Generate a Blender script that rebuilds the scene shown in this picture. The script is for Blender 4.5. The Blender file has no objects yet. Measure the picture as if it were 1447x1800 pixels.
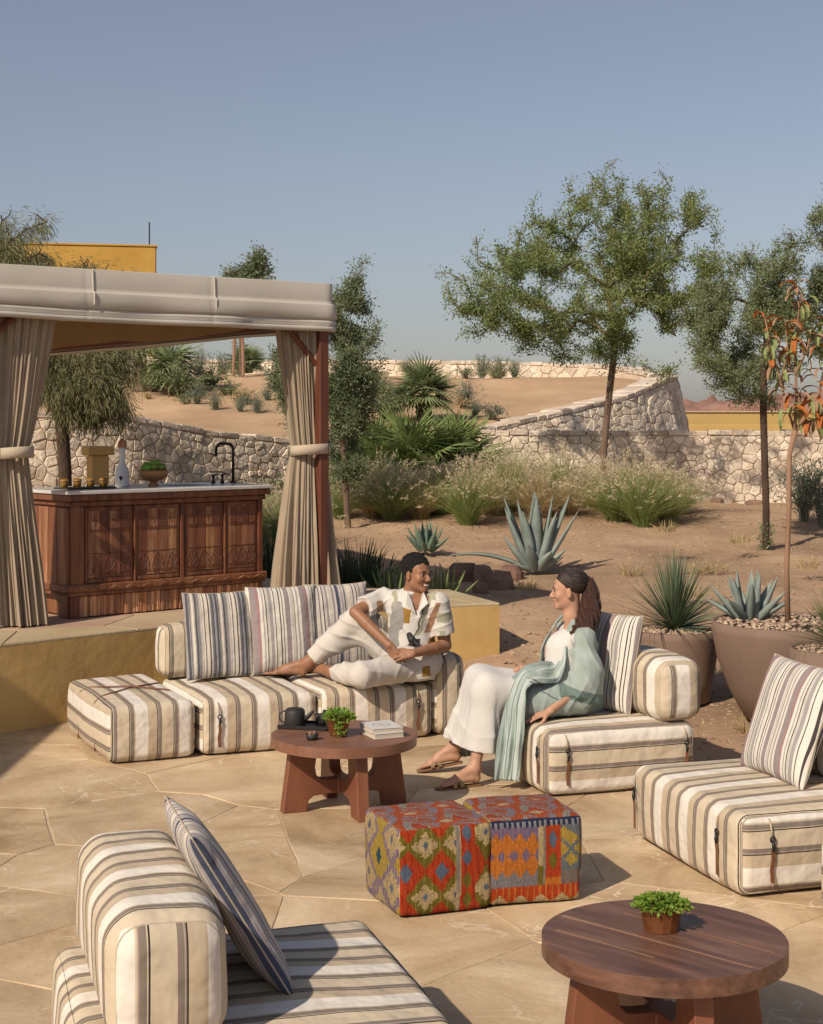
import bpy, math, random
import numpy as np
from mathutils import Vector, Matrix

# ------------------------------------------------------------------ camera, light, exposure
scene = bpy.context.scene
col = scene.collection
F, CX, HY, CH = 2775.0, 723.5, 743.0, 2.15      # focal length in photo pixels, optical axis, horizon row, eye height

cam_d = bpy.data.cameras.new('camera'); cam = bpy.data.objects.new('camera', cam_d); col.objects.link(cam)
cam.location = (0, 0, CH); cam.rotation_euler = (math.radians(90), 0, 0)
cam_d.sensor_width = 36; cam_d.lens = F * 36 / 1800; cam_d.shift_y = -(900 - HY) / 1800
cam_d.clip_start = .1; cam_d.clip_end = 3000
scene.camera = cam

SH = (.756, 1.01)                                # a metre of height throws its shadow this far in x and y
sun_dir = Vector((SH[0], SH[1], -1)).normalized()
elev = math.asin(-sun_dir.z)
world = bpy.data.worlds.new('World'); scene.world = world; world.use_nodes = True
nt = world.node_tree
for n in list(nt.nodes): nt.nodes.remove(n)
sky = nt.nodes.new('ShaderNodeTexSky'); sky.sky_type = 'NISHITA'; sky.sun_disc = False
sky.sun_elevation = elev
sky.sun_rotation = math.atan2(-sun_dir.x, -sun_dir.y)
sky.air_density = 1.0; sky.dust_density = 1.2; sky.ozone_density = 1.6; sky.altitude = 0
hsv = nt.nodes.new('ShaderNodeHueSaturation'); hsv.inputs['Saturation'].default_value = .72
mulc = nt.nodes.new('ShaderNodeMixRGB'); mulc.blend_type = 'MULTIPLY'; mulc.inputs[0].default_value = 1
mulc.inputs[2].default_value = (.975, .93, .965, 1)
bg = nt.nodes.new('ShaderNodeBackground'); bg.inputs[1].default_value = .086
ow = nt.nodes.new('ShaderNodeOutputWorld')
nt.links.new(sky.outputs[0], hsv.inputs['Color']); nt.links.new(hsv.outputs[0], mulc.inputs[1])
nt.links.new(mulc.outputs[0], bg.inputs[0]); nt.links.new(bg.outputs[0], ow.inputs[0])
sl = bpy.data.lights.new('sun', 'SUN'); sl.energy = 4.5; sl.angle = math.radians(.7); sl.color = (1, .86, .69)
so = bpy.data.objects.new('sun', sl); col.objects.link(so)
so.rotation_euler = sun_dir.to_track_quat('-Z', 'Y').to_euler()
scene.view_settings.view_transform = 'Standard'; scene.view_settings.look = 'None'
scene.view_settings.exposure = 0.0; scene.view_settings.gamma = 1.0
scene.view_settings.use_curve_mapping = False
scene.cycles.max_bounces = 6; scene.cycles.transparent_max_bounces = 8
scene.cycles.use_denoising = True

# ------------------------------------------------------------------ helpers
rng = np.random.default_rng(7)
def at(px, py, Y): return np.array(((px - CX) * Y / F, Y, CH - (py - HY) * Y / F))
def on(px, py, z=0.0):
    Y = (CH - z) * F / (py - HY); return np.array(((px - CX) * Y / F, Y, z))
def rad(a): return math.radians(a)

def new_mesh(name, v, f, mats=None, smooth=False, uv=None, colr=None, midx=None):
    me = bpy.data.meshes.new(name)
    v = np.asarray(v, dtype=np.float32).reshape(-1, 3)
    if isinstance(f, np.ndarray) and f.ndim == 2:
        nf, k = f.shape
        me.vertices.add(len(v)); me.vertices.foreach_set('co', v.ravel())
        me.loops.add(nf * k); me.loops.foreach_set('vertex_index', f.astype(np.int32).ravel())
        me.polygons.add(nf)
        me.polygons.foreach_set('loop_start', np.arange(0, nf * k, k, dtype=np.int32))
        me.polygons.foreach_set('loop_total', np.full(nf, k, dtype=np.int32))
        me.update(calc_edges=True)
    else:
        me.from_pydata(v.tolist(), [], [list(map(int, q)) for q in f])
    if uv is not None:                     # per vertex
        l = me.uv_layers.new(name='UVMap'); li = np.zeros(len(me.loops), dtype=np.int32)
        me.loops.foreach_get('vertex_index', li)
        u = np.asarray(uv, dtype=np.float32)
        u = u[li] if len(u) == len(v) else u
        l.data.foreach_set('uv', u.ravel())
    if colr is not None:                   # per face
        a = me.color_attributes.new('Col', 'FLOAT_COLOR', 'CORNER')
        tot = np.zeros(len(me.polygons), dtype=np.int32); me.polygons.foreach_get('loop_total', tot)
        c = np.repeat(np.asarray(colr, dtype=np.float32), tot, axis=0)
        c = np.hstack([c, np.ones((len(c), 1), dtype=np.float32)])
        a.data.foreach_set('color', c.ravel())
    if mats is not None:
        for m in (mats if isinstance(mats, (list, tuple)) else [mats]): me.materials.append(m)
    if midx is not None: me.polygons.foreach_set('material_index', np.asarray(midx, dtype=np.int32))
    if smooth: me.polygons.foreach_set('use_smooth', np.ones(len(me.polygons), dtype=bool))
    me.update(); return me

def put(name, me, parent=None, loc=(0, 0, 0), rotz=0, label=None, cat=None, group=None, kind=None, rot=None, scale=None):
    o = bpy.data.objects.new(name, me); col.objects.link(o)
    o.location = loc; o.rotation_euler = rot if rot is not None else (0, 0, rotz)
    if scale is not None: o.scale = scale if hasattr(scale, '__len__') else (scale,) * 3
    if parent is not None: o.parent = parent
    if label: o['label'] = label
    if cat: o['category'] = cat
    if group: o['group'] = group
    if kind: o['kind'] = kind
    return o
def thing(name, label, cat, loc=(0, 0, 0), rotz=0, group=None, scale=None):
    return put(name, None, None, tuple(float(q) for q in loc), rotz, label, cat, group, None, None, scale)
def copy_tree(o, parent=None, loc=None, rotz=None, label=None, scale=None):
    c = o.copy(); col.objects.link(c); c.parent = parent
    for ch in list(o.children): copy_tree(ch, c)
    if loc is not None: c.location = tuple(float(q) for q in loc)
    if rotz is not None: c.rotation_euler = (0, 0, rotz)
    if scale is not None: c.scale = scale if hasattr(scale, '__len__') else (scale,) * 3
    if label: c['label'] = label
    return c

class MB:
    """collects shapes into one mesh"""
    def __init__(s): s.v = []; s.f = []; s.n = 0
    def add(s, v, f, M=None):
        v = np.asarray(v, dtype=float).reshape(-1, 3)
        if M is not None: v = v @ np.asarray(M)[:3, :3].T + np.asarray(M)[:3, 3]
        s.v.append(v); s.f += [tuple(int(i) + s.n for i in q) for q in f]; s.n += len(v); return s
    def box(s, c, h, rz=0, bev=0.0, M=None):
        v, f = box_vf(h, bev); R = np.array(Matrix.Rotation(rz, 3, 'Z'))
        return s.add(v @ R.T + np.asarray(c), f, M)
    def tube(s, pts, r, n=8, cap=True): v, f = tube_vf(pts, r, n, cap); return s.add(v, f)
    def lathe(s, prof, n=24, c=(0, 0, 0)): v, f = lathe_vf(prof, n); return s.add(v + np.asarray(c), f)
    def mesh(s, name, m, smooth=False): return new_mesh(name, np.vstack(s.v), s.f, m, smooth)
    def put(s, name, m, parent=None, smooth=False, **k): return put(name, s.mesh(name, m, smooth), parent, **k)

def box_vf(h, bev=0.0):
    hx, hy, hz = h
    if bev <= 0:
        v = np.array([(x, y, z) for x in (-hx, hx) for y in (-hy, hy) for z in (-hz, hz)])
        return v, [(0, 1, 3, 2), (4, 6, 7, 5), (0, 4, 5, 1), (2, 3, 7, 6), (0, 2, 6, 4), (1, 5, 7, 3)]
    b = min(bev, hx * .9, hy * .9, hz * .9); vs = []
    idx = {}
    for sx in (-1, 1):
        for sy in (-1, 1):
            for sz in (-1, 1):
                for a in range(3):
                    p = [sx * (hx - b), sy * (hy - b), sz * (hz - b)]
                    p[a] = (sx * hx, sy * hy, sz * hz)[a]
                    idx[(sx, sy, sz, a)] = len(vs); vs.append(p)
    f = []
    for a in range(3):
        o = [i for i in range(3) if i != a]
        for s_ in (-1, 1):
            q = []
            for (p, r) in ((-1, -1), (1, -1), (1, 1), (-1, 1)):
                k = [0, 0, 0]; k[a] = s_; k[o[0]] = p; k[o[1]] = r; q.append(idx[(*k, a)])
            if (s_ > 0) == (a == 1): q = q[::-1]
            f.append(q)
    for a in range(3):
        o = [i for i in range(3) if i != a]
        for p in (-1, 1):
            for r in (-1, 1):
                k0 = [0, 0, 0]; k1 = [0, 0, 0]; k0[o[0]] = k1[o[0]] = p; k0[o[1]] = k1[o[1]] = r
                k0[a] = -1; k1[a] = 1
                q = [idx[(*k0, o[0])], idx[(*k1, o[0])], idx[(*k1, o[1])], idx[(*k0, o[1])]]
                f.append(q)
    for sx in (-1, 1):
        for sy in (-1, 1):
            for sz in (-1, 1): f.append([idx[(sx, sy, sz, a)] for a in range(3)])
    v = np.array(vs, dtype=float); out = []
    for q in f:
        c = v[q].mean(0); nrm = np.cross(v[q[1]] - v[q[0]], v[q[2]] - v[q[0]])
        out.append(tuple(q) if np.dot(nrm, c) > 0 else tuple(q[::-1]))
    return v, out

def tube_vf(pts, r, n=8, cap=True):
    pts = np.asarray(pts, dtype=float); m = len(pts)
    r = np.full(m, r, dtype=float) if np.isscalar(r) else np.asarray(r, dtype=float)
    t = np.gradient(pts, axis=0); t /= np.linalg.norm(t, axis=1)[:, None] + 1e-12
    a = np.array((0, 0, 1.0)) if abs(t[0][2]) < .9 else np.array((1.0, 0, 0))
    u = np.cross(t[0], a); u /= np.linalg.norm(u); V = []
    ang = np.arange(n) * 2 * math.pi / n
    for i in range(m):
        u = u - t[i] * np.dot(u, t[i]); u /= np.linalg.norm(u) + 1e-12; w = np.cross(t[i], u)
        V.append(pts[i] + r[i] * (np.cos(ang)[:, None] * u + np.sin(ang)[:, None] * w))
    V = np.vstack(V); f = []
    for i in range(m - 1):
        for j in range(n):
            k = (j + 1) % n; f.append((i * n + j, i * n + k, (i + 1) * n + k, (i + 1) * n + j))
    if cap: f.append(tuple(range(n))[::-1]); f.append(tuple(range((m - 1) * n, m * n)))
    return V, f
def lathe_vf(prof, n=24):
    ang = np.arange(n) * 2 * math.pi / n
    V = np.vstack([np.c_[r * np.cos(ang), r * np.sin(ang), np.full(n, z)] for r, z in prof]); f = []
    for i in range(len(prof) - 1):
        for j in range(n):
            k = (j + 1) % n; f.append((i * n + j, i * n + k, (i + 1) * n + k, (i + 1) * n + j))
    if prof[0][0] > 1e-4: f.append(tuple(range(n))[::-1])
    if prof[-1][0] > 1e-4: f.append(tuple(range((len(prof) - 1) * n, len(prof) * n)))
    return V, f
def prism_vf(poly, z0, z1, bev=0.0):
    """polygon in xy, counter-clockwise, extruded; bev insets the top"""
    p = np.asarray(poly, dtype=float); n = len(p)
    if bev > 0:
        e = np.roll(p, -1, 0) - p; nr = np.c_[-e[:, 1], e[:, 0]]; nr /= np.linalg.norm(nr, axis=1)[:, None] + 1e-9
        bis = nr + np.roll(nr, 1, 0); bis /= np.linalg.norm(bis, axis=1)[:, None] + 1e-9
        q = p + bis * bev
        V = np.vstack([np.c_[p, np.full(n, z0)], np.c_[p, np.full(n, z1 - bev)], np.c_[q, np.full(n, z1)]]); L = 3
    else: V = np.vstack([np.c_[p, np.full(n, z0)], np.c_[p, np.full(n, z1)]]); L = 2
    f = [tuple(range(n))[::-1], tuple(range((L - 1) * n, L * n))]
    for l in range(L - 1):
        for j in range(n):
            k = (j + 1) % n; f.append((l * n + j, l * n + k, (l + 1) * n + k, (l + 1) * n + j))
    return V, f
def plate_vf(poly, th):
    """polygon given in local x,z extruded along y by +-th"""
    V, f = prism_vf(poly, -th, th); return np.c_[V[:, 0], -V[:, 2], V[:, 1]], f
def clip_half(poly, p, n):
    """keep the side where (q-p).n <= 0"""
    out = []; m = len(poly)
    for i in range(m):
        a = poly[i]; b = poly[(i + 1) % m]; da = np.dot(a - p, n); db = np.dot(b - p, n)
        if da <= 0: out.append(a)
        if (da < 0 < db) or (db < 0 < da): out.append(a + (b - a) * da / (da - db))
    return out
def cells(pts, bound):
    """Voronoi cells of pts cut to the polygon bound"""
    pts = np.asarray(pts); res = []
    for i, p in enumerate(pts):
        d = np.linalg.norm(pts - p, axis=1); nb = np.argsort(d)[1:22]; c = [np.array(q, dtype=float) for q in bound]
        for j in nb:
            c = clip_half(c, (p + pts[j]) / 2, pts[j] - p)
            if len(c) < 3: break
        if len(c) >= 3:
            k = [c[0]]
            for q in c[1:]:
                if np.linalg.norm(q - k[-1]) > .012: k.append(q)
            if len(k) > 3 and np.linalg.norm(k[0] - k[-1]) < .012: k.pop()
            if len(k) >= 3: res.append(np.array(k))
    return res
def shrink(poly, g):
    p = np.asarray(poly); c = p.mean(0); d = p - c; l = np.linalg.norm(d, axis=1)[:, None] + 1e-9
    return c + d * np.clip(1 - g / l, .3, 1)
def area(p): x, y = p[:, 0], p[:, 1]; return .5 * np.sum(x * np.roll(y, -1) - y * np.roll(x, -1))

_pn = rng.random((64, 64)); 
def noise2(x, y):
    x = np.asarray(x, dtype=float); y = np.asarray(y, dtype=float)
    xi = np.floor(x).astype(int); yi = np.floor(y).astype(int); fx = x - xi; fy = y - yi
    fx = fx * fx * (3 - 2 * fx); fy = fy * fy * (3 - 2 * fy); g = lambda a, b: _pn[a % 64, b % 64]
    return ((g(xi, yi) * (1 - fx) + g(xi + 1, yi) * fx) * (1 - fy) + (g(xi, yi + 1) * (1 - fx) + g(xi + 1, yi + 1) * fx) * fy) * 2 - 1
_p3 = rng.random((32, 32, 32)).astype(np.float32)
def noise3(p):
    q = np.floor(p).astype(int); f = (p - q).astype(np.float32); f = f * f * (3 - 2 * f); r = 0
    for a in (0, 1):
        for b in (0, 1):
            for c in (0, 1):
                w = (f[..., 0] if a else 1 - f[..., 0]) * (f[..., 1] if b else 1 - f[..., 1]) * (f[..., 2] if c else 1 - f[..., 2])
                r = r + w * _p3[(q[..., 0] + a) % 32, (q[..., 1] + b) % 32, (q[..., 2] + c) % 32]
    return r * 2 - 1

# ------------------------------------------------------------------ materials
def nodes(name):
    m = bpy.data.materials.new(name); m.use_nodes = True; t = m.node_tree
    b = t.nodes['Principled BSDF']; return m, t, b
def N(t, kind, **k):
    n = t.nodes.new(kind)
    for a, v in k.items():
        if a.startswith('i_'):
            key = a[2:]; n.inputs[int(key) if key.isdigit() else key.replace('_', ' ')].default_value = v
        else: setattr(n, a, v)
    return n
def L(t, a, b): t.links.new(a, b)
def c4(c): return (c[0], c[1], c[2], 1)
def M(name, c, rough=.8, c2=None, vs=4.0, bump=.15, bs=60.0, metal=0, island=0.0, obr=0.0, hue=.05, detail=5, spec=None, stretch=None, c3=None, coat=0, sheen=0, tl=0):
    """base colour c mottled towards c2 by noise; bump at scale bs; island/obr: value shift per mesh island / object"""
    m, t, b = nodes(name)
    tc = N(t, 'ShaderNodeTexCoord'); mp = N(t, 'ShaderNodeMapping')
    if stretch: mp.inputs['Scale'].default_value = stretch
    L(t, tc.outputs['Object'], mp.inputs[0])
    n1 = N(t, 'ShaderNodeTexNoise', i_Scale=vs, i_Detail=float(detail), i_Roughness=.6); L(t, mp.outputs[0], n1.inputs['Vector'])
    rmp = N(t, 'ShaderNodeValToRGB'); e = rmp.color_ramp.elements
    c2 = c2 or tuple(x * .72 for x in c)
    e[0].position = .33; e[0].color = c4(c2); e[1].position = .67; e[1].color = c4(c)
    if c3: q = e.new(.5); q.color = c4(c3)
    L(t, n1.outputs['Fac'], rmp.inputs[0]); out = rmp.outputs[0]
    if island or obr:
        g = N(t, 'ShaderNodeNewGeometry'); oi = N(t, 'ShaderNodeObjectInfo')
        a1 = N(t, 'ShaderNodeMath', operation='MULTIPLY'); a1.inputs[1].default_value = island; L(t, g.outputs['Random Per Island'], a1.inputs[0])
        a2 = N(t, 'ShaderNodeMath', operation='MULTIPLY_ADD'); a2.inputs[1].default_value = obr; L(t, oi.outputs['Random'], a2.inputs[0]); L(t, a1.outputs[0], a2.inputs[2])
        a3 = N(t, 'ShaderNodeMath', operation='ADD'); a3.inputs[1].default_value = 1 - (island + obr) / 2; L(t, a2.outputs[0], a3.inputs[0])
        hs = N(t, 'ShaderNodeHueSaturation'); L(t, a3.outputs[0], hs.inputs['Value']); L(t, out, hs.inputs['Color'])
        h2 = N(t, 'ShaderNodeMath', operation='MULTIPLY_ADD'); h2.inputs[1].default_value = hue; h2.inputs[2].default_value = .5 - hue / 2
        L(t, (g.outputs['Random Per Island'] if island else oi.outputs['Random']), h2.inputs[0]); L(t, h2.outputs[0], hs.inputs['Hue'])
        out = hs.outputs[0]
    L(t, out, b.inputs['Base Color'])
    b.inputs['Roughness'].default_value = rough; b.inputs['Metallic'].default_value = metal
    if spec is not None: b.inputs['Specular IOR Level'].default_value = spec
    if coat: b.inputs['Coat Weight'].default_value = coat
    if sheen: b.inputs['Sheen Weight'].default_value = sheen
    if bump:
        n2 = N(t, 'ShaderNodeTexNoise', i_Scale=bs, i_Detail=4.0); L(t, mp.outputs[0], n2.inputs['Vector'])
        bp = N(t, 'ShaderNodeBump', i_Strength=bump, i_Distance=.02); L(t, n2.outputs['Fac'], bp.inputs['Height']); L(t, bp.outputs[0], b.inputs['Normal'])
    if tl:
        o = t.nodes['Material Output']; tr = N(t, 'ShaderNodeBsdfTranslucent'); mx = N(t, 'ShaderNodeMixShader'); mx.inputs[0].default_value = tl
        L(t, out, tr.inputs[0]); L(t, b.outputs[0], mx.inputs[1]); L(t, tr.outputs[0], mx.inputs[2]); L(t, mx.outputs[0], o.inputs[0])
    return m
def stripes(name, seq, period, rough=.9, weave=.25, mul=1.0):
    """woven stripes: seq is a list of (width, colour) over one period, read from UV x in metres"""
    m, t, b = nodes(name)
    uv = N(t, 'ShaderNodeUVMap', uv_map='UVMap'); sp = N(t, 'ShaderNodeSeparateXYZ'); L(t, uv.outputs[0], sp.inputs[0])
    nz = N(t, 'ShaderNodeTexNoise', i_Scale=7.0, i_Detail=1.0); L(t, uv.outputs[0], nz.inputs['Vector'])
    wob = N(t, 'ShaderNodeMath', operation='MULTIPLY_ADD'); wob.inputs[1].default_value = .006; L(t, nz.outputs['Fac'], wob.inputs[0]); L(t, sp.outputs[0], wob.inputs[2])
    dv = N(t, 'ShaderNodeMath', operation='DIVIDE'); dv.inputs[1].default_value = period; L(t, wob.outputs[0], dv.inputs[0])
    fr = N(t, 'ShaderNodeMath', operation='FRACT'); L(t, dv.outputs[0], fr.inputs[0])
    r = N(t, 'ShaderNodeValToRGB'); r.color_ramp.interpolation = 'CONSTANT'; e = r.color_ramp.elements
    tot = sum(w for w, c in seq); x = 0
    for i, (w, c) in enumerate(seq):
        q = e[0] if i == 0 else (e[1] if i == 1 else e.new(min(.999, x / tot)))
        q.position = x / tot; q.color = c4(c); x += w
    L(t, fr.outputs[0], r.inputs[0])
    n1 = N(t, 'ShaderNodeTexNoise', i_Scale=260.0, i_Detail=2.0); L(t, uv.outputs[0], n1.inputs['Vector'])
    mr = N(t, 'ShaderNodeMapRange'); mr.inputs[3].default_value = .86 * mul; mr.inputs[4].default_value = 1.12 * mul; L(t, n1.outputs['Fac'], mr.inputs[0])
    mx = N(t, 'ShaderNodeMixRGB', blend_type='MULTIPLY'); mx.inputs[0].default_value = 1; L(t, r.outputs[0], mx.inputs[1]); L(t, mr.outputs[0], mx.inputs[2])
    L(t, mx.outputs[0], b.inputs['Base Color']); b.inputs['Roughness'].default_value = rough; b.inputs['Specular IOR Level'].default_value = .2
    tc = N(t, 'ShaderNodeTexCoord'); n2 = N(t, 'ShaderNodeTexNoise', i_Scale=9.0, i_Detail=2.0); L(t, tc.outputs['Object'], n2.inputs['Vector'])
    b1 = N(t, 'ShaderNodeBump', i_Strength=.55, i_Distance=.035); L(t, n2.outputs['Fac'], b1.inputs['Height'])
    b2 = N(t, 'ShaderNodeBump', i_Strength=weave, i_Distance=.002); L(t, n1.outputs['Fac'], b2.inputs['Height']); L(t, b1.outputs[0], b2.inputs['Normal'])
    L(t, b2.outputs[0], b.inputs['Normal']); return m
def vcol(name, rough=.95, ribs=90.0, bump=.6):
    m, t, b = nodes(name); a = N(t, 'ShaderNodeVertexColor', layer_name='Col')
    uv = N(t, 'ShaderNodeUVMap', uv_map='UVMap')
    n1 = N(t, 'ShaderNodeTexNoise', i_Scale=70.0, i_Detail=3.0); mp = N(t, 'ShaderNodeMapping'); mp.inputs['Scale'].default_value = (1.6, .3, 1)
    L(t, uv.outputs[0], mp.inputs[0]); L(t, mp.outputs[0], n1.inputs['Vector'])
    mr = N(t, 'ShaderNodeMapRange'); mr.inputs[3].default_value = .55; mr.inputs[4].default_value = 1.3; L(t, n1.outputs['Fac'], mr.inputs[0])
    mx = N(t, 'ShaderNodeMixRGB', blend_type='MULTIPLY'); mx.inputs[0].default_value = 1; L(t, a.outputs[0], mx.inputs[1]); L(t, mr.outputs[0], mx.inputs[2])
    L(t, mx.outputs[0], b.inputs['Base Color']); b.inputs['Roughness'].default_value = rough; b.inputs['Specular IOR Level'].default_value = .15
    w = N(t, 'ShaderNodeTexWave', i_Scale=ribs / 6.28, i_Distortion=2.0, i_Detail=2.0); L(t, uv.outputs[0], w.inputs['Vector'])
    bp = N(t, 'ShaderNodeBump', i_Strength=bump, i_Distance=.006); L(t, w.outputs['Fac'], bp.inputs['Height']); L(t, bp.outputs[0], b.inputs['Normal'])
    return m

WHT, CRM, TAN, TPE, BLK = (.69, .64, .57), (.55, .465, .345), (.47, .385, .275), (.215, .175, .145), (.03, .025, .022)
m_seat = stripes('striped_canvas', [(.24, WHT), (.17, TAN), (.014, BLK), (.010, TPE), (.008, (.4, .34, .28)), (.060, TPE), (.23, CRM), (.014, BLK), (.012, CRM), (.066, TPE), (.012, (.4, .33, .27)), (.02, CRM)], .285)
m_seat_plain = M('cream_canvas', (.46, .39, .30), .9, (.40, .34, .25), 3, .3, 300)
def pil(seed, base, n=29, dash=None):
    r = random.Random(seed); s = []
    for i in range(n):
        c = r.choice(base); s.append((r.choice([.4, .7, 1, 1.6, 2.2]) if i % 2 else r.choice([.5, .8, 1.4]), c))
    return s
GRY, MAU, NVY, IVO = (.22, .21, .21), (.2, .14, .16), (.06, .07, .11), (.62, .55, .45)
m_pil_gray = stripes('gray_stripe_cushion', pil(3, [GRY, IVO, (.36, .34, .32), (.08, .08, .09), IVO, (.27, .27, .29), (.15, .15, .17)]), .20)
_g, _w, _m, _k = (.31, .29, .28), (.64, .60, .53), (.27, .225, .222), (.06, .05, .05)
m_pil_mauve = stripes('mauve_stripe_cushion', [(2, _w), (.5, _k), (1, _w), (.4, _k), (1, _w), (2.4, _m), (.5, _w), (1.6, (.5, .46, .41)), (.3, _k), (1.2, _w), (.8, _g), (1.2, _w), (3, _m), (.4, (.4, .16, .16)), (.6, _m), (1.4, _w), (.5, _g), (.9, _w), (.5, _k), (1.2, (.5, .47, .41)), (1.6, _g), (1, _w), (.4, _k)], .36)
m_pil_blue = stripes('blue_gray_stripe_cushion', pil(8, [IVO, (.33, .3, .3), (.2, .18, .19), (.5, .45, .4), NVY, (.28, .25, .25)]), .26)
m_gravelly = M('dirt', (.46, .32, .205), .95, (.25, .165, .105), .55, 1.0, 11, detail=12, spec=.1, c3=(.37, .25, .16))
m_sand = M('sand', (.51, .355, .22), .95, (.36, .24, .145), .5, .9, 7, detail=9, spec=.1)
def slab_material():
    m, t, b = nodes('flagstone'); tc = N(t, 'ShaderNodeTexCoord'); oi = N(t, 'ShaderNodeObjectInfo')
    off = N(t, 'ShaderNodeVectorMath', operation='SCALE'); off.inputs[3].default_value = 9; cmb = N(t, 'ShaderNodeCombineXYZ'); L(t, oi.outputs['Random'], cmb.inputs[0]); L(t, oi.outputs['Random'], cmb.inputs[1]); L(t, cmb.outputs[0], off.inputs[0])
    ad = N(t, 'ShaderNodeVectorMath', operation='ADD'); L(t, tc.outputs['Object'], ad.inputs[0]); L(t, off.outputs[0], ad.inputs[1])
    n1 = N(t, 'ShaderNodeTexNoise', i_Scale=1.3, i_Detail=8.0, i_Roughness=.62, i_Distortion=.7); L(t, ad.outputs[0], n1.inputs['Vector'])
    r = N(t, 'ShaderNodeValToRGB'); e = r.color_ramp.elements; e[0].position = .3; e[0].color = (.30, .20, .11, 1); e[1].position = .72; e[1].color = (.70, .565, .385, 1); q = e.new(.43); q.color = (.46, .33, .195, 1); q = e.new(.57); q.color = (.575, .435, .275, 1)
    L(t, n1.outputs['Fac'], r.inputs[0])
    n2 = N(t, 'ShaderNodeTexNoise', i_Scale=2.6, i_Detail=3.0, i_Distortion=1.6); L(t, ad.outputs[0], n2.inputs['Vector'])      # pale calcite veins
    a = N(t, 'ShaderNodeMath', operation='SUBTRACT'); a.inputs[1].default_value = .5; L(t, n2.outputs['Fac'], a.inputs[0]); ab = N(t, 'ShaderNodeMath', operation='ABSOLUTE'); L(t, a.outputs[0], ab.inputs[0])
    mr = N(t, 'ShaderNodeMapRange'); mr.inputs[1].default_value = .0; mr.inputs[2].default_value = .016; mr.inputs[3].default_value = .8; mr.inputs[4].default_value = 0; L(t, ab.outputs[0], mr.inputs[0])
    n3 = N(t, 'ShaderNodeTexNoise', i_Scale=1.1, i_Detail=2.0); L(t, ad.outputs[0], n3.inputs['Vector']); m3 = N(t, 'ShaderNodeMapRange'); m3.inputs[1].default_value = .47; m3.inputs[2].default_value = .6; L(t, n3.outputs['Fac'], m3.inputs[0])
    mm = N(t, 'ShaderNodeMath', operation='MULTIPLY'); L(t, mr.outputs[0], mm.inputs[0]); L(t, m3.outputs[0], mm.inputs[1])
    mx = N(t, 'ShaderNodeMixRGB'); mx.inputs[2].default_value = (.74, .63, .48, 1); L(t, mm.outputs[0], mx.inputs[0]); L(t, r.outputs[0], mx.inputs[1])
    v = N(t, 'ShaderNodeMapRange'); v.inputs[3].default_value = .90; v.inputs[4].default_value = 1.09; L(t, oi.outputs['Random'], v.inputs[0]); m2 = N(t, 'ShaderNodeMixRGB', blend_type='MULTIPLY'); m2.inputs[0].default_value = 1; L(t, mx.outputs[0], m2.inputs[1]); L(t, v.outputs[0], m2.inputs[2])
    n4 = N(t, 'ShaderNodeTexNoise', i_Scale=38.0, i_Detail=6.0); L(t, ad.outputs[0], n4.inputs['Vector']); v4 = N(t, 'ShaderNodeMapRange'); v4.inputs[3].default_value = .86; v4.inputs[4].default_value = 1.12; L(t, n4.outputs['Fac'], v4.inputs[0])
    m5 = N(t, 'ShaderNodeMixRGB', blend_type='MULTIPLY'); m5.inputs[0].default_value = 1; L(t, m2.outputs[0], m5.inputs[1]); L(t, v4.outputs[0], m5.inputs[2]); L(t, m5.outputs[0], b.inputs['Base Color'])
    b.inputs['Roughness'].default_value = .6; b.inputs['Specular IOR Level'].default_value = .35
    b1 = N(t, 'ShaderNodeBump', i_Strength=.5, i_Distance=.03); L(t, n1.outputs['Fac'], b1.inputs['Height']); b2 = N(t, 'ShaderNodeBump', i_Strength=.35, i_Distance=.006); L(t, n4.outputs['Fac'], b2.inputs['Height']); L(t, b1.outputs[0], b2.inputs['Normal']); L(t, b2.outputs[0], b.inputs['Normal'])
    return m
m_slab = slab_material()
m_ochre_deck = M('ochre_deck_plaster', (.60, .42, .175), .9, (.45, .285, .10), .9, .3, 9, detail=10, spec=.15, c3=(.54, .36, .14))
m_ochre_pale = M('pale_ochre_plaster', (.52, .36, .14), .9, (.45, .31, .115), .6, .1, 35, detail=8, spec=.15)
m_mortar = M('pale_mortar', (.60, .47, .32), .95, (.46, .35, .23), 3, .4, 80)
m_ochre = M('ochre_plaster', (.53, .33, .085), .9, (.45, .265, .06), 1.2, .25, 35, detail=8, spec=.15)
m_stone = M('limestone', (.74, .645, .53), .92, (.50, .405, .31), 3.6, .8, 22, island=.25, obr=.34, hue=.02, detail=8, spec=.15)
m_core = M('wall_core', (.60, .50, .38), .95, (.44, .35, .26), 5, .6, 30)
m_wood = M('carved_wood', (.23, .10, .05), .5, (.085, .028, .013), 2.4, .5, 30, stretch=(7, 7, .6), detail=9, obr=.3, hue=.012, c3=(.19, .063, .026))
m_wood_pale = M('worn_wood', (.47, .25, .125), .6, (.16, .058, .024), 3, .5, 30, stretch=(6, 6, .5), detail=9, obr=.35, hue=.012, c3=(.29, .125, .058))
m_stick = M('split_sticks', (.56, .31, .165), .7, (.30, .115, .05), 4, .4, 30, stretch=(4, 4, .5), obr=.9, hue=.015)
m_post = M('dark_red_timber', (.15, .048, .024), .5, (.085, .026, .014), 3, .25, 40, stretch=(5, 5, .5))
m_table1 = M('oiled_red_wood', (.235, .112, .07), .45, (.165, .073, .043), 2.5, .08, 60, stretch=(1, 6, 6), detail=7)
m_table2 = M('dark_walnut', (.205, .105, .068), .42, (.085, .040, .026), 2.4, .12, 60, stretch=(1, 9, 9), detail=9, obr=.22, hue=.01, c3=(.14, .068, .043))
m_sap = M('pale_sapwood', (.30, .175, .11), .4, (.19, .095, .055), 3, .1, 60, stretch=(1, 8, 8))
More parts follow.
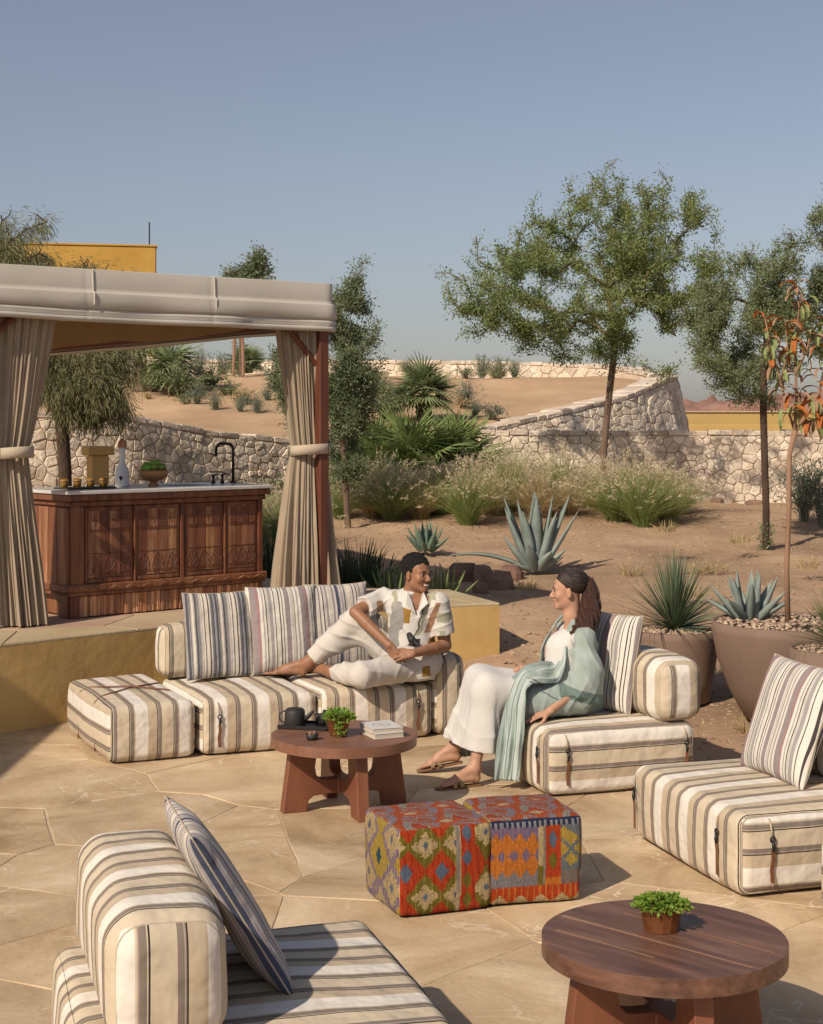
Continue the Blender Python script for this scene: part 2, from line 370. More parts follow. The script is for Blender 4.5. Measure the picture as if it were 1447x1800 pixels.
m_curtain = M('curtain_linen', (.42, .335, .24), .9, (.34, .265, .185), 2.5, .2, 160, sheen=.2, tl=.12)
m_tie = M('tie_linen', (.48, .40, .30), .9, (.42, .35, .26), 4, .3, 120)
m_valance = M('canopy_canvas', (.52, .485, .43), .85, (.45, .415, .36), 1.5, .15, 120)
m_lining = M('canopy_lining', (.42, .29, .15), .9, (.37, .25, .13), 2, .1, 100, tl=.35)
m_black = M('black_metal', (.02, .018, .017), .45, None, 6, .05, 80, metal=.3)
m_iron = M('cast_iron', (.028, .027, .026), .6, (.018, .017, .016), 8, .1, 100)
m_marble = M('white_marble', (.62, .60, .57), .3, (.5, .48, .46), 3, .02, 50)
m_leather = M('tan_leather', (.2, .085, .04), .55, (.14, .055, .025), 20, .2, 200)
m_rope = M('pale_cord', (.5, .42, .3), .9, None, 30, .3, 200)
m_terra = M('copper_pot', (.22, .085, .03), .45, (.14, .045, .015), 8, .15, 60, metal=.35)
m_pot = M('brown_planter', (.215, .145, .105), .8, (.17, .11, .08), 2, .12, 50, detail=7)
m_gravel = M('gravel', (.50, .37, .27), .9, (.36, .25, .17), 30, .3, 80, island=.7)
m_bark = M('bark', (.2, .135, .09), .95, (.11, .07, .045), 9, .8, 30, stretch=(1, 1, .25))
m_bark_dark = M('dark_bark', (.085, .05, .033), .95, (.045, .027, .018), 9, .8, 30, stretch=(1, 1, .3))
m_bark_pale = M('pale_bark', (.33, .2, .125), .9, (.24, .135, .08), 8, .5, 30, stretch=(1, 1, .25))
def leafm(name, c, c2, tl=.25, isl=.6, vs=1.3): return M(name, c, .6, c2, vs, 0, island=isl, spec=.25, tl=tl)
m_leaf = leafm('acacia_leaf', (.29, .34, .125), (.18, .235, .085), .42)
m_leaf_gray = leafm('gray_green_leaf', (.28, .32, .165), (.18, .22, .115), .4)
m_leaf_feather = leafm('feathery_leaf', (.29, .28, .14), (.18, .185, .095), .35)
m_leaf_dark = leafm('dark_leaf', (.26, .30, .165), (.16, .20, .11), .4)
m_palm = leafm('palm_leaf', (.27, .31, .15), (.17, .21, .10))
m_palm_yg = leafm('bright_palm_leaf', (.24, .29, .10), (.15, .2, .07))
m_grass = leafm('fountain_grass', (.50, .49, .23), (.36, .38, .16), .42, .6, 2)
m_grass_dry = leafm('dry_grass', (.58, .46, .25), (.44, .34, .18), .35, .5, 2)
m_plume = leafm('grass_plume', (.72, .62, .44), (.58, .48, .32), .4, .4, 2)
m_agave = M('agave_skin', (.25, .295, .265), .6, (.16, .20, .18), 5, .1, 40, spec=.3)
m_agave2 = M('agave_skin_green', (.16, .22, .16), .6, (.10, .15, .11), 5, .1, 40, spec=.3)
m_iris = leafm('strap_leaf', (.07, .095, .04), (.035, .05, .022))
m_aloe = leafm('aloe_leaf', (.30, .34, .14), (.2, .25, .09))
m_orange = leafm('dried_orange_leaf', (.55, .17, .045), (.38, .11, .03), .3, .5)
m_sprig = leafm('basil_leaf', (.24, .36, .05), (.15, .25, .035), .3, .5, 8)
m_lav = leafm('silver_shrub', (.25, .27, .2), (.15, .18, .125))
m_rock = M('field_rock', (.25, .155, .11), .9, (.15, .09, .062), 3, .7, 14, obr=.3)
m_redhill = M('red_soil', (.33, .185, .135), .95, (.21, .10, .07), .35, .5, 2, detail=9)
# ------------------------------------------------------------------ ground
def smooth01(a, b, x): t = np.clip((np.asarray(x, float) - a) / (b - a), 0, 1); return t * t * (3 - 2 * t)
_ty = [0, 11.2, 12.2, 13.4, 14, 16, 18, 23, 26, 60, 3000]; _tz = [-.05, -.05, -.01, .15, .25, .4, .5, .84, .84, .6, .4]
def ground_z(x, y):
    z = np.interp(y, _ty, _tz)
    z = z + np.interp(np.asarray(x, float), [1.9, 3.0, 6], [0, .06, .1]) * (1 - smooth01(11, 14, y)) * smooth01(7, 9, y)
    rough = smooth01(11.8, 13, y) + smooth01(1.9, 2.3, x) * (1 - smooth01(11.8, 13, y))
    return z + rough * ((.045 * noise2(np.asarray(x) * .9, np.asarray(y) * .9)) + .022 * noise2(np.asarray(x) * 3.1, np.asarray(y) * 3.1) + .010 * noise2(np.asarray(x) * 8, np.asarray(y) * 8))
def sheet(xs, ys, fz):
    X, Y = np.meshgrid(xs, ys, indexing='ij'); Z = fz(X, Y); n, m = X.shape
    I = np.arange(n * m).reshape(n, m)
    q = np.stack([I[:-1, :-1], I[1:, :-1], I[1:, 1:], I[:-1, 1:]], -1).reshape(-1, 4)
    return np.stack([X, Y, Z], -1).reshape(-1, 3), q
xs = np.concatenate([-np.geomspace(2000, 9, 14), np.arange(-8.5, 9, .11), np.geomspace(9.5, 2000, 14)])
ys = np.concatenate([[-40, -10, 0, 5], np.arange(7, 27, .11), np.geomspace(27.5, 2800, 26)])
v, f = sheet(xs, ys, ground_z)
put('ground', new_mesh('ground', v, f, m_gravelly, True), kind='structure')

def stone_vf(poly, fmap, depth, back=-.02, jit=.0):
    """poly in wall coordinates (s,t); fmap(s,t,out)->xyz"""
    n = len(poly); c = poly.mean(0)
    A = [fmap(p[0], p[1], back) for p in poly]
    B = [fmap(p[0], p[1], depth * .55) for p in poly]
    q = c + (poly - c) * .84
    C = [fmap(p[0], p[1], depth * (1 + rng.uniform(-.25, .15))) for p in q]
    D = [fmap(c[0], c[1], depth * 1.15)]
    V = np.array(A + B + C + D); f = []
    for j in range(n):
        k = (j + 1) % n
        f += [(j, k, n + k, n + j), (n + j, n + k, 2 * n + k, 2 * n + j), (2 * n + j, 2 * n + k, 3 * n)]
    return V, f
def jitter_grid(L_, H_, w, h, j=.46):
    pts = []; rows = max(1, round(H_ / h)); hh = H_ / rows
    for r in range(-1, rows + 1):
        k = -w
        while k < L_ + w:
            ww = w * rng.choice([.6, .85, 1.1, 1.5, 1.9], p=[.2, .27, .27, .18, .08]); k += ww
            pts.append((k - ww / 2 + rng.uniform(-j, j) * w * .5, (r + .5) * hh + rng.uniform(-j, j) * hh))
    return np.array(pts)
def rubble_wall(name, label, path, base, side, w=.21, h=.17, thick=.5, batter=0.0, cap=.09, cats='wall', seed=1, face_range=None, gap=.0055, both=False, kindparts=300, parent=None, capw=.34):
    """path: (x,y,ztop) points; side=+1 shows the right-hand face of the path"""
    global rng
    rng = np.random.default_rng(seed)
    P = np.array(path, float); seg = np.linalg.norm(np.diff(P[:, :2], axis=0), axis=1); S = np.r_[0, np.cumsum(seg)]; Lt = S[-1]
    def pos(s):
        x = np.interp(s, S, P[:, 0]); y = np.interp(s, S, P[:, 1]); zt = np.interp(s, S, P[:, 2])
        e = .25; tx = np.interp(s + e, S, P[:, 0]) - np.interp(s - e, S, P[:, 0]); ty = np.interp(s + e, S, P[:, 1]) - np.interp(s - e, S, P[:, 1])
        l = math.hypot(tx, ty) + 1e-9; return x, y, zt, side * ty / l, -side * tx / l
    zb = base
    def fmap(s, t, out):
        x, y, zt, nx, ny = pos(s); k = (zt - cap - zb); z = zb + t * k; o = out + (1 - t) * batter
        return (x + nx * o, y + ny * o, z)
    root = thing(name, label, cats, (P[0][0], P[0][1], 0))
    off = np.array((P[0][0], P[0][1], 0.0))
    Hm = float(np.mean(P[:, 2])) - cap - zb
    # core
    ss = np.linspace(0, Lt, int(Lt / .25) + 2); V = []; f = []
    for s in ss:
        x, y, zt, nx, ny = pos(s)
        V += [(x + nx * (batter - .005), y + ny * (batter - .005), zb - .3), (x - nx * .005, y - ny * .005, zt - cap * .7), (x - nx * thick, y - ny * thick, zt - cap * .7), (x - nx * (thick + batter), y - ny * (thick + batter), zb - .3)]
    for i in range(len(ss) - 1):
        for j in range(4): k = (j + 1) % 4; f.append((i * 4 + j, i * 4 + k, i * 4 + 4 + k, i * 4 + 4 + j))
    f += [(0, 3, 2, 1), tuple(len(V) - 4 + i for i in range(4))]
    put('wall_core', new_mesh('wall_core', np.array(V) - off, f, m_core), root)
    s0, s1 = face_range or (0, Lt)
    bound = [np.array(q) for q in ((s0, 0), (s1, 0), (s1, Hm), (s0, Hm))]
    g = jitter_grid(s1 - s0, Hm, w, h); g[:, 0] += s0
    cl = [c for c in cells(g, bound) if abs(area(c)) > .002]
    rest = MB(); n = 0
    # nearest-looking first: keep order, the first ones singly
    cl.sort(key=lambda c: -abs(area(c)))
    for c in cl:
        c = shrink(c, gap); c = c / np.array((1, Hm)); 
        Vv, ff = stone_vf(c, fmap, rng.uniform(.012, .038))
        if n < kindparts: put('stone', new_mesh('stone', Vv - off, ff, m_stone), root)
        else: rest.add(Vv - off, ff)
        n += 1
    if rest.n: rest.put('far_stones', m_stone, root, kind='stuff')
    # cap stones
    s = s0
    ncap = 0; crest = MB()
    while s < s1:
        ww = rng.uniform(.2, .44); x, y, zt, nx, ny = pos(s + ww / 2); a = math.atan2(nx * side, -ny * side)
        zt += rng.uniform(-.012, .018)
        hb = cap / 2; Vb, fb = box_vf((ww / 2 - .006, (thick + .06) / 2, hb), .014)
        Vb = Vb + rng.uniform(-.008, .008, Vb.shape); Vb[:, 2] += 0
        z0, z1 = pos(s)[2], pos(s + ww)[2]; Vb[:, 2] += (Vb[:, 0] / ww) * (z1 - z0)
        ca, sa = math.cos(a), math.sin(a)
        Vw = np.c_[Vb[:, 0] * ca - Vb[:, 1] * sa + x - nx * (thick / 2), Vb[:, 0] * sa + Vb[:, 1] * ca + y - ny * (thick / 2), Vb[:, 2] + zt - hb]
        if ncap < 60: put('cap_stone', new_mesh('cap_stone', Vw - off, fb, m_stone), root)
        else: crest.add(Vw - off, fb)
        ncap += 1; s += ww
    if crest.n: crest.put('far_cap_stones', m_stone, root, kind='stuff')
    return root
rubble_wall('stone_wall', 'pale rubble stone wall behind the cabana bar counter, top sloping down to the right',
            [(-8, 21.6, 2.3), (-6.2, 22, 2.31), (-5.0, 22.5, 2.30), (-4.1, 23, 2.27), (-3.1, 24, 2.03), (-1.9, 25, 1.90), (-.4, 26, 1.94), (1.05, 26.25, 2.0)], .8, 1, seed=11, w=.16, h=.125, face_range=(2.2, 8.9))
rubble_wall('stone_wall', 'low level-topped rubble stone wall behind the fountain grass and the tall tree at right',
            [(1.15, 26.2, 2.02), (2.8, 26.05, 2.02), (4.8, 25.9, 2.02), (7.2, 25.6, 2.02), (8.6, 25.3, 2.02)], .72, 1, seed=12, w=.165, h=.13)
Bp = [(1.0, 26.75, 2.0), (2.68, 28.1, 2.36), (4.16, 29.7, 2.70), (5.0, 31, 3.02), (5.42, 32.2, 3.12), (5.4, 33.6, 3.22), (4.9, 35, 3.38), (3.9, 36.3, 3.5), (2.4, 37.4, 3.6), (0, 38.5, 3.66), (-2, 39, 3.7), (-5, 39.5, 3.72), (-9, 40, 3.9)]
rubble_wall('stone_wall', 'curving rubble stone wall climbing to a rounded battered end above the low wall', Bp[:7], 1.2, 1, seed=13, w=.2, h=.155, batter=.42, thick=.45, kindparts=260)
rubble_wall('stone_wall', 'distant rubble stone wall running along the top of the sand bank under the sky', [(p[0], p[1], p[2]) for p in Bp[6:]], 2.2, -1, seed=14, w=.24, h=.17, thick=.5)

# sandy hill retained by the walls
front = np.array([(-14, 21.9), (-8, 21.9), (-6.2, 22.3), (-5.0, 22.8), (-4.0, 23.3), (-3.0, 24.3), (-1.8, 25.3), (-.4, 26.3), (1.0, 26.9), (2.5, 28.35), (3.9, 29.9), (4.6, 31.1)])
back = np.array([(-20, 44), (-14, 42), (-9, 40.3), (-7, 40), (-5, 39.8), (-3, 39.4), (-1, 39.0), (0.5, 38.5), (2.4, 37.6), (3.6, 36.6), (4.5, 35.2), (5.0, 33.5)])
tt = np.linspace(0, 11, 150); uu = np.linspace(0, 1, 90)
def hill_z(x, y):
    z = 1.86 + np.interp(y, [22, 24, 26, 34, 38, 44], [0, .06, .12, 1.22, 1.36, 1.6])
    z = z + .22 * np.exp(-((x + 3.6) ** 2 / 5 + (y - 32) ** 2 / 10)) - .10 * np.exp(-((x - 1.5) ** 2 / 2 + (y - 31) ** 2 / 8))
    return z + .07 * noise2(np.asarray(x) * .5, np.asarray(y) * .5) + .02 * noise2(np.asarray(x) * 2.2, np.asarray(y) * 2.2)
V = []
for t_ in tt:
    a = np.array([np.interp(t_, range(12), front[:, k]) for k in (0, 1)]); b = np.array([np.interp(t_, range(12), back[:, k]) for k in (0, 1)])
    p = a + (b - a) * uu[:, None]; V.append(np.c_[p, np.minimum(hill_z(p[:, 0], p[:, 1]), 99)])
V = np.vstack(V)
# keep the sand just under the rim of the retaining walls
rim = np.interp(V[:, 0], [-8, -5, -4.1, -3.1, -1.9, -.4, 1, 2.68, 4.16, 5], [2.22, 2.22, 2.19, 1.95, 1.82, 1.86, 1.92, 2.26, 2.6, 2.9])
fy = np.interp(V[:, 0], front[:, 0], front[:, 1]); d_ = np.clip((V[:, 1] - fy) / 1.6, 0, 1)
V[:, 2] = np.where(d_ < 1, np.minimum(V[:, 2], rim - .03 + d_ * .6), V[:, 2])
I = np.arange(150 * 90).reshape(150, 90); q = np.stack([I[:-1, :-1], I[1:, :-1], I[1:, 1:], I[:-1, 1:]], -1).reshape(-1, 4)
put('hill', new_mesh('hill', V, q, m_sand, True), kind='structure')

# far red hill and ochre boundary wall at right
v, f = sheet(np.linspace(8, 60, 140), np.linspace(85, 130, 30), lambda x, y: .5 + np.maximum(0, 2.9 + 1.3 * noise2(x * .16 + 4, y * .1) + .7 * noise2(x * .6, y * .5) + .3 * noise2(x * 2.1, y * 1.5)) * smooth01(85, 96, y) * smooth01(8, 22, x))
put('red_hill', new_mesh('red_hill', v, f, m_redhill, True), kind='structure')
t = thing('boundary_wall', 'long low ochre plaster wall in two steps beyond the stone walls at right', 'wall', (11, 58, 0))
MB().box((7, 0, 1.3), (13, .2, 1.22), 0, .02).put('upper_wall', m_ochre_pale, t)
MB().box((7, -1.2, 1.1), (13, .2, .98), 0, .02).put('lower_wall', m_ochre_pale, t)
MB().box((7, -.0, 2.545), (13.05, .26, .022), 0, .01).put('coping', m_mortar, t)

# ochre building behind the cabana
xr = (275 - CX) * 46 / F
t = thing('building', 'flat-roofed ochre building rising behind the cabana canopy at left', 'building', (xr, 46, 0), rad(11))
MB().box((-5, 2, 3.8), (5, 2, 3.47), 0, .03).put('wall', m_ochre, t)
MB().box((-5.3, -.62, 2.3), (5.2, .6, 2.0), 0, .03).put('lower_wall', m_ochre, t)
MB().box((-5, 2, 7.30), (5.03, 2.03, .03), 0, .01).put('roof_coping', m_ochre, t)
ax = (263 - CX) * 46 / F - xr
MB().tube([(ax, .1, 7.3), (ax, .1, 8.0)], .022, 6).put('antenna', m_black, t)
MB().box((-2.2, -1.24, 2.6), (.35, .03, .5), 0, .01).put('window', m_black, t)

# ------------------------------------------------------------------ patio of flagstones
patio_poly = [np.array(p) for p in ((-6, 2.5), (6, 2.5), (5.0, 5.2), (3.5, 6.8), (2.45, 8.2), (2.0, 9.2), (1.72, 10.3), (.9, 11.6), (.3, 12.6), (-1.2, 12.6), (-5, 12.6), (-8, 11))]
rng = np.random.default_rng(21)
pts = []
for i in range(-9, 9):
    for j in range(1, 15): pts.append((i * .92 + (j % 2) * .45 + rng.uniform(-.42, .42), j * .84 + rng.uniform(-.4, .4)))
from functools import reduce
def cell_clip(subject, pts, i, m=20):
    p = pts[i]; d = np.linalg.norm(pts - p, axis=1); c = subject
    for j in np.argsort(d)[1:m]:
        c = clip_half(c, (p + pts[j]) / 2, pts[j] - p)
        if len(c) < 3: return None
    return np.array(c)
pts = np.array(pts); pts = pts[rng.random(len(pts)) > .16]
base = put('patio', new_mesh('patio', *prism_vf(patio_poly, -.2, -.0045), m_mortar), kind='structure')
for i in range(len(pts)):
    c = cell_clip(patio_poly, pts, i)
    if c is None or area(c) < .03: continue
    c = shrink(c, rng.uniform(.0025, .007))
    n = len(c); dn = []
    for k in range(n):
        a, b = c[k], c[(k + 1) % n]; m_ = max(1, int(np.linalg.norm(b - a) / .16))
        for q in range(m_):
            p = a + (b - a) * q / m_; dn.append(p + (rng.uniform(-.006, .006, 2) if q else 0))
    V, f = prism_vf(np.array(dn), -.02, rng.uniform(-.0012, .0012), .0025)
    o = put('paving_slab', new_mesh('paving_slab', V, f, m_slab), base)

# ------------------------------------------------------------------ raised deck of the cabana
dp = [(-9, 8.0), (-4.6, 9.35), (-3.6, 10.2), (-2.845, 10.91), (-2.35, 11.42), (-1.93, 11.83), (-1.4, 12.28), (-.75, 12.75), (.0, 13.15), (.748, 13.42),
      (.347, 14.49), (-.45, 14.62), (-1.1, 15.1), (-1.9, 16.2), (-3.0, 18.1), (-4.6, 19.9), (-9, 18)]
dp = [np.array(p) for p in dp]
deck = put('deck', new_mesh('deck', *prism_vf(dp, -.2, .597), m_ochre_deck), label='raised ochre plaster deck carrying the cabana, faced by a low curved wall', cat='deck')
rng = np.random.default_rng(5); dpo = []
P_ = np.array(dp); e = np.roll(P_, -1, 0) - P_; nr = np.c_[e[:, 1], -e[:, 0]]; nr /= np.linalg.norm(nr, axis=1)[:, None]; bs = nr + np.roll(nr, 1, 0); bs /= np.linalg.norm(bs, axis=1)[:, None]
dpo = [p for p in P_ + bs * .002]
pts = np.array([(i * 1.05 + (j % 2) * .5 + rng.uniform(-.25, .25), j * .95 + rng.uniform(-.25, .25)) for i in range(-10, 3) for j in range(8, 22)])
m_deckslab = M('deck_stone', (.50, .385, .25), .75, (.4, .29, .18), 1.4, .2, 25, obr=.1, detail=8)
for i in range(len(pts)):
    c = cell_clip(dpo, pts, i)
    if c is None or area(c) < .02: continue
    put('paving_slab', new_mesh('paving_slab', *prism_vf(shrink(c, .003), .599, .62, .008), m_deckslab), deck)

# unseen square parasol, added left of the view to shade deck wall and patio
t = thing('parasol', 'unseen square canvas parasol left of the deck wall, added for its shade', 'parasol', (-5.95, 7.2, 0))
MB().tube([(0, 0, 0), (0, 0, 2.9)], .03, 10).put('pole', m_post, t); MB().lathe([(.3, 0), (.3, .06), (.05, .1)], 20).put('foot', m_iron, t)
R_ = 1.5; V = [(0, 0, 3.0)] + [(x, y, 2.6) for x, y in ((-R_, -R_), (R_, -R_), (R_, R_), (-R_, R_))] + [(x, y, 2.45) for x, y in ((-R_, -R_), (R_, -R_), (R_, R_), (-R_, R_))]
MB().add(V, [(0, 1, 2), (0, 2, 3), (0, 3, 4), (0, 4, 1), (1, 5, 6, 2), (2, 6, 7, 3), (3, 7, 8, 4), (4, 8, 5, 1)]).put('canopy', m_valance, t)
for x, y in ((-R_, -R_), (R_, -R_), (R_, R_), (-R_, R_)): MB().tube([(0, 0, 2.97), (x * .98, y * .98, 2.59)], .012, 5).put('rib', m_post, t)
# ------------------------------------------------------------------ upholstery
SAG = {3: (.20, -.30, .022), 7: (-.12, -.15, .022), 2: (-.15, .1, .008)}      # dents under the sitters: x, y, depth
def soft_box(h, r=.06, bulge=.02, n=7, seam=True, stripe0=0.0, seed=0, sag=None, endv=False):
    """rounded, slightly puffed box centred on the origin; uv.x: stripe coordinate (x on the body, z on the end caps)"""
    hx, hy, hz = h; ax = []
    for H in h:
        rr = min(r, H * .98); c = rr * np.tan(np.linspace(0, math.pi / 4, 5))[1:] if True else 0
        a = np.r_[np.linspace(-(H - rr), H - rr, n), (H - rr) + c]; a = np.r_[-((H - rr) + c)[::-1], a]; ax.append(np.unique(np.round(a, 6)))
    V = []; Fq = []; U = []; base = 0
    for a in range(3):
        o = [i for i in range(3) if i != a]
        for s in (-1, 1):
            A, B = np.meshgrid(ax[o[0]], ax[o[1]], indexing='ij'); P = np.zeros(A.shape + (3,)); P[..., o[0]] = A; P[..., o[1]] = B; P[..., a] = s * h[a]
            n0, n1 = A.shape; I = np.arange(n0 * n1).reshape(n0, n1) + base
            q = np.stack([I[:-1, :-1], I[1:, :-1], I[1:, 1:], I[:-1, 1:]], -1).reshape(-1, 4)
            if (s > 0) == (a == 1): q = q[:, ::-1]
            P = P.reshape(-1, 3); Hh = np.array(h); rr = np.minimum(r, Hh * .98)
            c = np.clip(P, -(Hh - rr), Hh - rr); d = (P - c) / rr; l = np.linalg.norm(d, axis=1)[:, None]; R = c + d / np.maximum(l, 1e-9) * rr
            fx = [1 - np.clip(np.abs(R[:, i]) / h[i], 0, 1) ** 2 for i in range(3)]
            nrm = d / np.maximum(l, 1e-9)
            bl = bulge * fx[o[0]] ** .8 * fx[o[1]] ** .8
            R = R + nrm * bl[:, None]
            w = seat_noise(R, seed); sag = SAG.get(seed)
            if sag is not None and a == 2: w = w - (R[:, 2] > 0) * sag[2] * np.exp(-(((R[:, 0] - sag[0]) / .2) ** 2 + ((R[:, 1] - sag[1]) / .2) ** 2))
            R = R + nrm * w[:, None]
            if a == 0: u = (R[:, 1] * 1.0 + .05) if endv else R[:, 2] + .13
            else: u = R[:, 0]
            V.append(R); U.append(np.c_[u + stripe0, (R[:, 1] if a != 1 else R[:, 2]) + a * 1.7]); Fq.append(q); base += len(R)
    return np.vstack(V), np.vstack(Fq), np.vstack(U)
def seat_noise(R, seed): return .009 * noise3(R * 3.5 + 11.3 * seed + 50) + .0025 * noise3(R * 13 + 3.1 * seed + 20)
def piping(h, r, sgn, seed, m=m_seat_plain, rad_=.004, name='piping'):
    """seam cord lying on the rounded end edge, following the same unevenness as the cover"""
    hx, hy, hz = h; pts = []; q = .7071; seq = ((hy - r, hz - r, 0), (-(hy - r), hz - r, 90), (-(hy - r), -(hz - r), 180), (hy - r, -(hz - r), 270))
    for i, (cy, cz, a0) in enumerate(seq):
        arc = [(cy + r * q * math.cos(rad(a0 + k * 15)), cz + r * q * math.sin(rad(a0 + k * 15)), a0 + k * 15) for k in range(7)]; n_ = seq[(i + 1) % 4]
        e = (n_[0] + r * q * math.cos(rad(n_[2])), n_[1] + r * q * math.sin(rad(n_[2]))); arc += [(arc[6][0] + (e[0] - arc[6][0]) * t_, arc[6][1] + (e[1] - arc[6][1]) * t_, a0 + 90) for t_ in np.linspace(.06, .94, 16)]; pts += arc
    P = np.array([(sgn * (hx - r + r * q), y, z) for y, z, a in pts]); Nn = np.array([(sgn * q, q * math.cos(rad(a)), q * math.sin(rad(a))) for y, z, a in pts])
    P = P + Nn * (seat_noise(P.astype(np.float32), seed)[:, None] + .0015); return tube_vf(np.vstack([P, P[:1]]), rad_, 6, False)
def cushion_part(name, h, r, m, parent, loc=(0, 0, 0), rot=None, bulge=.02, stripe0=0.0, seed=0, pipe=True, dz=0, endv=False):
    V, f, U = soft_box(h, r, bulge, 7, True, stripe0, seed, None, endv)
    o = put(name, new_mesh(name, V, f, m, True, uv=U), parent, loc, rot=rot)
    if pipe:
        for s in (-1, 1): MB().add(*piping(h, r, s, seed)).put('piping', m_seat_plain, o, True)
    return o
def strap(parent, x, y, z, ang=0.0, ln=.25):
    """cord loop, black clip and leather tail hanging down a face whose outward normal is -y turned by ang"""
    R = np.array(Matrix.Rotation(ang, 3, 'Z')); tr = lambda p: R @ np.array(p) + np.array((x, y, z))
    o = MB(); o.tube([tr(p) for p in ((-.004, .01, .045), (-.006, -.012, .02), (0, -.016, -.03))], .005, 6)
    st = o.put('strap', m_rope, parent, True)
    c = MB(); c.tube([tr((math.cos(a) * .012, -.018, -.042 + math.sin(a) * .013)) for a in np.linspace(0, 2 * math.pi, 10)], .0045, 5, False)
    c.tube([tr(p) for p in ((0, -.02, -.05), (0.003, -.022, -.075), (.0, -.02, -.095))], [.007, .010, .006], 6)
    c.put('clip', m_black, st, True)
    pts = [(.0, -.02, -.095), (.004, -.018, -.13), (-.003, -.014, -.18), (.002, -.016, -ln)]
    V = []; f = []
    for i, p in enumerate(pts):
        for sx in (-1, 1):
            for sy in (-1, 1): V.append(tr((p[0] + sx * .0095, p[1] + sy * .002, p[2])))
    for i in range(len(pts) - 1):
        for (a, b) in ((0, 1), (1, 3), (3, 2), (2, 0)): f.append((i * 4 + a, i * 4 + b, i * 4 + 4 + b, i * 4 + 4 + a))
    f += [(0, 2, 3, 1), (12, 13, 15, 14)]
    MB().add(V, f).put('leather_tail', m_leather, st)
SEATH = .36
def seat_module(name, label, cat, loc, rotz, w, d, hgt=SEATH, group=None, straps=(), s0=0.0, seed=0, bolster=None, name_part='seat_cushion'):
    """loc = front-left floor corner, local x = width, y = depth"""
    t = thing('sofa_module' if name == 'sofa_seat' else name, label, cat, (loc[0], loc[1], 0), rotz, group)
    cushion_part(name_part, (w / 2, d / 2, hgt / 2), .055, m_seat, t, (w / 2, d / 2, hgt / 2 + .008), bulge=.022, stripe0=s0, seed=seed)
    MB().box((w / 2, d / 2, .012), (w / 2 - .05, d / 2 - .05, .011)).put('base', m_black, t)
    for (x, side) in straps:
        if side == 'f': strap(t, x, -.006, hgt - .06, 0, .24)
        if side == 'r': strap(t, w + .006, x, hgt - .06, rad(90), .24)
        if side == 'l': strap(t, -.006, x, hgt - .06, rad(-90), .24)
    return t
def bolster(name, label, loc, rotz, ln, dep, hgt, group=None, s0=0.0, z=SEATH + .028, seed=1, cat='bolster'):
    """axis along local x; loc = lower front left corner"""
    t = thing(name, label, cat, (loc[0], loc[1], z), rotz, group)
    cushion_part('cover', (ln / 2, dep / 2, hgt / 2), min(dep, hgt) * .27, m_seat, t, (ln / 2, dep / 2, hgt / 2), bulge=.016, stripe0=s0, seed=seed, endv=True)
    return t
def loc_of(o, u, v, ang):
    a = rad(ang); return (o[0] + u * math.cos(a) - v * math.sin(a), o[1] + u * math.sin(a) + v * math.cos(a))
def throw_pillow(label, mat, p, rotz, w, h, th, lean, z=SEATH + .03, roll=0.0, group=None, seed=0, s0=0.0):
    """p = middle of the lower edge; faces local -y, leans back (towards +y) by lean degrees"""
    t = thing('throw_pillow', label, 'pillow', (p[0], p[1], z), rotz, group)
    n = 30; g = np.sin(np.linspace(-1, 1, n) * math.pi / 2); A, B = np.meshgrid(g, g, indexing='ij')
    edge = np.clip((1 - A ** 4), 0, 1) ** .5 * np.clip((1 - B ** 4), 0, 1) ** .5
    pin = 1 - .045 * (1 - A ** 2) * np.abs(B) ** 3 ; pin2 = 1 - .045 * (1 - B ** 2) * np.abs(A) ** 3
    X = A * w / 2 * pin2; Z = B * h / 2 * pin + h / 2; wr = .006 * noise2(A * 2.3 + 7 * seed, B * 2.3 + 3)
    V = np.vstack([np.stack([X, -edge * th / 2 + wr * edge, Z], -1).reshape(-1, 3), np.stack([X, edge * th / 2 + wr * edge, Z], -1).reshape(-1, 3)])
    I = np.arange(n * n).reshape(n, n); q = np.stack([I[:-1, :-1], I[1:, :-1], I[1:, 1:], I[:-1, 1:]], -1).reshape(-1, 4)
    f = np.vstack([q, q[:, ::-1] + n * n]); U = np.c_[V[:, 0] + s0, V[:, 2]]
    R = np.array(Matrix.Rotation(rad(-lean), 3, 'X')) @ np.array(Matrix.Rotation(rad(roll), 3, 'Y'))
    put('cover', new_mesh('cover', V @ R.T, f, mat, True, uv=U), t)
    k = np.concatenate([I[0, :], I[1:, -1], I[-1, ::-1][1:], I[::-1, 0][1:-1]]); pts = V[k] @ R.T
    MB().tube(np.vstack([pts, pts[:1]]), .0035, 5, False).put('piping', m_seat_plain, t, True)
    return t

GS = 'striped modular lounge seats around the patio'
# --- the long sofa of the seated man
O1 = (-1.895, 9.885); A1 = 23.8
ott = seat_module('ottoman', 'striped ottoman at the left end of the long sofa with crossed cords over its top', 'ottoman', O1, rad(A1 + 1), .565, 1.2, .36, GS, s0=.11, seed=1)
mb = MB()
def over(pts): 
    pts = np.array(pts); t_ = np.linspace(0, len(pts) - 1, 40); q = np.c_[[np.interp(t_, range(len(pts)), pts[:, k]) for k in range(3)]].T
    return q
Zt = .36 + .036
mb.tube(over([(-.008, .33, .03), (-.008, .36, .27), (.0, .36, .345), (.05, .38, Zt - .02), (.28, .52, Zt), (.52, .70, Zt - .015), (.56, .73, .33)]), .0055, 6)
mb.tube(over([(-.008, .80, .03), (-.008, .78, .27), (.0, .78, .345), (.05, .75, Zt - .02), (.28, .53, Zt + .004), (.50, .40, Zt - .015), (.56, .36, .33)]), .0055, 6)
mb.put('strap', m_leather, ott, True)
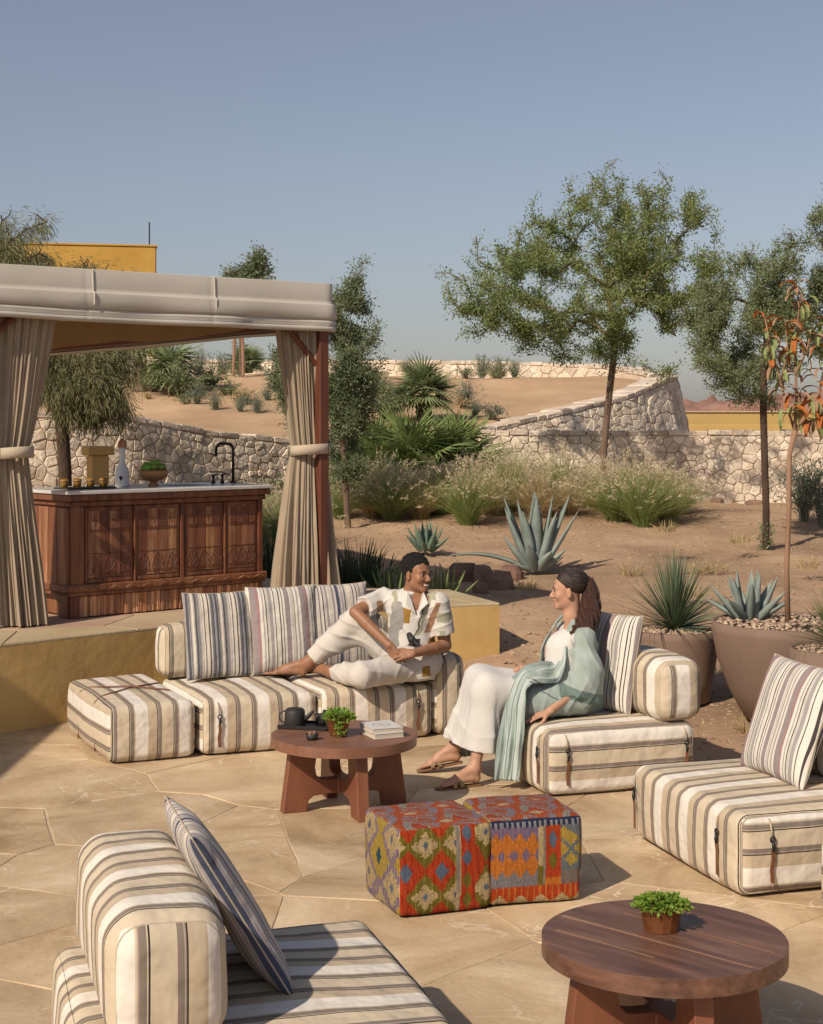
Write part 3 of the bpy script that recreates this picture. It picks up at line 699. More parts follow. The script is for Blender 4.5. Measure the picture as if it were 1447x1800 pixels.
o = loc_of(O1, .598, 0, A1); seat_module('sofa_seat', 'striped sofa seat under the bare foot of the seated man, second module from the left', 'sofa seat', o, rad(A1), .80, 1.02, .36, GS, [(.115, 'f')], s0=.02, seed=2)
o = loc_of(O1, 1.412, 0, A1); seat_module('sofa_seat', 'striped sofa seat that the man sits on, behind the round table with the teapot', 'sofa seat', o, rad(A1), .82, 1.02, .36, GS, [(.70, 'f')], s0=.16, seed=3)
o = loc_of(O1, 2.245, -.02, A1); t = thing('upright_bolster', 'tall upright striped arm block at the right end of the long sofa', 'bolster', (*o, 0), rad(A1), GS)
cushion_part('cover', (.12, .50, .275), .085, m_seat, t, (.125, .52, .285), bulge=.012, stripe0=.2, seed=4)
o = loc_of(O1, .56, .80, A1); bolster('back_bolster', 'striped back bolster of the long sofa showing its round white end at left', o, rad(A1), .86, .25, .36, 'striped back bolsters', s0=.235, seed=5)
o = loc_of(O1, 1.43, .80, A1); bolster('back_bolster', 'striped back bolster of the long sofa hidden behind the seated man', o, rad(A1), .82, .25, .36, 'striped back bolsters', s0=.1, seed=6)
p = loc_of(O1, .94, .66, A1); throw_pillow('grey and white finely striped pillow, leftmost on the long sofa', m_pil_gray, p, rad(A1), .50, .60, .13, 13, seed=1)
p = loc_of(O1, 1.40, .655, A1); throw_pillow('cream and mauve striped pillow in the middle of the long sofa', m_pil_mauve, p, rad(A1), .52, .62, .15, 12, seed=2, s0=.07)
p = loc_of(O1, 1.83, .68, A1); throw_pillow('blue grey striped pillow behind the raised knee of the man', m_pil_blue, p, rad(A1), .48, .62, .14, 13, seed=3)

# --- seat of the woman; its front looks to the left
AW = 18.5; OW = on(962, 1404); 
def uvW(u, v): return loc_of(OW, u, v, AW)
o = uvW(0, .84); seat_module('lounge_seat', 'striped lounge seat that the woman sits on, to the right of the teapot table', 'lounge seat', o, rad(AW - 90), .84, .95, .37, GS, [(.80 - .05, 'f'), (.12, 'r'), (.88, 'r')], s0=.045, seed=7)
o = uvW(.70, .86); bolster('back_bolster', 'striped back bolster behind the woman, its boxed end facing the camera', o, rad(AW - 90), .88, .31, .36, 'striped back bolsters', s0=-.02, seed=8)
p = uvW(.575, .50); throw_pillow('cream and mauve striped pillow standing on edge behind the woman', m_pil_mauve, p, rad(AW - 72), .50, .60, .14, 11, seed=4, s0=.2)
# --- right seat
AR = 17.5; OR = on(1302, 1583)
def uvR(u, v): return loc_of(OR, u, v, AR)
o = uvR(0, 1.11); seat_module('lounge_seat', 'empty striped lounge seat cut by the right edge, behind the walnut table', 'lounge seat', o, rad(AR - 90), 1.11, .98, .37, GS, [(.06, 'f'), (.93, 'f'), (.15, 'r')], s0=.0, seed=9)
o = uvR(.72, 1.16); bolster('back_bolster', 'striped back bolster mostly hidden behind the pillow at the right edge', o, rad(AR - 90), 1.1, .3, .36, 'striped back bolsters', s0=.17, seed=10)
p = uvR(.50, .60); throw_pillow('mauve and white striped pillow leaning on the empty seat at the right edge', m_pil_mauve, p, rad(AR - 90), .60, .60, .14, 20, seed=5, s0=.11)
p = uvR(.50, .02)
# --- foreground seat; its front looks to the right
AF = 17.0; OF = (-.165, 5.68)
def uvF(u, v): return loc_of(OF, u, v, AF)
o = uvF(0.0, -1.06); seat_module('lounge_seat', 'striped lounge seat in the left foreground with a shadow lying across it', 'lounge seat', o, rad(AF + 90), 1.06, 1.10, .37, GS, (), s0=.06, seed=11)
o = uvF(-.685, -1.07); bolster('back_bolster', 'large striped back bolster nearest the camera at lower left', o, rad(AF + 90), 1.06, .34, .38, 'striped back bolsters', s0=.13, seed=12)
p = uvF(-.44, -.48); throw_pillow('blue grey striped pillow seen edge on, leaning on the nearest bolster', m_pil_blue, p, rad(AF + 90), .56, .60, .12, 31, seed=6)
# sliver of one more seat at the right edge
o = at(1441, 1690, 6.3); seat_module('lounge_seat', 'rounded sliver of another striped seat cut off by the right edge beside the walnut table', 'lounge seat', (o[0] + .33, 6.0), rad(12), .8, .9, .40, GS, (), s0=.12, seed=13)

# ------------------------------------------------------------------ kilim poufs
m_kilim = vcol('kilim_weave', ribs=420, bump=.9)
RED, OLV, CRMK, BLU, LIL, MUS, TEA, NVK, GRB, ORG, WIN = (.52, .07, .02), (.20, .16, .025), (.56, .42, .22), (.13, .17, .24), (.25, .17, .24), (.50, .34, .07), (.03, .10, .12), (.03, .04, .09), (.2, .2, .19), (.62, .2, .035), (.16, .03, .05)
def dia(u, v, cu, cv, ru, rv, step=0.0):
    a = abs(u - cu) / ru; b = abs(v - cv) / rv
    if step: a = math.floor(a / step + .5) * step
    return a + b
def star(u, v, cu, cv, r):
    a, b = abs(u - cu) / r, abs(v - cv) / r
    return max(a, b) < .45 or (a + b < 1.0 and (a < .2 or b < .2 or (int(b * 9) % 2 == 0 and a < .8)))
def kil_front1(u, v):
    c = RED if (math.sin(u * 90 + v * 9) > -.75) else (.42, .035, .015)
    if u < .60:
        for (cu, cv) in ((.27, .80), (.27, .22), (.60, .80), (.60, .22), (-.08, .8)):
            if dia(u, v, cu, cv, .20, .27, .12) < 1:
                c = OLV if int((u + 9) * 60) % 5 else (.3, .26, .06)
                if star(u, v, cu, cv, .15): c = CRMK
                if dia(u, v, cu, cv, .03, .05) < 1: c = BLU
        for (cu, cv) in ((.07, .50), (.44, .50)):
            if dia(u, v, cu, cv, .075, .115, .2) < 1: c = BLU
    elif u < .635: c = (.35, .30, .26) if v > .25 else (.5, .4, .25)
    elif u < .655: c = RED if v < .2 else CRMK
    elif u < .80:
        for cv, k in ((.9, BLU), (.62, BLU), (.36, OLV), (.14, OLV)):
            if dia(u, v, .72, cv, .055, .11, .2) < 1: c = k
    else:
        for cv in (.85, .22):
            if dia(u, v, .93, cv, .16, .30, .12) < 1: c = OLV
            if star(u, v, .93, cv + .04, .17): c = CRMK
            if dia(u, v, .93, cv + .04, .03, .05) < 1: c = BLU
    return c
def kil_side1(u, v):
    c = MUS
    for (cu, cv) in ((.2, .85), (.2, .3), (.85, .85), (.85, .3), (.53, .02)):
        if dia(u, v, cu, cv, .27, .34, .12) < 1:
            c = LIL if int(u * 70) % 3 else (.4, .32, .34)
            if star(u, v, cu, cv, .22): c = CRMK
            if dia(u, v, cu, cv, .04, .07) < 1: c = BLU
    for (cu, cv) in ((.53, .58), (.0, .58)):
        if dia(u, v, cu, cv, .16, .2, .2) < 1: c = MUS
        if dia(u, v, cu, cv, .08, .11, .2) < 1: c = TEA
    return c
def kil_top(u, v, k=0):
    w = (u * .5 + v * .8 + k) * 3.0; q = abs((w % 1) - .5) * 2; z = math.floor(q * 7) / 7
    p = abs(((u - v * .3) * 2.2 + z * .5 + k) % 1 - .5) * 2
    c = [(.40, .075, .035), (.32, .28, .24), (.45, .10, .04), (.28, .22, .25), (.36, .13, .08)][int((z + p * .8) * 3.2) % 5]
    for (cu, cv) in ((.30, .45), (.72, .62), (.55, .12)):
        if dia(u, v, cu, cv, .16, .11, .15) < 1: c = (.5, .1, .035)
        if dia(u, v, cu, cv, .09, .05, .2) < 1: c = (.52, .42, .27)
    return c
def kil_front2(u, v):
    if v > .90: return NVK if int(u * 34) % 2 or v > .96 else (.3, .3, .33)
    if v < .22:
        tri = abs(((u * 4.5) % 1) - .5) * 2
        if v < .10 * (1 - tri) + .02: return CRMK
        return RED if int(u * 60) % 4 else ORG
    if u < .52:
        c = LIL if int(u * 66) % 3 else (.2, .15, .27)
        if v < .40: c = (.27, .25, .26)
        for cu in (.07, .19, .32, .45):
            for cv in (.70, .46):
                if dia(u, v, cu, cv, .085, .13, .25) < 1.1: c = ORG
        return c
    if u < .565: return CRMK if v > .45 else OLV
    if u < .60: return (.3, .25, .2)
    if u < .76:
        c = RED
        if dia(u, v, .68, .74, .05, .12, .2) < 1: c = BLU
        if dia(u, v, .68, .5, .05, .12, .2) < 1: c = OLV
        if v < .30: c = ORG
        return c
    c = (.17, .2, .22)
    for cu, cv in ((.88, .74), (.78, .62), (.98, .62), (.88, .5), (.8, .8)):
        if dia(u, v, cu, cv, .08, .09, .3) < 1: c = MUS
    if v < .38: c = (.25, .2, .17)
    return c
def kil_side2(u, v): return kil_side1(u * .9 + .3, v)
def pouf(label, loc, rotz, fr, sd, top, s=.43, hgt=.39, seed=0):
    t = thing('pouf', label, 'pouf', (loc[0], loc[1], 0), rotz, 'kilim poufs')
    n = 72; g = np.linspace(-1, 1, n + 1); hx = s / 2; hz = hgt / 2; V = []; Q = []; C = []; U = []; base = 0
    rnd = np.random.default_rng(seed)
    for a in range(3):
        for sg in (-1, 1):
            if a == 2 and sg == -1: continue
            o = [i for i in range(3) if i != a]; A, B = np.meshgrid(g, g, indexing='ij'); P = np.zeros(A.shape + (3,)); P[..., o[0]] = A; P[..., o[1]] = B; P[..., a] = sg
            P = P.reshape(-1, 3) * np.array((hx, hx, hz)); H3 = np.array((hx, hx, hz)); r = .028
            c = np.clip(P, -(H3 - r), H3 - r); d = P - c; l = np.linalg.norm(d, axis=1)[:, None]; nn = d / np.maximum(l, 1e-9); R = c + nn * r
            fx = [1 - np.clip(np.abs(R[:, i]) / H3[i], 0, 1) ** 2 for i in range(3)]
            R = R + nn * (.018 * (fx[o[0]] * fx[o[1]]) ** .7)[:, None] + nn * (.005 * noise3(R * 9 + 30 + seed * 9))[:, None]
            if a != 2: R = R + nn * (.0018 * noise3(np.c_[R[:, o[0]] * 90, R[:, 2] * 8, R[:, 2] * 0] + 40))[:, None]
            I = np.arange((n + 1) ** 2).reshape(n + 1, n + 1) + base; q = np.stack([I[:-1, :-1], I[1:, :-1], I[1:, 1:], I[:-1, 1:]], -1).reshape(-1, 4)
            if (sg > 0) == (a == 1): q = q[:, ::-1]
            fn = {0: sd, 1: fr, 2: top}[a]
            cc = (g[:-1] + 1 / n + 1) / 2
            for i in range(n):
                for j in range(n):
                    u = cc[i]; v_ = cc[j] + rnd.uniform(-.008, .008)
                    if a == 0: u = 1 - u if sg < 0 else u
                    k = fn(u, v_); m_ = rnd.uniform(.8, 1.15); C.append((k[0] * m_, k[1] * m_, k[2] * m_))
            V.append(R); Q.append(q); U.append(np.c_[R[:, o[0]], R[:, o[1]]]); base += len(R)
    V = np.vstack(V) + np.array((0, 0, hz + .004))
    put('cover', new_mesh('cover', V, np.vstack(Q), m_kilim, True, uv=np.vstack(U), colr=C), t)
    MB().box((0, 0, .012), (hx - .03, hx - .03, .011)).put('base', m_black, t)
    return t
a = rad(21); p = on(703, 1617); pouf('orange kilim pouf with olive diamonds and a mustard left face, the left one of two', (p[0] + .215 * math.cos(a) - .22 * math.sin(a), p[1] + .215 * math.sin(a) + .22 * math.cos(a)), a, kil_front1, kil_side1, lambda u, v: kil_top(u, v), .44, .385, 1)
a = rad(14.5); p = on(861, 1597); pouf('kilim pouf with lilac and orange blocks under a navy edge, the right one of two', (p[0] + .215 * math.cos(a) - .22 * math.sin(a), p[1] + .215 * math.sin(a) + .22 * math.cos(a)), a, kil_front2, kil_side2, lambda u, v: kil_top(u, v, .37), .435, .385, 2)

# ------------------------------------------------------------------ round tables
def round_table(label, c, ang, R, H, th, mt, ml, plank_ang):
    t = thing('round_table', label, 'table', (c[0], c[1], 0), rad(ang), 'round wooden coffee tables')
    b = .008; Z1 = H; Z0 = H - th; pa = rad(plank_ang); ca, sa = math.cos(pa), math.sin(pa)
    # top in planks: circle cut by parallel joints
    cuts = [-R * 1.1, -.235, -.07, .095, .23, R * 1.1]; ring = [np.array((math.cos(q), math.sin(q))) * R for q in np.linspace(0, 2 * math.pi, 97)[:-1]]
    for i in range(len(cuts) - 1):
        pl = clip_half(clip_half(ring, np.array((0, cuts[i + 1] - .00015)), np.array((0, 1))), np.array((0, cuts[i] + .00015)), np.array((0, -1)))
        if len(pl) < 3: continue
        V, f = prism_vf(np.array(pl), Z0, Z1, .0009); o = put('plank', new_mesh('plank', V, f, mt), t, rotz=pa)
    prof = [(R - .03, Z0 - .006), (R - .02, Z0 + .002)]
    # crossed frames: four slanted legs, each with its half of the stretcher
    for k in range(4):
        a = k * 90; rt, rb, w = .205, .235, .135
        z1 = Z0 - .0
        leg = [(rb - .012, 0), (rb + w - .008, 0), (rt + w - .025, z1), (rt - .045, z1), (rt - .028, z1 - .11), (rt - .035, .20), (rt - .055, .178), (rt - .09, .172), (.0, .172),
               (.0, .092), (rb - .13, .092), (rb - .05, .085), (rb - .02, .06)]
        leg = leg[::-1] if area(np.array(leg)) < 0 else leg
        V, f = plate_vf(np.array(leg), .034 if k % 2 == 0 else .0335); V[:, 0] += .001
        R2 = Matrix.Rotation(rad(a), 3, 'Z'); V = V @ np.array(R2).T
        o = put('leg', new_mesh('leg', V, f, ml), t)
        o.modifiers.new('b', 'BEVEL').width = .004
    MB().box((0, 0, .132), (.05, .05, .0405), 0, .004).put('hub', ml, t)
    return t
m_leg1 = M('leg_red_wood', (.215, .08, .04), .5, (.14, .047, .023), 3, .08, 60, stretch=(3, 3, 1))
T1 = at(605, 1290, 8.83); T2 = at(1167, 1645, 5.35)
round_table('red brown round coffee table carrying the black teapot and two books', T1, 20, .407, .41, .055, m_table1, m_leg1, 10)
t2 = round_table('dark walnut round coffee table with pale sapwood streaks in the lower right corner', T2, 14, .413, .41, .062, m_table2, m_leg1, -58)
# pale sapwood streaks are laths let into the top
for (off, x0, x1, w) in ((-.20, -.30, .10, .007), (.11, -.24, .36, .0035), (-.06, -.385, .385, .007)):
    pl = [(x0, off - w * 1.9), (x0 + .15, off - w * .9), (x1, off - w * .25), (x1, off + w * .25), (x0 + .15, off + w * .7), (x0, off + w * 1.2)]
    V, f = prism_vf(pl, .40, .4113); o = put('sapwood_lath', new_mesh('sapwood_lath', V, f, m_sap), t2, rotz=rad(-58))

# ------------------------------------------------------------------ things on the tables
def leafblob(n, c, r, size, seed, m, name, parent, squash=.6, up=.4, asp=.55, kind=None):
    rn = np.random.default_rng(seed); d = rn.normal(size=(n, 3)); d /= np.linalg.norm(d, axis=1)[:, None]; d[:, 2] = np.abs(d[:, 2]) * squash
    P = np.array(c) + d * r * rn.uniform(.35, 1, (n, 1)) ** .5
    dirs = d + rn.normal(size=(n, 3)) * .6 + np.array((0, 0, up))
    return put(name, leaves_mesh(name, P, dirs, size * rn.uniform(.6, 1.3, n), asp, rn, m, fold=True), parent, kind=kind)
def leaves_mesh(name, P, D, S, asp, rn, m, fold=False):
    n = len(P); D = D / (np.linalg.norm(D, axis=1)[:, None] + 1e-9); q = rn.normal(size=(n, 3)); W = np.cross(D, q); W /= np.linalg.norm(W, axis=1)[:, None] + 1e-9
    S = np.asarray(S).reshape(-1, 1); Nn = np.cross(D, W)
    if fold:
        a = P; b = P + D * S * .5 + W * S * asp * .5 + Nn * S * .12; c = P + D * S - Nn * S * .1; d = P + D * S * .5 - W * S * asp * .5 + Nn * S * .12
        V = np.stack([a, b, c, d], 1).reshape(-1, 3); i = np.arange(n)[:, None] * 4
        f = np.vstack([i + np.array([[0, 1, 2]]), i + np.array([[0, 2, 3]])])
    else:
        a = P; b = P + D * S * .45 + W * S * asp * .5; c = P + D * S; d = P + D * S * .45 - W * S * asp * .5
        V = np.stack([a, b, c, d], 1).reshape(-1, 3); f = np.arange(n)[:, None] * 4 + np.array([[0, 1, 2, 3]])
    return new_mesh(name, V, f, m)
Zt1 = .411
p = at(597, 1279, 8.93); P0 = (p[0], 8.78)
t = thing('herb_pot', 'faceted copper pot of trailing green herbs beside the teapot', 'plant pot', (P0[0], P0[1], Zt1), rad(20))
MB().lathe([(.048, 0), (.074, .105), (.068, .105), (.060, .085), (.0001, .085)], 8).put('pot', m_terra, t)
leafblob(420, (0, 0, .09), .085, .024, 4, m_sprig, 'foliage', t)
rn = np.random.default_rng(3); nn = 60; P = np.c_[-.02 + rn.normal(size=nn) * .014, -.075 + rn.normal(size=nn) * .010, .10 - rn.uniform(0, .085, nn)]
put('trailing_sprig', leaves_mesh('trailing_sprig', P, rn.normal(size=(nn, 3)), .026 * rn.uniform(.6, 1.2, nn), .6, rn, m_sprig, True), t)
P0 = at(1166, 1640, 5.37)
t = thing('herb_pot', 'copper pot with a low mound of green herbs on the dark walnut table', 'plant pot', (P0[0], 5.42, .412), rad(10))
MB().lathe([(.060, 0), (.075, .092), (.069, .092), (.064, .078), (.0001, .078)], 14).put('pot', m_terra, t)
leafblob(800, (0, 0, .080), .092, .020, 6, m_sprig, 'foliage', t, .34, .05, .6)
# tray, teapot, cups, books
t = thing('tray', 'flat black rectangular tray under the teapot', 'tray', (-.60, 9.01, Zt1), rad(-14))
MB().box((0, 0, .006), (.145, .085, .006), 0, .002).box((0, .083, .016), (.145, .004, .008)).box((0, -.083, .016), (.145, .004, .008)).put('plate', m_black, t)
t = thing('teapot', 'black cast iron teapot with a ring handle at left, standing on the tray', 'teapot', (-.665, 9.0, Zt1 + .013), rad(0))
MB().lathe([(.0001, 0), (.058, 0), (.062, .004), (.057, .085), (.053, .092), (.0001, .092)], 28).put('pot_body', m_iron, t, True)
MB().lathe([(.046, .0915), (.045, .098), (.012, .1), (.0001, .1)], 24).put('lid', m_iron, t)
MB().tube([(.052, -.01, .035), (.078, -.018, .055), (.098, -.024, .078), (.107, -.027, .088)], [.016, .013, .0095, .008], 10).put('spout', m_iron, t, True)
MB().tube([(-.055 - .034 * math.sin(q), 0, .05 + .033 * math.cos(q)) for q in np.linspace(0, math.pi, 12)], .0042, 8).put('handle', m_iron, t, True)
t = thing('teacup', 'small black cup standing on the tray behind the teapot spout', 'cup', (-.525, 9.05, Zt1 + .013))
MB().lathe([(.0001, 0), (.024, 0), (.033, .055), (.03, .055), (.022, .006), (.0001, .006)], 20).put('bowl', m_iron, t, True)
t = thing('teacup', 'tilted black tumbler lying against the cup on the tray', 'cup', (-.51, 8.97, Zt1 + .017))
V, f = lathe_vf([(.0001, 0), (.022, 0), (.03, .075), (.027, .075), (.02, .006), (.0001, .006)], 20); R = np.array(Matrix.Rotation(rad(28), 3, 'Y')); MB().add(V @ R.T + np.array((0, 0, .012)), f).put('bowl', m_iron, t, True)
P0 = at(548, 1283, 8.62); t = thing('date_bowl', 'little black bowl heaped with brown dates, in front of the tray', 'bowl', (P0[0], 8.66, Zt1))
MB().lathe([(.0001, 0), (.029, 0), (.036, .034), (.032, .034), (.026, .008), (.0001, .02)], 22).put('bowl', m_iron, t, True)
rn = np.random.default_rng(2)
for k in range(7):
    a = k * .9; V, f = lathe_vf([(.0001, -.013), (.007, -.009), (.0085, 0), (.007, .009), (.0001, .013)], 8); R = np.array(Matrix.Rotation(a, 3, 'Z') @ Matrix.Rotation(rad(75), 3, 'X'))
    MB().add(V @ R.T + np.array((.014 * math.cos(a), .014 * math.sin(a), .034 + .006 * (k % 2))), f).put('date', m_table1 if k % 2 else m_bark_pale, t, True)
m_page = M('book_pages', (.60, .53, .42), .9, (.5, .44, .34), 2, .25, 300, stretch=(1, 1, 30))
m_cover = M('book_cover', (.62, .60, .58), .55, (.58, .56, .54), 2, .0)
def book(label, loc, rz, w, d, h):
    t = thing('book', label, 'book', loc, rz)
    MB().box((0, 0, h / 2), (w / 2 - .003, d / 2 - .003, h / 2 - .0025)).put('pages', m_page, t)
    c = MB(); c.box((0, 0, .0012), (w / 2, d / 2, .0012)); c.box((0, 0, h - .0012), (w / 2, d / 2, .0012)); c.box((0, d / 2 - .0012, h / 2), (w / 2, .0012, h / 2 - .0025)); c.put('cover', m_cover, t)
    return t
b1 = book('lower pale paperback book in the pair on the teapot table', (-.165, 8.80, Zt1), rad(24), .175, .215, .028)
b2 = book('upper white book with a thin circle drawn on its cover', (-.168, 8.81, Zt1 + .0285), rad(21), .18, .22, .026)
mb = MB(); pts = [(.048 * math.cos(q), .048 * math.sin(q), .0263) for q in np.linspace(0, 2 * math.pi, 41)]
V = []; f = []
for i, q in enumerate(pts[:-1]):
    for r_ in (.96, 1.04): V.append((q[0] * r_, q[1] * r_, .0262))
for i in range(40): j = (i + 1) % 40; f.append((i * 2, i * 2 + 1, j * 2 + 1, j * 2))
mb.add(V, f).put('cover_circle', m_black, b2)
MB().box((0, -.008, .0263), (.022, .0016, .0002)).box((0, .008, .0263), (.014, .0016, .0002)).put('cover_title', m_black, b2)

# ------------------------------------------------------------------ cabana
PL, PR = np.array((-3.04, 11.68)), np.array((-.68, 13.36)); DZ = .62
fu = (PR - PL) / np.linalg.norm(PR - PL); bu = np.array((-fu[1], fu[0])); W_ = np.linalg.norm(PR - PL); DEP = 6.8; ANG = math.atan2(fu[1], fu[0])
PL2 = PL - fu * .25; WW = W_ + .25
cab = thing('cabana', 'canvas topped cabana with dark red timber posts on the raised deck', 'cabana', (PL2[0], PL2[1], DZ), ANG)
def post(x, y): return MB().box((x, y, 1.235), (.045, .045, 1.235), 0, .006).put('post', m_post, cab)
for x, y in ((.045, .03), (WW - .075, .03), (.06, DEP - .06), (WW - .09, DEP - .06)): post(x, y)
def beam(a, b, z, h=.06, w=.035): 
    a = np.array(a); b = np.array(b); L_ = np.linalg.norm(b - a); c = (a + b) / 2
    MB().box((c[0], c[1], z), (L_ / 2, w, h), math.atan2(b[1] - a[1], b[0] - a[0]), .005).put('beam', m_post, cab)
beam((.11, .06), (WW - .14, .06), 2.40); beam((.11, DEP - .06), (WW - .14, DEP - .06), 2.40); beam((.06, .11), (.06, DEP - .11), 2.40); beam((WW - .09, .11), (WW - .09, DEP - .11), 2.40)
def brace(a, b):
    a = np.array(a); b = np.array(b); MB().tube([a, b], .028, 4).put('brace', m_post, cab)
brace((WW - .09, .06, 2.0), (WW - .40, .06, 2.33)); brace((.06, .06, 2.05), (.38, .06, 2.33)); brace((WW - .09, .11, 2.0), (WW - .09, .45, 2.33))
# valance: a closed band of canvas, folded along its length, with vertical seams
def band(pts, zf, prof, seams, name, mat, inward=.0, closed=False):
    pts = np.array(pts, float); seg = np.linalg.norm(np.diff(pts, axis=0), axis=1); S = np.r_[0, np.cumsum(seg)]; n = int(S[-1] / .02); V = []
    ss = np.linspace(0, S[-1], n)
    for i, s in enumerate(ss):
        x = np.interp(s, S, pts[:, 0]); y = np.interp(s, S, pts[:, 1]); e = .04
        tx = np.interp(s + e, S, pts[:, 0]) - np.interp(s - e, S, pts[:, 0]); ty = np.interp(s + e, S, pts[:, 1]) - np.interp(s - e, S, pts[:, 1]); l = math.hypot(tx, ty); nx, ny = ty / l, -tx / l
        ds = min([abs(s - q) for q in seams] + [9]); pinch = .004 * math.exp(-(ds / .012) ** 2)
        for (o_, z, wv) in prof:
            k = noise2(s * 1.7, z * 3 + 5) * .022 * wv + noise2(s * 5, z * 9) * .007 * wv
            o2 = o_ - pinch * (1 if wv else .3) + k; V.append((x + nx * o2, y + ny * o2, z + (noise2(s * 1.3, 9.1 + z) * .016 * wv if wv else 0)))
    m = len(prof); I = np.arange(n * m).reshape(n, m); q = np.stack([I[:-1, :-1], I[1:, :-1], I[1:, 1:], I[:-1, 1:]], -1).reshape(-1, 4)
    return put(name, new_mesh(name, np.array(V), q, mat, True), cab)
prof = [(-.02, 2.46, 0), (.0, 2.47, .1), (.012, 2.705, .1), (.004, 2.70, .1)][::-1]
prof = [(-.03, 2.700, 0), (.000, 2.705, .02), (.004, 2.70, .05), (.003, 2.56, .12), (.006, 2.532, .2), (.026, 2.528, .2), (.032, 2.518, .25), (.030, 2.47, .5), (.036, 2.42, .8), (.022, 2.405, .9), (.006, 2.402, .9), (.022, 2.392, 1), (.032, 2.372, 1), (.012, 2.352, 1), (.028, 2.342, 1), (.030, 2.318, 1), (.008, 2.303, 1), (-.02, 2.33, .5)]
rr = .03
band([(-.02, DEP + .02), (-.02, rr), (-.012, 0.008), (rr, -.02), (WW - rr, -.02), (WW + .012, .008), (WW + .02, rr), (WW + .02, DEP + .02)], 0, prof, [DEP + .95, DEP + 2.02, DEP + .0 + .02, DEP + WW, DEP + WW + 1.2, DEP + WW + 2.6], 'valance', m_valance)
for sx_ in (.97, 2.02):
    MB().tube([(sx_, -.026, 2.70), (sx_ + .004, -.027, 2.54), (sx_ + .004, -.056, 2.52), (sx_ - .003, -.060, 2.43)], .0065, 6).put('seam', m_valance, cab)
V, f = box_vf((WW / 2, DEP / 2, .012), .004); V += np.array((WW / 2, DEP / 2, 2.70)); 
V2, f2 = sheet(np.linspace(-.02, WW + .02, 40), np.linspace(-.0, DEP + .02, 60), lambda x, y: 2.702 + .004 * noise2(x * 3, y * 3)); 
V3, f3 = sheet(np.linspace(.02, WW - .02, 40), np.linspace(.02, DEP - .02, 60), lambda x, y: 2.69 - .05 * np.abs(np.sin(y * math.pi / 1.2)) + 0 * x)
put('canopy_top', new_mesh('canopy_top', V2, f2, m_valance, True), cab); put('canopy_lining', new_mesh('canopy_lining', V3, f3[:, ::-1], m_lining, True), cab)
def inner_drop(a, b, z0, z1):
    n = 60; V = []
    for i in range(n):
        k = i / (n - 1); x = a[0] + (b[0] - a[0]) * k; y = a[1] + (b[1] - a[1]) * k
        for j in range(5): z = z1 + (z0 - z1) * j / 4 + (0 if j else .02 * noise2(k * 9, 4)); V.append((x + .012 * noise2(k * 30, j), y + .01 * noise2(k * 20, j * 2), z))
    I = np.arange(n * 5).reshape(n, 5); q = np.stack([I[:-1, :-1], I[1:, :-1], I[1:, 1:], I[:-1, 1:]], -1).reshape(-1, 4); put('inner_drop', new_mesh('inner_drop', np.array(V), q, m_lining, True), cab)
inner_drop((WW - .15, .3), (WW - .15, DEP - .1), 2.69, 2.36); inner_drop((.15, DEP - .15), (WW - .2, DEP - .15), 2.69, 2.36)
# curtains: gathered linen, tied in the middle
def curtain(label, top, tie, bot, ztie, seed, front=-.02):
    """each of top, tie, bot = (x along the cabana front, half width)"""
    rn = np.random.default_rng(seed); n = 240; th = np.linspace(0, 2 * math.pi, n, endpoint=False); H = 2.36; m = 70; V = []
    npl = 17; ph = np.cumsum(rn.uniform(.6, 1.4, npl)); ph = ph / ph[-1] * 2 * math.pi
    pl = np.interp(th, np.r_[0, ph], np.arange(npl + 1)) * 2 * math.pi; amp = np.interp(th, np.r_[0, ph], rn.uniform(.5, 1.1, npl + 1))
    t = thing('curtain', label, 'curtain', (PL2[0], PL2[1], DZ), ANG)
    for i in range(m):
        z = H * (1 - i / (m - 1)) + .012
        if z > ztie: k = (z - ztie) / (H - ztie); k = k ** .8; cx = tie[0] + (top[0] - tie[0]) * k; hw = tie[1] + (top[1] - tie[1]) * k; hd = .075 + .03 * k
        else: k = (ztie - z) / ztie; k2 = k ** .75; cx = tie[0] + (bot[0] - tie[0]) * k; hw = tie[1] + (bot[1] - tie[1]) * k2; hd = .075 + .09 * k2
        fold = (.6 + .4 * abs(z - ztie)) if abs(z - ztie) < 1 else 1
        w = np.cos(pl + .5 * noise2(th * 1.5 + seed, np.full(n, z * .8))) * amp
        w = w + .35 * np.cos(pl * 2.3 + z * 1.4 + seed) * amp; s = 1 + .15 * w * fold + .05 * noise2(th * 4, np.full(n, z * 2.2 + seed)); s2 = 1 + .50 * w * fold
        x = cx + np.cos(th) * hw * s; y = front + np.sin(th) * hd * s2 + .03 * np.cos(pl) * (abs(np.sin(th)))
        V.append(np.c_[x, y, np.full(n, z)])
    V = np.vstack(V); I = np.arange(n * m).reshape(m, n); J = np.roll(I, -1, 1)
    q = np.stack([I[:-1], I[1:], J[1:], J[:-1]], -1).reshape(-1, 4)
    put('cloth', new_mesh('cloth', V, q, m_curtain, True), t)
    a = np.linspace(0, 2 * math.pi, 49)[:-1]; V = []
    for (o_, z) in ((.004, -.042), (.012, -.042), (.013, 0), (.012, .042), (.004, .042)):
        V.append(np.c_[tie[0] + np.cos(a) * (tie[1] * 1.16 + o_), front - .035 + np.sin(a) * (.15 + o_), ztie + z + .012 * np.cos(a * 1 + 1)])
    V = np.vstack(V); I = np.arange(5 * 48).reshape(5, 48); J = np.roll(I, -1, 1); q = np.stack([I[:-1], J[:-1], J[1:], I[1:]], -1).reshape(-1, 4)
    put('tie_band', new_mesh('tie_band', V, q, m_tie, True), t)
def fx(px, py0=None):          # pixel column -> distance along the cabana front
    k = (px - CX) / F; d = PL2; return (k * d[1] - d[0]) / (fu[0] - k * fu[1])
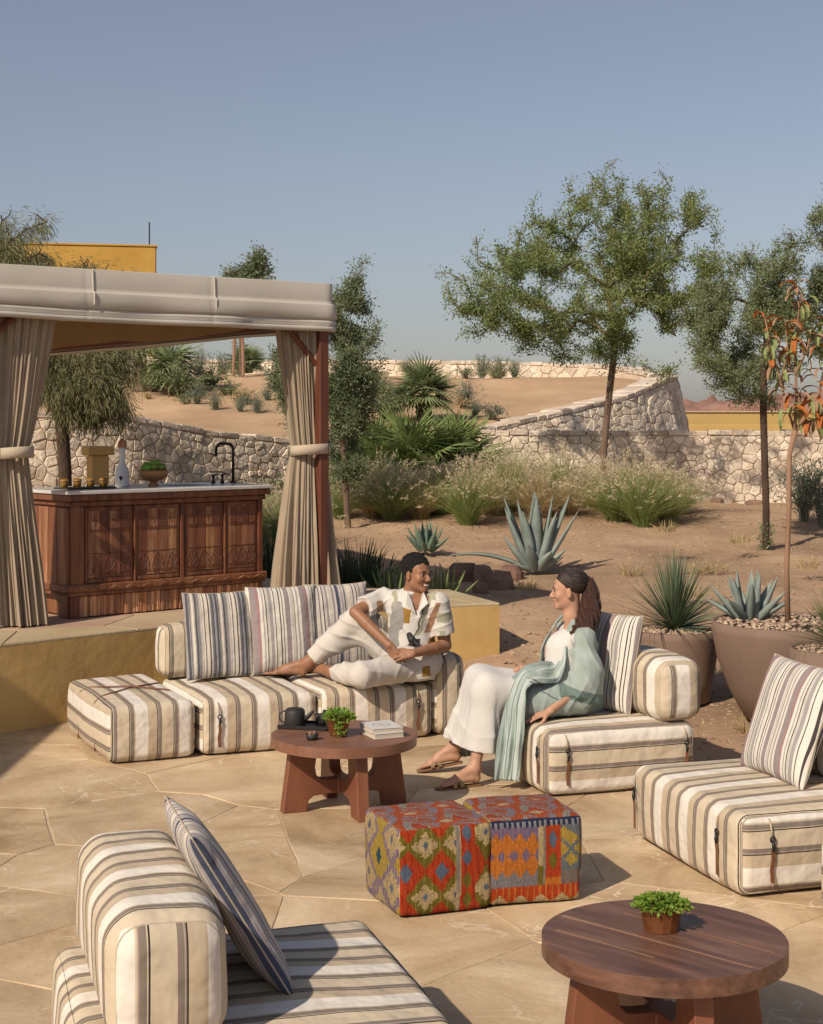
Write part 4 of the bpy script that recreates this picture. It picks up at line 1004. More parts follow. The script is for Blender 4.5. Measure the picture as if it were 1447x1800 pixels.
curtain('beige linen curtain tied back at the left edge of the cabana', (fx(42) + .09, .20), (fx(14) + .09, .12), (fx(34) + .09, .16), 1.30, 3, .16)
curtain('beige linen curtain tied back beside the right post of the cabana, flaring at the hem', (fx(530) + .095, .20), (fx(546) + .075, .14), (fx(538) + .10, .29), 1.30, 4, .16)

# ------------------------------------------------------------------ bar counter
cA = np.array((-2.65, 12.27)); cB = np.array((-1.275, 13.48)); cu = (cB - cA) / np.linalg.norm(cB - cA); CL = float(np.linalg.norm(cB - cA)); CD = .80; cang = math.atan2(cu[1], cu[0])
bar = thing('bar_counter', 'carved antique wooden bar counter with a white marble top inside the cabana', 'bar counter', (cA[0], cA[1], DZ), cang)
MB().box((CL / 2, CD / 2, .56), (CL / 2 - .02, CD / 2 - .02, .375)).put('carcass', m_wood, bar)
MB().box((CL / 2, CD / 2, .9845), (CL / 2 + .07, CD / 2 + .06, .0135), 0, .004).put('marble_top', m_marble, bar)
mb = MB(); mb.box((CL / 2, CD / 2, .944), (CL / 2 + .055, CD / 2 + .045, .026), 0, .006); mb.box((CL / 2, CD / 2, .896), (CL / 2 + .025, CD / 2 + .02, .021), 0, .008); mb.put('cornice', m_wood, bar)
mb = MB(); mb.box((CL / 2, CD / 2, .235), (CL / 2 + .035, CD / 2 + .03, .03), 0, .01); mb.box((CL / 2, CD / 2, .19), (CL / 2 + .02, CD / 2 + .018, .014), 0, .004); mb.put('base_moulding', m_wood, bar)
for i in range(12): MB().tube([(.06 + i * (CL - .12) / 11 - .05, -.036, .225), (.06 + i * (CL - .12) / 11, -.040, .245), (.06 + i * (CL - .12) / 11 + .05, -.036, .225)], .005, 5).put('carved_scroll', m_wood_pale, bar)
# front: stiles and four carved doors of planks
rnd = np.random.default_rng(17)
st = [0.03, .12, .60, .655, 1.06, 1.115, 1.51, 1.56, CL - .03]
fy = -.0
doors = [(.13, .56), (.59, 1.0), (1.05, 1.43), (1.46, CL - .05)]
for x0, x1 in ((.0, .115), (.57, .583), (1.01, 1.04), (1.438, 1.452), (CL - .045, CL - .0)): MB().box(((x0 + x1) / 2, .008, .565), ((x1 - x0) / 2, .016, .31), 0, .004).put('stile', m_wood, bar)
for di, (x0, x1) in enumerate(doors):
    d = put('door', MB().box(((x0 + x1) / 2, .014, .565), ((x1 - x0) / 2, .008, .30), 0, .002).mesh('door', m_wood), bar)
    k = 4; ws = rnd.uniform(.8, 1.3, k); ws = ws / ws.sum() * (x1 - x0 - .05); x = x0 + .025
    for w in ws:
        MB().box((x + w / 2, .0055, .575), (w / 2 - .0018, .0055, .265 - rnd.uniform(0, .01)), 0, .002).put('plank', m_wood_pale if rnd.random() < .55 else m_wood, d); x += w
    MB().box(((x0 + x1) / 2, .003, .285), ((x1 - x0) / 2 - .02, .007, .014), 0, .003).put('rail', m_wood, d)
    g = MB(); yb = -.0012
    def ln(xa, za, xb, zb, w=.0022): g.tube([(xa, yb, za), (xb, yb, zb)], w, 4, False)
    # carved fretwork: grid blocks and crosses at the top, fans at the bottom
    for q in range(4):
        bx = x0 + .04 + q * (x1 - x0 - .08) / 4; bw = (x1 - x0 - .08) / 4 * .92
        if (q + di) % 2: 
            for i in range(6): ln(bx, .70 + i * .024, bx + bw, .70 + i * .024); ln(bx + bw * i / 5, .70, bx + bw * i / 5, .82)
        else: ln(bx + bw / 2, .72, bx + bw / 2, .80, .003); ln(bx + bw * .2, .76, bx + bw * .8, .76, .003)
    for z in (.69, .675, .50, .335): ln(x0 + .03, z, x1 - .03, z)
    for q in range(3):
        cxq = x0 + .07 + q * (x1 - x0 - .14) / 2
        for a in range(0, 181, 30): ln(cxq, .35, cxq + .055 * math.cos(rad(a)), .35 + .13 * math.sin(rad(a)))
        pts = [(cxq + .055 * math.cos(rad(a)), yb, .35 + .13 * math.sin(rad(a))) for a in range(0, 181, 15)]; g.tube(pts, .0016, 4, False)
    g.put('carving', m_post, d, kind='stuff')
# left end panel with planks and bracket feet
for i in range(5): 
    w = CD / 5; MB().box((-.004, .02 + w * (i + .5) * .95, .56), (.018, w * .46, .305), 0, .003).put('end_plank', m_wood if i % 2 else m_wood_pale, bar)
fp = [(0, 0), (.11, 0), (.12, .06), (.09, .10), (.14, .12), (.22, .16), (.22, .2), (0, .2)]
for (ox, oy, sx) in ((-.01, .012, 1),):
    V, f = plate_vf(np.array(fp), .02); R = np.array(Matrix.Rotation(rad(90), 3, 'Z')); MB().add(V @ R.T + np.array((-.0, .02, -.0)), f).put('bracket_foot', m_wood, bar)
    V = V.copy(); V[:, 0] = -V[:, 0]; MB().add((V @ R.T) + np.array((-.0, CD - .02, 0)), [q[::-1] for q in f]).put('bracket_foot', m_wood, bar)
MB().box((.035, .03, .088), (.04, .03, .088), 0, .006).put('foot', m_wood, bar)
MB().box((CL - .02, .03, .088), (.03, .03, .088), 0, .006).put('foot', m_wood, bar)
MB().box((CL / 2, CD / 2 + .05, .095), (CL / 2 - .05, CD / 2 - .12, .08)).put('plinth', m_wood, bar)
x = .08; i = 0
while x < CL - .06:
    w = rnd.uniform(.022, .042); MB().box((x + w / 2, .016 + rnd.uniform(-.006, .008), .09), (w / 2 - .0012, .014, .083 + rnd.uniform(-.004, .0)), rnd.uniform(-.12, .12), .005).put('split_stick', m_stick, bar); x += w
# things on the counter
def cw(px, y): # counter local from picture column and depth behind the front edge
    k = (px - CX) / F; n = np.array((-cu[1], cu[0])); o = cA + n * y; s = (k * o[1] - o[0]) / (cu[0] - k * cu[1]); q = o + cu * s; return (q[0], q[1])
CT = DZ + .9995
q = cw(410, .55); t = thing('faucet', 'tall black gooseneck faucet rising at the right end of the bar counter', 'faucet', (*q, CT), cang + rad(180))
MB().tube([(0, 0, 0), (0, 0, .29)] + [(.055 - .055 * math.cos(a), 0, .29 + .055 * math.sin(a)) for a in np.linspace(.2, 1.45, 6)] + [(.10, 0, .347)] + [(.125 + .055 * math.sin(a), 0, .292 + .055 * math.cos(a)) for a in np.linspace(.1, 1.5, 6)] + [(.18, 0, .24)], .013, 10).lathe([(.028, 0), (.028, .012), (.02, .02)], 16).put('spout', m_black, t, True)
for px in (375, 391):
    q = cw(px, .52); t = thing('tap', 'black lever tap handle, %s of the pair beside the faucet' % ('left' if px < 380 else 'right'), 'tap', (*q, CT), cang)
    MB().lathe([(.018, 0), (.018, .02), (.011, .03), (.012, .065), (.015, .07), (.0001, .075)], 14).put('stem', m_black, t, True)
    MB().tube([(-.02, 0, .07), (.035, 0, .078)], .007, 8).put('lever', m_black, t, True)
q = cw(335, .38); MB().box((0, 0, .0008), (.17, .13, .0007)).put('sink_basin', m_black, bar, loc=(.0, 0, 0)); s_ = bpy.data.objects['sink_basin']; s_.location = (1.30, .40, .9985)
s_.parent = bar
q = cw(215, .45); t = thing('bottle', 'frosted white glass carafe with a dark emblem and wooden stopper on the bar', 'bottle', (*q, CT))
m_frost = M('frosted_glass', (.60, .60, .60), .35, (.52, .52, .53), 4, .0); m_amber = M('amber_glass', (.30, .17, .03), .15, (.18, .09, .015), 5, 0)
MB().lathe([(.0001, 0), (.058, 0), (.06, .01), (.06, .10), (.05, .15), (.028, .19), (.024, .21), (.024, .29), (.036, .325), (.0001, .325)], 28).put('glass', m_frost, t, True)
MB().lathe([(.0001, .326), (.036, .326), (.04, .345), (.03, .375), (.008, .40), (.0001, .402)], 20).put('stopper', m_wood_pale, t, True)
mb = MB(); mb.add(*plate_vf(np.array([(0, -.022), (.016, .004), (.014, .016), (0, .022), (-.014, .016), (-.016, .004)]), .003)); V = mb.v[0]; mb.v[0] = V + np.array((0, -.0595, .07)); mb.put('emblem', m_iron, t)
q = cw(270, .40); t = thing('fruit_bowl', 'turned wooden pedestal bowl on the bar counter full of green fruit', 'bowl', (*q, CT))
m_bowl = M('bowl_wood', (.36, .19, .07), .4, (.24, .11, .035), 4, .05, 60, stretch=(1, 1, 5))
MB().lathe([(.0001, 0), (.046, 0), (.044, .012), (.03, .03), (.034, .04), (.085, .055), (.118, .09), (.128, .135), (.122, .135), (.110, .095), (.07, .07), (.0001, .062)], 36).put('bowl', m_bowl, t, True)
m_lime = M('lime_skin', (.17, .30, .035), .4, (.09, .19, .02), 6, .1, 90, obr=.5); rn = np.random.default_rng(9)
for k, (dx, dy, dz, r) in enumerate([(-.075, -.03, .135, .036), (-.028, -.055, .14, .038), (.03, -.055, .138, .037), (.078, -.02, .136, .036), (.0, .0, .165, .04), (-.05, .03, .15, .038), (.055, .035, .148, .037), (-.095, .0, .13, .03), (.03, -.02, .17, .033)]):
    V, f = lathe_vf([(.0001, -r * .95), (r * .6, -r * .78), (r * .96, -r * .2), (r * .94, r * .25), (r * .55, r * .8), (.0001, r * .88)], 16)
    lbl = ('leftmost of the limes along the front of the bowl', 'lime second from the left along the front of the bowl', 'lime third from the left along the front of the bowl', 'rightmost of the limes along the front of the bowl', 'lime on top of the heap in the bowl', 'lime at the back left of the bowl', 'lime at the back right of the bowl', 'small lime peeping over the left rim of the bowl', 'small lime on top of the heap, right of the topmost')[k]
    o = put('lime', new_mesh('lime', V, f, m_lime, True), None, (q[0] + dx * cu[0] - dy * cu[1], q[1] + dx * cu[1] + dy * cu[0], CT + dz + .02), rot=(rn.uniform(-.5, .5), rn.uniform(-.5, .5), 0)); o['label'] = lbl; o['category'] = 'fruit'; o['group'] = 'limes in the wooden bowl'
    o.modifiers.new('s', 'SUBSURF').render_levels = 1
q = cw(150, .33); t = thing('tray', 'dark tray with amber glasses at the left end of the bar counter', 'tray', (*q, CT), cang); MB().box((0, 0, .006), (.22, .12, .006), 0, .003).put('plate', m_iron, t)
for k in range(4):
    q2 = cw(113 + k * 23, .33); ww = ('leftmost', 'second', 'third', 'rightmost')[k]
    t = thing('tumbler', 'amber glass tumbler, %s in the row of four on the dark tray' % ww, 'glass', (*q2, CT + .013), 0, 'amber tumblers on the tray')
    MB().lathe([(.0001, 0), (.030, 0), (.034, .07), (.031, .07), (.028, .008), (.0001, .008)], 18).put('glass', m_amber, t, True)
    MB().lathe([(.035, .045), (.0352, .052), (.035, .059)], 18).put('gold_band', m_bowl, t, True)
# ochre garden post by the wall
q = at(172, 790, 19.5); t = thing('garden_post', 'ochre stone post with a wider block cap by the rubble wall behind the bar', 'post', (q[0], q[1], .55))
MB().box((0, 0, .60), (.11, .11, .60), .5, .01).put('shaft', m_ochre_deck, t); MB().box((0, 0, 1.255), (.165, .15, .055), .5, .01).put('cap', m_ochre_deck, t)
# ------------------------------------------------------------------ trees
def grow(trunk, blobs, n_attr, seed, step=.22, noise_=.25, keep=None, bare=0.0, thr=-.02):
    """skeleton: trunk polyline extended to points scattered in the crown blobs [(centre, radii)]"""
    rn = np.random.default_rng(seed); P = [np.array(p, float) for p in trunk]; par = [-1] + list(range(len(P) - 1))
    vol = np.array([np.prod(b[1]) for b in blobs]); vol = vol / vol.sum(); A = []
    while len(A) < n_attr:
        c, r = blobs[rn.choice(len(blobs), p=vol)]; d = rn.normal(size=3); d /= np.linalg.norm(d); p = np.array(c) + d * np.array(r) * rn.uniform(.15, 1) ** (1 / 2.2) * (1 + .22 * rn.random() ** 3)
        if noise3((p * 2.7 + seed)[None])[0] > thr: A.append(p)
    top = P[-1]; A.sort(key=lambda p: np.linalg.norm(p - top)); tips = []
    first = max(1, len(P) - 3)
    for a in A:
        Q = np.array(P); d = np.linalg.norm(Q - a, axis=1) + .15 * np.maximum(0, Q[:, 2] - a[2] + .1) * 3; d[:first] = 99
        i = int(np.argmin(d)); L_ = np.linalg.norm(Q[i] - a); k = max(1, int(L_ / step)); prev = i; p0 = Q[i]
        for j in range(1, k + 1):
            q = p0 + (a - p0) * j / k; 
            if j < k: q = q + rn.normal(size=3) * step * noise_ * .4 + np.array((0, 0, .04)) * math.sin(math.pi * j / k)
            P.append(q); par.append(prev); prev = len(P) - 1
        tips.append(prev)
    return np.array(P), par, tips
def wood_mesh(P, par, r0, rtip=.006, p=2.15, n0=5):
    N_ = len(P); w = np.zeros(N_); ch = np.zeros(N_, int)
    for i in range(N_ - 1, 0, -1):
        if ch[i] == 0: w[i] = 1
        w[par[i]] += w[i]; ch[par[i]] += 1
    R = (w / w[0]) ** (1 / p) * r0; R = np.maximum(R, rtip); V = []; f = []; base = 0
    for i in range(1, N_):
        a, b = P[par[i]], P[i]; d = b - a; l = np.linalg.norm(d)
        if l < 1e-4: continue
        d = d / l; u = np.cross(d, (.3, .5, .81)); u /= np.linalg.norm(u); q = np.cross(d, u); ra = min(R[par[i]], R[i] * 1.6); rb = R[i]; n = 8 if rb > .03 else (5 if rb > .012 else 3)
        ang = np.arange(n) * 2 * math.pi / n; c = np.cos(ang)[:, None] * u + np.sin(ang)[:, None] * q
        V.append(a - d * ra * .3 + c * ra); V.append(b + d * rb * .2 + c * rb)
        for j in range(n): k = (j + 1) % n; f.append((base + j, base + k, base + n + k, base + n + j))
        base += 2 * n
    return np.vstack(V), f, R
def foliage(P, par, tips, n, size, asp, seed, spread=.16, droop=0.0, back=3, jitter=1.0, along=.35):
    rn = np.random.default_rng(seed); nodes_ = []
    for t_ in tips:
        i = t_
        for k in range(back):
            nodes_.append(i); i = par[i]
            if i < 0: break
    nodes_ = np.array(nodes_); i = rn.choice(nodes_, n); pa = np.array(par)[i]; k = rn.uniform(0, 1, (n, 1)); B = P[i] * k + P[pa] * (1 - k)
    off = np.clip(rn.normal(size=(n, 3)), -1.3, 1.3) * spread * rn.uniform(.2, 1.1, (n, 1)); off[:, 2] -= droop * np.abs(rn.normal(size=n)) * spread
    B = B + off; D = off * 1.5 + rn.normal(size=(n, 3)) * spread * jitter + (P[i] - P[pa]) * along; D[:, 2] -= droop * spread * 2
    return B, D, size * rn.uniform(.55, 1.35, n)
def tree(name, label, base, trunk, blobs, r0, na, nl, size, asp, mleaf, mbark, seed, spread=.16, droop=0.0, group=None, step=.22, cat='tree', back=3, extra=None, jitter=1.0):
    base = np.array(base, float); base[2] = float(ground_z(base[0], base[1])) - .03 if base[2] is None or np.isnan(base[2]) else base[2]
    t = thing(name, label, cat, base, 0, group)
    tr = [np.array(p) for p in trunk]; P, par, tips = grow(tr, blobs, na, seed, step)
    V, f, R = wood_mesh(P, par, r0); nt_ = len(V)
    put('trunk', new_mesh('trunk', V, f, mbark, True), t)
    B, D, S = foliage(P, par, tips, nl, size, asp, seed + 1, spread, droop, back, jitter)
    rn = np.random.default_rng(seed + 2); put('crown', leaves_mesh('crown', B, D, S, asp, rn, mleaf, fold=False), t)
    return t
nan = float('nan')
def px_blob(px, py, rx, ry, Y, base, dep=None):
    c = at(px, py, Y) - np.array(base); k = Y / F; return (c, (rx * k, dep if dep else rx * k * .9, ry * k))
# main tree
B0 = np.array(((1058 - CX) * 24.5 / F, 24.5, .82)); Yt = 24.5
tp = [at(x, y, Yt) - B0 for x, y in ((1058, 840), (1062, 790), (1068, 720), (1075, 660), (1080, 620), (1078, 570), (1072, 520))]; tp[0] = np.array((0, 0, 0.))
bl = [px_blob(1030, 500, 262, 100, Yt, B0), px_blob(1075, 410, 165, 110, Yt, B0), px_blob(1180, 440, 105, 90, Yt, B0), px_blob(880, 540, 95, 55, Yt, B0), px_blob(1240, 375, 45, 55, Yt, B0), px_blob(960, 600, 70, 30, Yt, B0), px_blob(1130, 590, 90, 45, Yt, B0), px_blob(985, 420, 60, 60, Yt, B0), px_blob(1150, 385, 110, 65, Yt, B0), px_blob(1215, 500, 90, 80, Yt, B0), px_blob(955, 450, 90, 60, Yt, B0), px_blob(1080, 600, 120, 50, Yt, B0), px_blob(1000, 590, 110, 45, Yt, B0), px_blob(1150, 640, 60, 40, Yt, B0)]
tree('acacia_tree', 'broad spreading green tree with a slanting bare trunk, tallest of the trees, right of centre', B0, tp, bl, .054, 900, 98000, .046, .42, m_leaf, m_bark, 31, spread=.085, step=.18, back=2)
# thin dark tree at right
B0 = np.array(((1346 - CX) * 19.2 / F, 19.2, .5)); Yt = 19.2
tp = [at(x, y, Yt) - B0 for x, y in ((1346, 985), (1347, 900), (1344, 800), (1342, 720), (1342, 650), (1350, 590), (1352, 540))]; tp[0] = np.array((0, 0, 0.))
bl = [px_blob(1330, 600, 135, 80, Yt, B0), px_blob(1390, 500, 105, 90, Yt, B0), px_blob(1310, 500, 70, 60, Yt, B0), px_blob(1450, 420, 75, 85, Yt, B0), px_blob(1500, 520, 90, 90, Yt, B0), px_blob(1265, 640, 65, 50, Yt, B0), px_blob(1275, 540, 75, 55, Yt, B0), px_blob(1340, 680, 80, 40, Yt, B0), px_blob(1460, 560, 70, 90, Yt, B0)]
t = tree('acacia_tree', 'fine leaved blue green tree on a thin dark trunk at the right', B0, tp, bl, .045, 700, 105000, .034, .42, m_leaf_gray, m_bark_dark, 37, spread=.075, step=.15, back=2)
rn = np.random.default_rng(5); nn = 500; P = np.c_[rn.normal(size=nn) * .045, rn.normal(size=nn) * .045, rn.uniform(.02, .42, nn)]; put('trunk_shoots', leaves_mesh('trunk_shoots', P, rn.normal(size=(nn, 3)) + (0, 0, .4), .05 * rn.uniform(.5, 1.2, nn), .4, rn, m_leaf_gray), t)
# dense tree behind the right post
B0 = np.array(((612 - CX) * 21.5 / F, 21.5, .7)); Yt = 21.5
tp = [at(x, y, Yt) - B0 for x, y in ((612, 880), (606, 820), (600, 760), (604, 700), (612, 640), (615, 590))]; tp[0] = np.array((0, 0, 0.))
bl = [px_blob(620, 570, 66, 92, Yt, B0), px_blob(600, 650, 65, 80, Yt, B0), px_blob(640, 500, 34, 40, Yt, B0), px_blob(590, 500, 28, 35, Yt, B0), px_blob(545, 650, 80, 60, Yt, B0), px_blob(600, 740, 60, 60, Yt, B0), px_blob(612, 800, 50, 45, Yt, B0), px_blob(560, 720, 60, 50, Yt, B0)]
tree('olive_tree', 'dense grey green tree rising behind the right post of the cabana', B0, tp, bl, .045, 620, 115000, .040, .42, m_leaf_dark, m_bark, 41, spread=.09, step=.15, back=2)
# small dark tree above the canopy, staked lower down
Yt = 33; B0 = np.array(((424 - CX) * Yt / F, Yt, 3.1))
tp = [at(x, y, Yt) - B0 for x, y in ((424, 660), (425, 600), (428, 540), (432, 490), (436, 460))]; tp[0] = np.array((0, 0, 0.))
bl = [px_blob(436, 460, 38, 26, Yt, B0), px_blob(420, 440, 22, 20, Yt, B0), px_blob(462, 455, 20, 18, Yt, B0), px_blob(405, 480, 25, 18, Yt, B0), px_blob(440, 510, 45, 35, Yt, B0)]
tree('young_tree', 'small dark tree on the sand bank showing above the middle of the canopy', B0, tp, bl, .05, 170, 9000, .075, .42, m_leaf_dark, m_bark, 43, spread=.12, step=.2)
for k, (px, dx) in enumerate(((410, .06), (428, -.03))):
    b = at(px, 652, 32.6); t_ = at(px + (4 if k == 0 else -2), 560, 32.8); t = thing('tree_stake', 'wooden stake propping the small tree on the bank, %s of the two' % ('left' if k == 0 else 'right'), 'stake', b)
    MB().tube([(0, 0, -.1), tuple(t_ - b)], .035, 6).put('pole', m_bark_pale, t)
    if k == 0: MB().tube([tuple(at(412, 592, 32.7) - b), tuple(at(429, 588, 32.7) - b)], .02, 5).put('crossbar', m_bark_dark, t)
# feathery tree on the left
Yt = 20.5; B0 = np.array(((117 - CX) * Yt / F, Yt, .72))
tp = [at(x, y, Yt) - B0 for x, y in ((118, 870), (114, 820), (110, 760), (105, 720), (108, 660), (95, 600), (80, 540))]; tp[0] = np.array((0, 0, 0.))
bl = [px_blob(60, 490, 120, 75, Yt, B0), px_blob(35, 420, 75, 55, Yt, B0), px_blob(60, 450, 95, 40, Yt, B0), px_blob(110, 640, 100, 70, Yt, B0), px_blob(180, 650, 80, 75, Yt, B0), px_blob(170, 700, 75, 45, Yt, B0), px_blob(190, 490, 60, 35, Yt, B0), px_blob(95, 455, 35, 35, Yt, B0)]
tree('feathery_tree', 'wispy fine needled tree behind the left curtain, spilling above and below the canopy', B0, tp, bl, .085, 600, 95000, .10, .085, m_leaf_feather, m_bark_dark, 47, spread=.12, droop=.7, step=.2, jitter=.5)

# ------------------------------------------------------------------ palms
def fan_leaf(n, L_, spread, rn, bend=.25):
    V = []; f = []; base = 0
    for k in range(n):
        a = (k / (n - 1) - .5) * spread; l = L_ * (1 - .25 * abs(k / (n - 1) - .5) * 2) * rn.uniform(.9, 1.05); w = L_ * .035
        d = np.array((math.sin(a), math.cos(a), 0)); s = np.array((d[1], -d[0], 0)); z = lambda t_: -bend * L_ * t_ ** 2 + .04 * L_ * abs(math.sin(a))
        for (t_, ww) in ((.02, .3), (.5, 1), (1, .05)): V.append(d * l * t_ + s * w * ww + (0, 0, z(t_))); V.append(d * l * t_ - s * w * ww + (0, 0, z(t_) + w * .5))
        f += [(base, base + 1, base + 3, base + 2), (base + 2, base + 3, base + 5, base + 4)]; base += 6
    return np.array(V), f
def palm(label, base, th, tr, nf, pet, L_, seed, mleaf, mtr=m_bark, tilt=(10, 115), group=None, name='fan_palm', nleaf=22, cat='palm', heads=((0, 0, 1),)):
    rn = np.random.default_rng(seed); t = thing(name, label, cat, base, 0, group)
    if th > 0:
        prof = []
        for i in range(14): prof.append((tr * (1.05 + .18 * (i % 2)) * (1 - .1 * i / 14), th * i / 13))
        MB().lathe(prof, 12).put('trunk', mtr, t)
    mesh_ = []
    for q in range(3):
        v, f = fan_leaf(nleaf, L_, 3.9, rn, .12 + .12 * q); v[:, 1] += pet; mb = MB(); mb.add(v, f); mb.tube([(0, 0, 0), (0, pet * .5, .02), (0, pet, 0)], [.014, .009, .006], 4); mesh_.append(mb.mesh('frond', mleaf))
    for hx, hy, sc in heads:
        for i in range(nf):
            a = i * 2.39996 + rn.uniform(-.2, .2); k = (i + .5) / nf; el = rad(90 - (tilt[0] + (tilt[1] - tilt[0]) * k ** .8)) + rn.uniform(-.08, .08)
            put('frond', mesh_[i % 3], t, (hx, hy, th + .05 * (1 - k)), rot=Matrix(Matrix.Rotation(a, 3, 'Z') @ Matrix.Rotation(el, 3, 'X') @ Matrix.Rotation(rn.uniform(-.4, .4), 3, 'Y')).to_euler(), scale=sc * rn.uniform(.8, 1.1))
    return t
Yp = 27.5; b = at(745, 750, Yp); palm('short trunked fan palm with a star of dark fronds above the green bushes', (b[0], Yp, 2.0), .62, .13, 34, .28, .46, 3, m_palm, m_bark_dark, (5, 115))
for (px, py, s, sd, w) in ((660, 775, 1.15, 5, 'leftmost'), (725, 760, 1.3, 6, 'middle'), (800, 765, 1.25, 7, 'rightmost')):
    b = at(px, py + 12, 25.2); palm('low bushy fan palm without a trunk, %s of the three before the sand bank' % w, (b[0], 25.2 - .5 * (w == 'middle'), 1.0), .35, .08, 46, .42 * s, .42 * s, sd, m_palm_yg, m_bark_dark, (0, 105), 'low bushy fan palms', nleaf=18)
for (px, py, Y_, th, s, sd, w) in ((246, 690, 31, 1.25, 1, 11, 'left'), (300, 690, 30.5, .7, .9, 12, 'right')):
    b = at(px, py, Y_); palm('date palm with a leaning shaggy trunk near the ochre building, the %s one' % w, (b[0], Y_, b[2] - .25), th, .13, 26, .25, .62 * s, sd, m_palm, m_bark, (15, 120), 'date palms', name='date_palm', nleaf=14)
b = at(436, 648, 35); palm('small dark fan palm behind the wooden tree stakes on the bank', (b[0], 35, b[2] - .1), .15, .1, 26, .2, .36, 15, m_palm, m_bark, (5, 100))

# ------------------------------------------------------------------ grasses and shrubs
def blades_mesh(name, n, h, rad_, bend, w, rn, m, seg=4, up=.9, base_r=.06, m2=None):
    a = rn.uniform(0, 2 * math.pi, n); lean = np.abs(rn.normal(size=n)) * bend; hh = h * rn.uniform(.55, 1.1, n); br = base_r * np.sqrt(rn.uniform(0, 1, n)); a2 = a + rn.normal(size=n) * .4
    V = np.zeros((n, seg + 1, 2, 3)); ww = w * rn.uniform(.7, 1.3, n); tw = rn.uniform(0, 3.14, n)
    for k in range(seg + 1):
        t_ = k / seg; r = br + lean * hh * (t_ ** 1.8) * rad_; z = hh * (t_ - .32 * np.minimum(lean, 1.6) * t_ ** 2.2)
        c = np.stack([np.cos(a2) * r, np.sin(a2) * r, z], -1); wk = ww * (1 - t_) ** .6 * (.6 + .4 * (t_ > 0)) + .0006
        s = np.stack([np.cos(tw), np.sin(tw), 0 * tw], -1) * wk[:, None]; V[:, k, 0] = c - s; V[:, k, 1] = c + s
    I = np.arange(n * (seg + 1) * 2).reshape(n, seg + 1, 2); q = np.stack([I[:, :-1, 0], I[:, :-1, 1], I[:, 1:, 1], I[:, 1:, 0]], -1).reshape(-1, 4)
    tips = V[:, seg].mean(1); d = tips - V[:, seg - 1].mean(1)
    return V.reshape(-1, 3), q, tips, d / (np.linalg.norm(d, axis=1)[:, None] + 1e-9)
def grass_protos(k, n, h, bend, m, dry, seed, plumes=True):
    out = []
    for i in range(k):
        rn = np.random.default_rng(seed + i); V, q, tips, d = blades_mesh('g', n, h, 1.0, bend, .0036, rn, m, 4, base_r=.11)
        me = new_mesh('blades', V, q, m); pm = None
        if plumes:
            npl = 150; V2, q2, tips, d = blades_mesh('p', npl, h * 1.14, .9, bend * .75, .0016, rn, m, 4, base_r=.09)
            PV = []; n5 = 16; pl = .13
            P = np.repeat(tips, n5, 0) - np.repeat(d, n5, 0) * (np.tile(np.linspace(0, 1, n5), npl) * pl)[:, None]; D = np.repeat(d, n5, 0) * .8 + rn.normal(size=P.shape) * .5
            lm = leaves_mesh('plumes', P, D, np.full(len(P), .038) * rn.uniform(.7, 1.3, len(P)), .26, rn, m_plume); pm = (lm, new_mesh('stems', V2, q2, m_plume))
        out.append((me, pm))
    return out
G1 = grass_protos(3, 950, .84, .82, m_grass, False, 60); G2 = grass_protos(2, 850, .74, .88, m_grass_dry, True, 70); G3 = grass_protos(2, 1000, .78, .78, leafm('lush_grass', (.33, .38, .14), (.22, .29, .09), .42, .6, 2), False, 80)
def clump(label, x, y, protos, i, s, group='fountain grass clumps in the sand bed'):
    me, pm = protos[i % len(protos)]; t = thing('grass_clump', label, 'grass clump', (x, y, float(ground_z(x, y)) - .02), i * 1.7, group, (s, s, s * (.92 + .16 * ((i * 7) % 5) / 4)))
    put('blades', me, t)
    if pm: put('plumes', pm[0], t)
    return t
# px, depth, scale, type
cl = [(600, 22.6, .72, 3, 'short green clump nearest the right post of the cabana'), (628, 24.2, .9, 1, 'green clump in the back row nearest the cabana'), (668, 23.5, .9, 1, 'leaning green clump left of the low fan palms'), (690, 22.3, .95, 3, 'lush green clump at the left front of the grass bed'),
      (738, 22.5, .95, 2, 'straw coloured clump at the front of the bed, below the fan palm'), (760, 24.2, .85, 1, 'plumed clump tucked under the rightmost low palm'), (790, 23.2, .9, 2, 'dry pale clump left of the middle of the bed'), (822, 21.6, 1.0, 3, 'bright green clump at the front, left of the big agave'),
      (848, 23.6, 1.0, 1, 'tall plumed clump behind the big agave, left side'), (892, 22.9, 1.05, 1, 'tall plumed clump directly behind the big agave'), (900, 24.6, .95, 2, 'straw clump behind the tall plumed ones'), (946, 22.3, .92, 2, 'golden dry clump right behind the agave tips'),
      (985, 24.0, 1.0, 1, 'plumed clump left of the slanting trunk'), (1000, 22.6, .7, 2, 'low dry clump between the agave and the big right clump'), (1040, 23.8, .8, 1, 'plumed clump at the foot of the slanting trunk'), (1082, 22.1, 1.02, 3, 'wide green clump right of the slanting trunk'), (1110, 23.0, 1.0, 1, 'plumed clump behind the wide green one'),
      (1130, 21.6, 1.0, 3, 'dense green plumed clump in the right group'), (1175, 22.1, .95, 1, 'plumed clump at the right end of the grass bed'), (1192, 22.9, .72, 3, 'small clump at the right end before the low wall'), (715, 23.4, .85, 2, 'dry clump between two lush green ones at the left of the bed'), (862, 22.4, .8, 2, 'short dry clump at the left shoulder of the big agave'), (1065, 23.2, .85, 2, 'dry pale clump between the trunk and the wide green clump'), (925, 23.7, 1.0, 1, 'tall plumed clump in the very middle of the bed'), (655, 22.6, .75, 2, 'short dry clump second from the cabana post'), (1150, 23.2, .95, 2, 'straw clump at the back of the right group'), (770, 22.9, .9, 3, 'green clump in the gap right of the straw coloured one')]
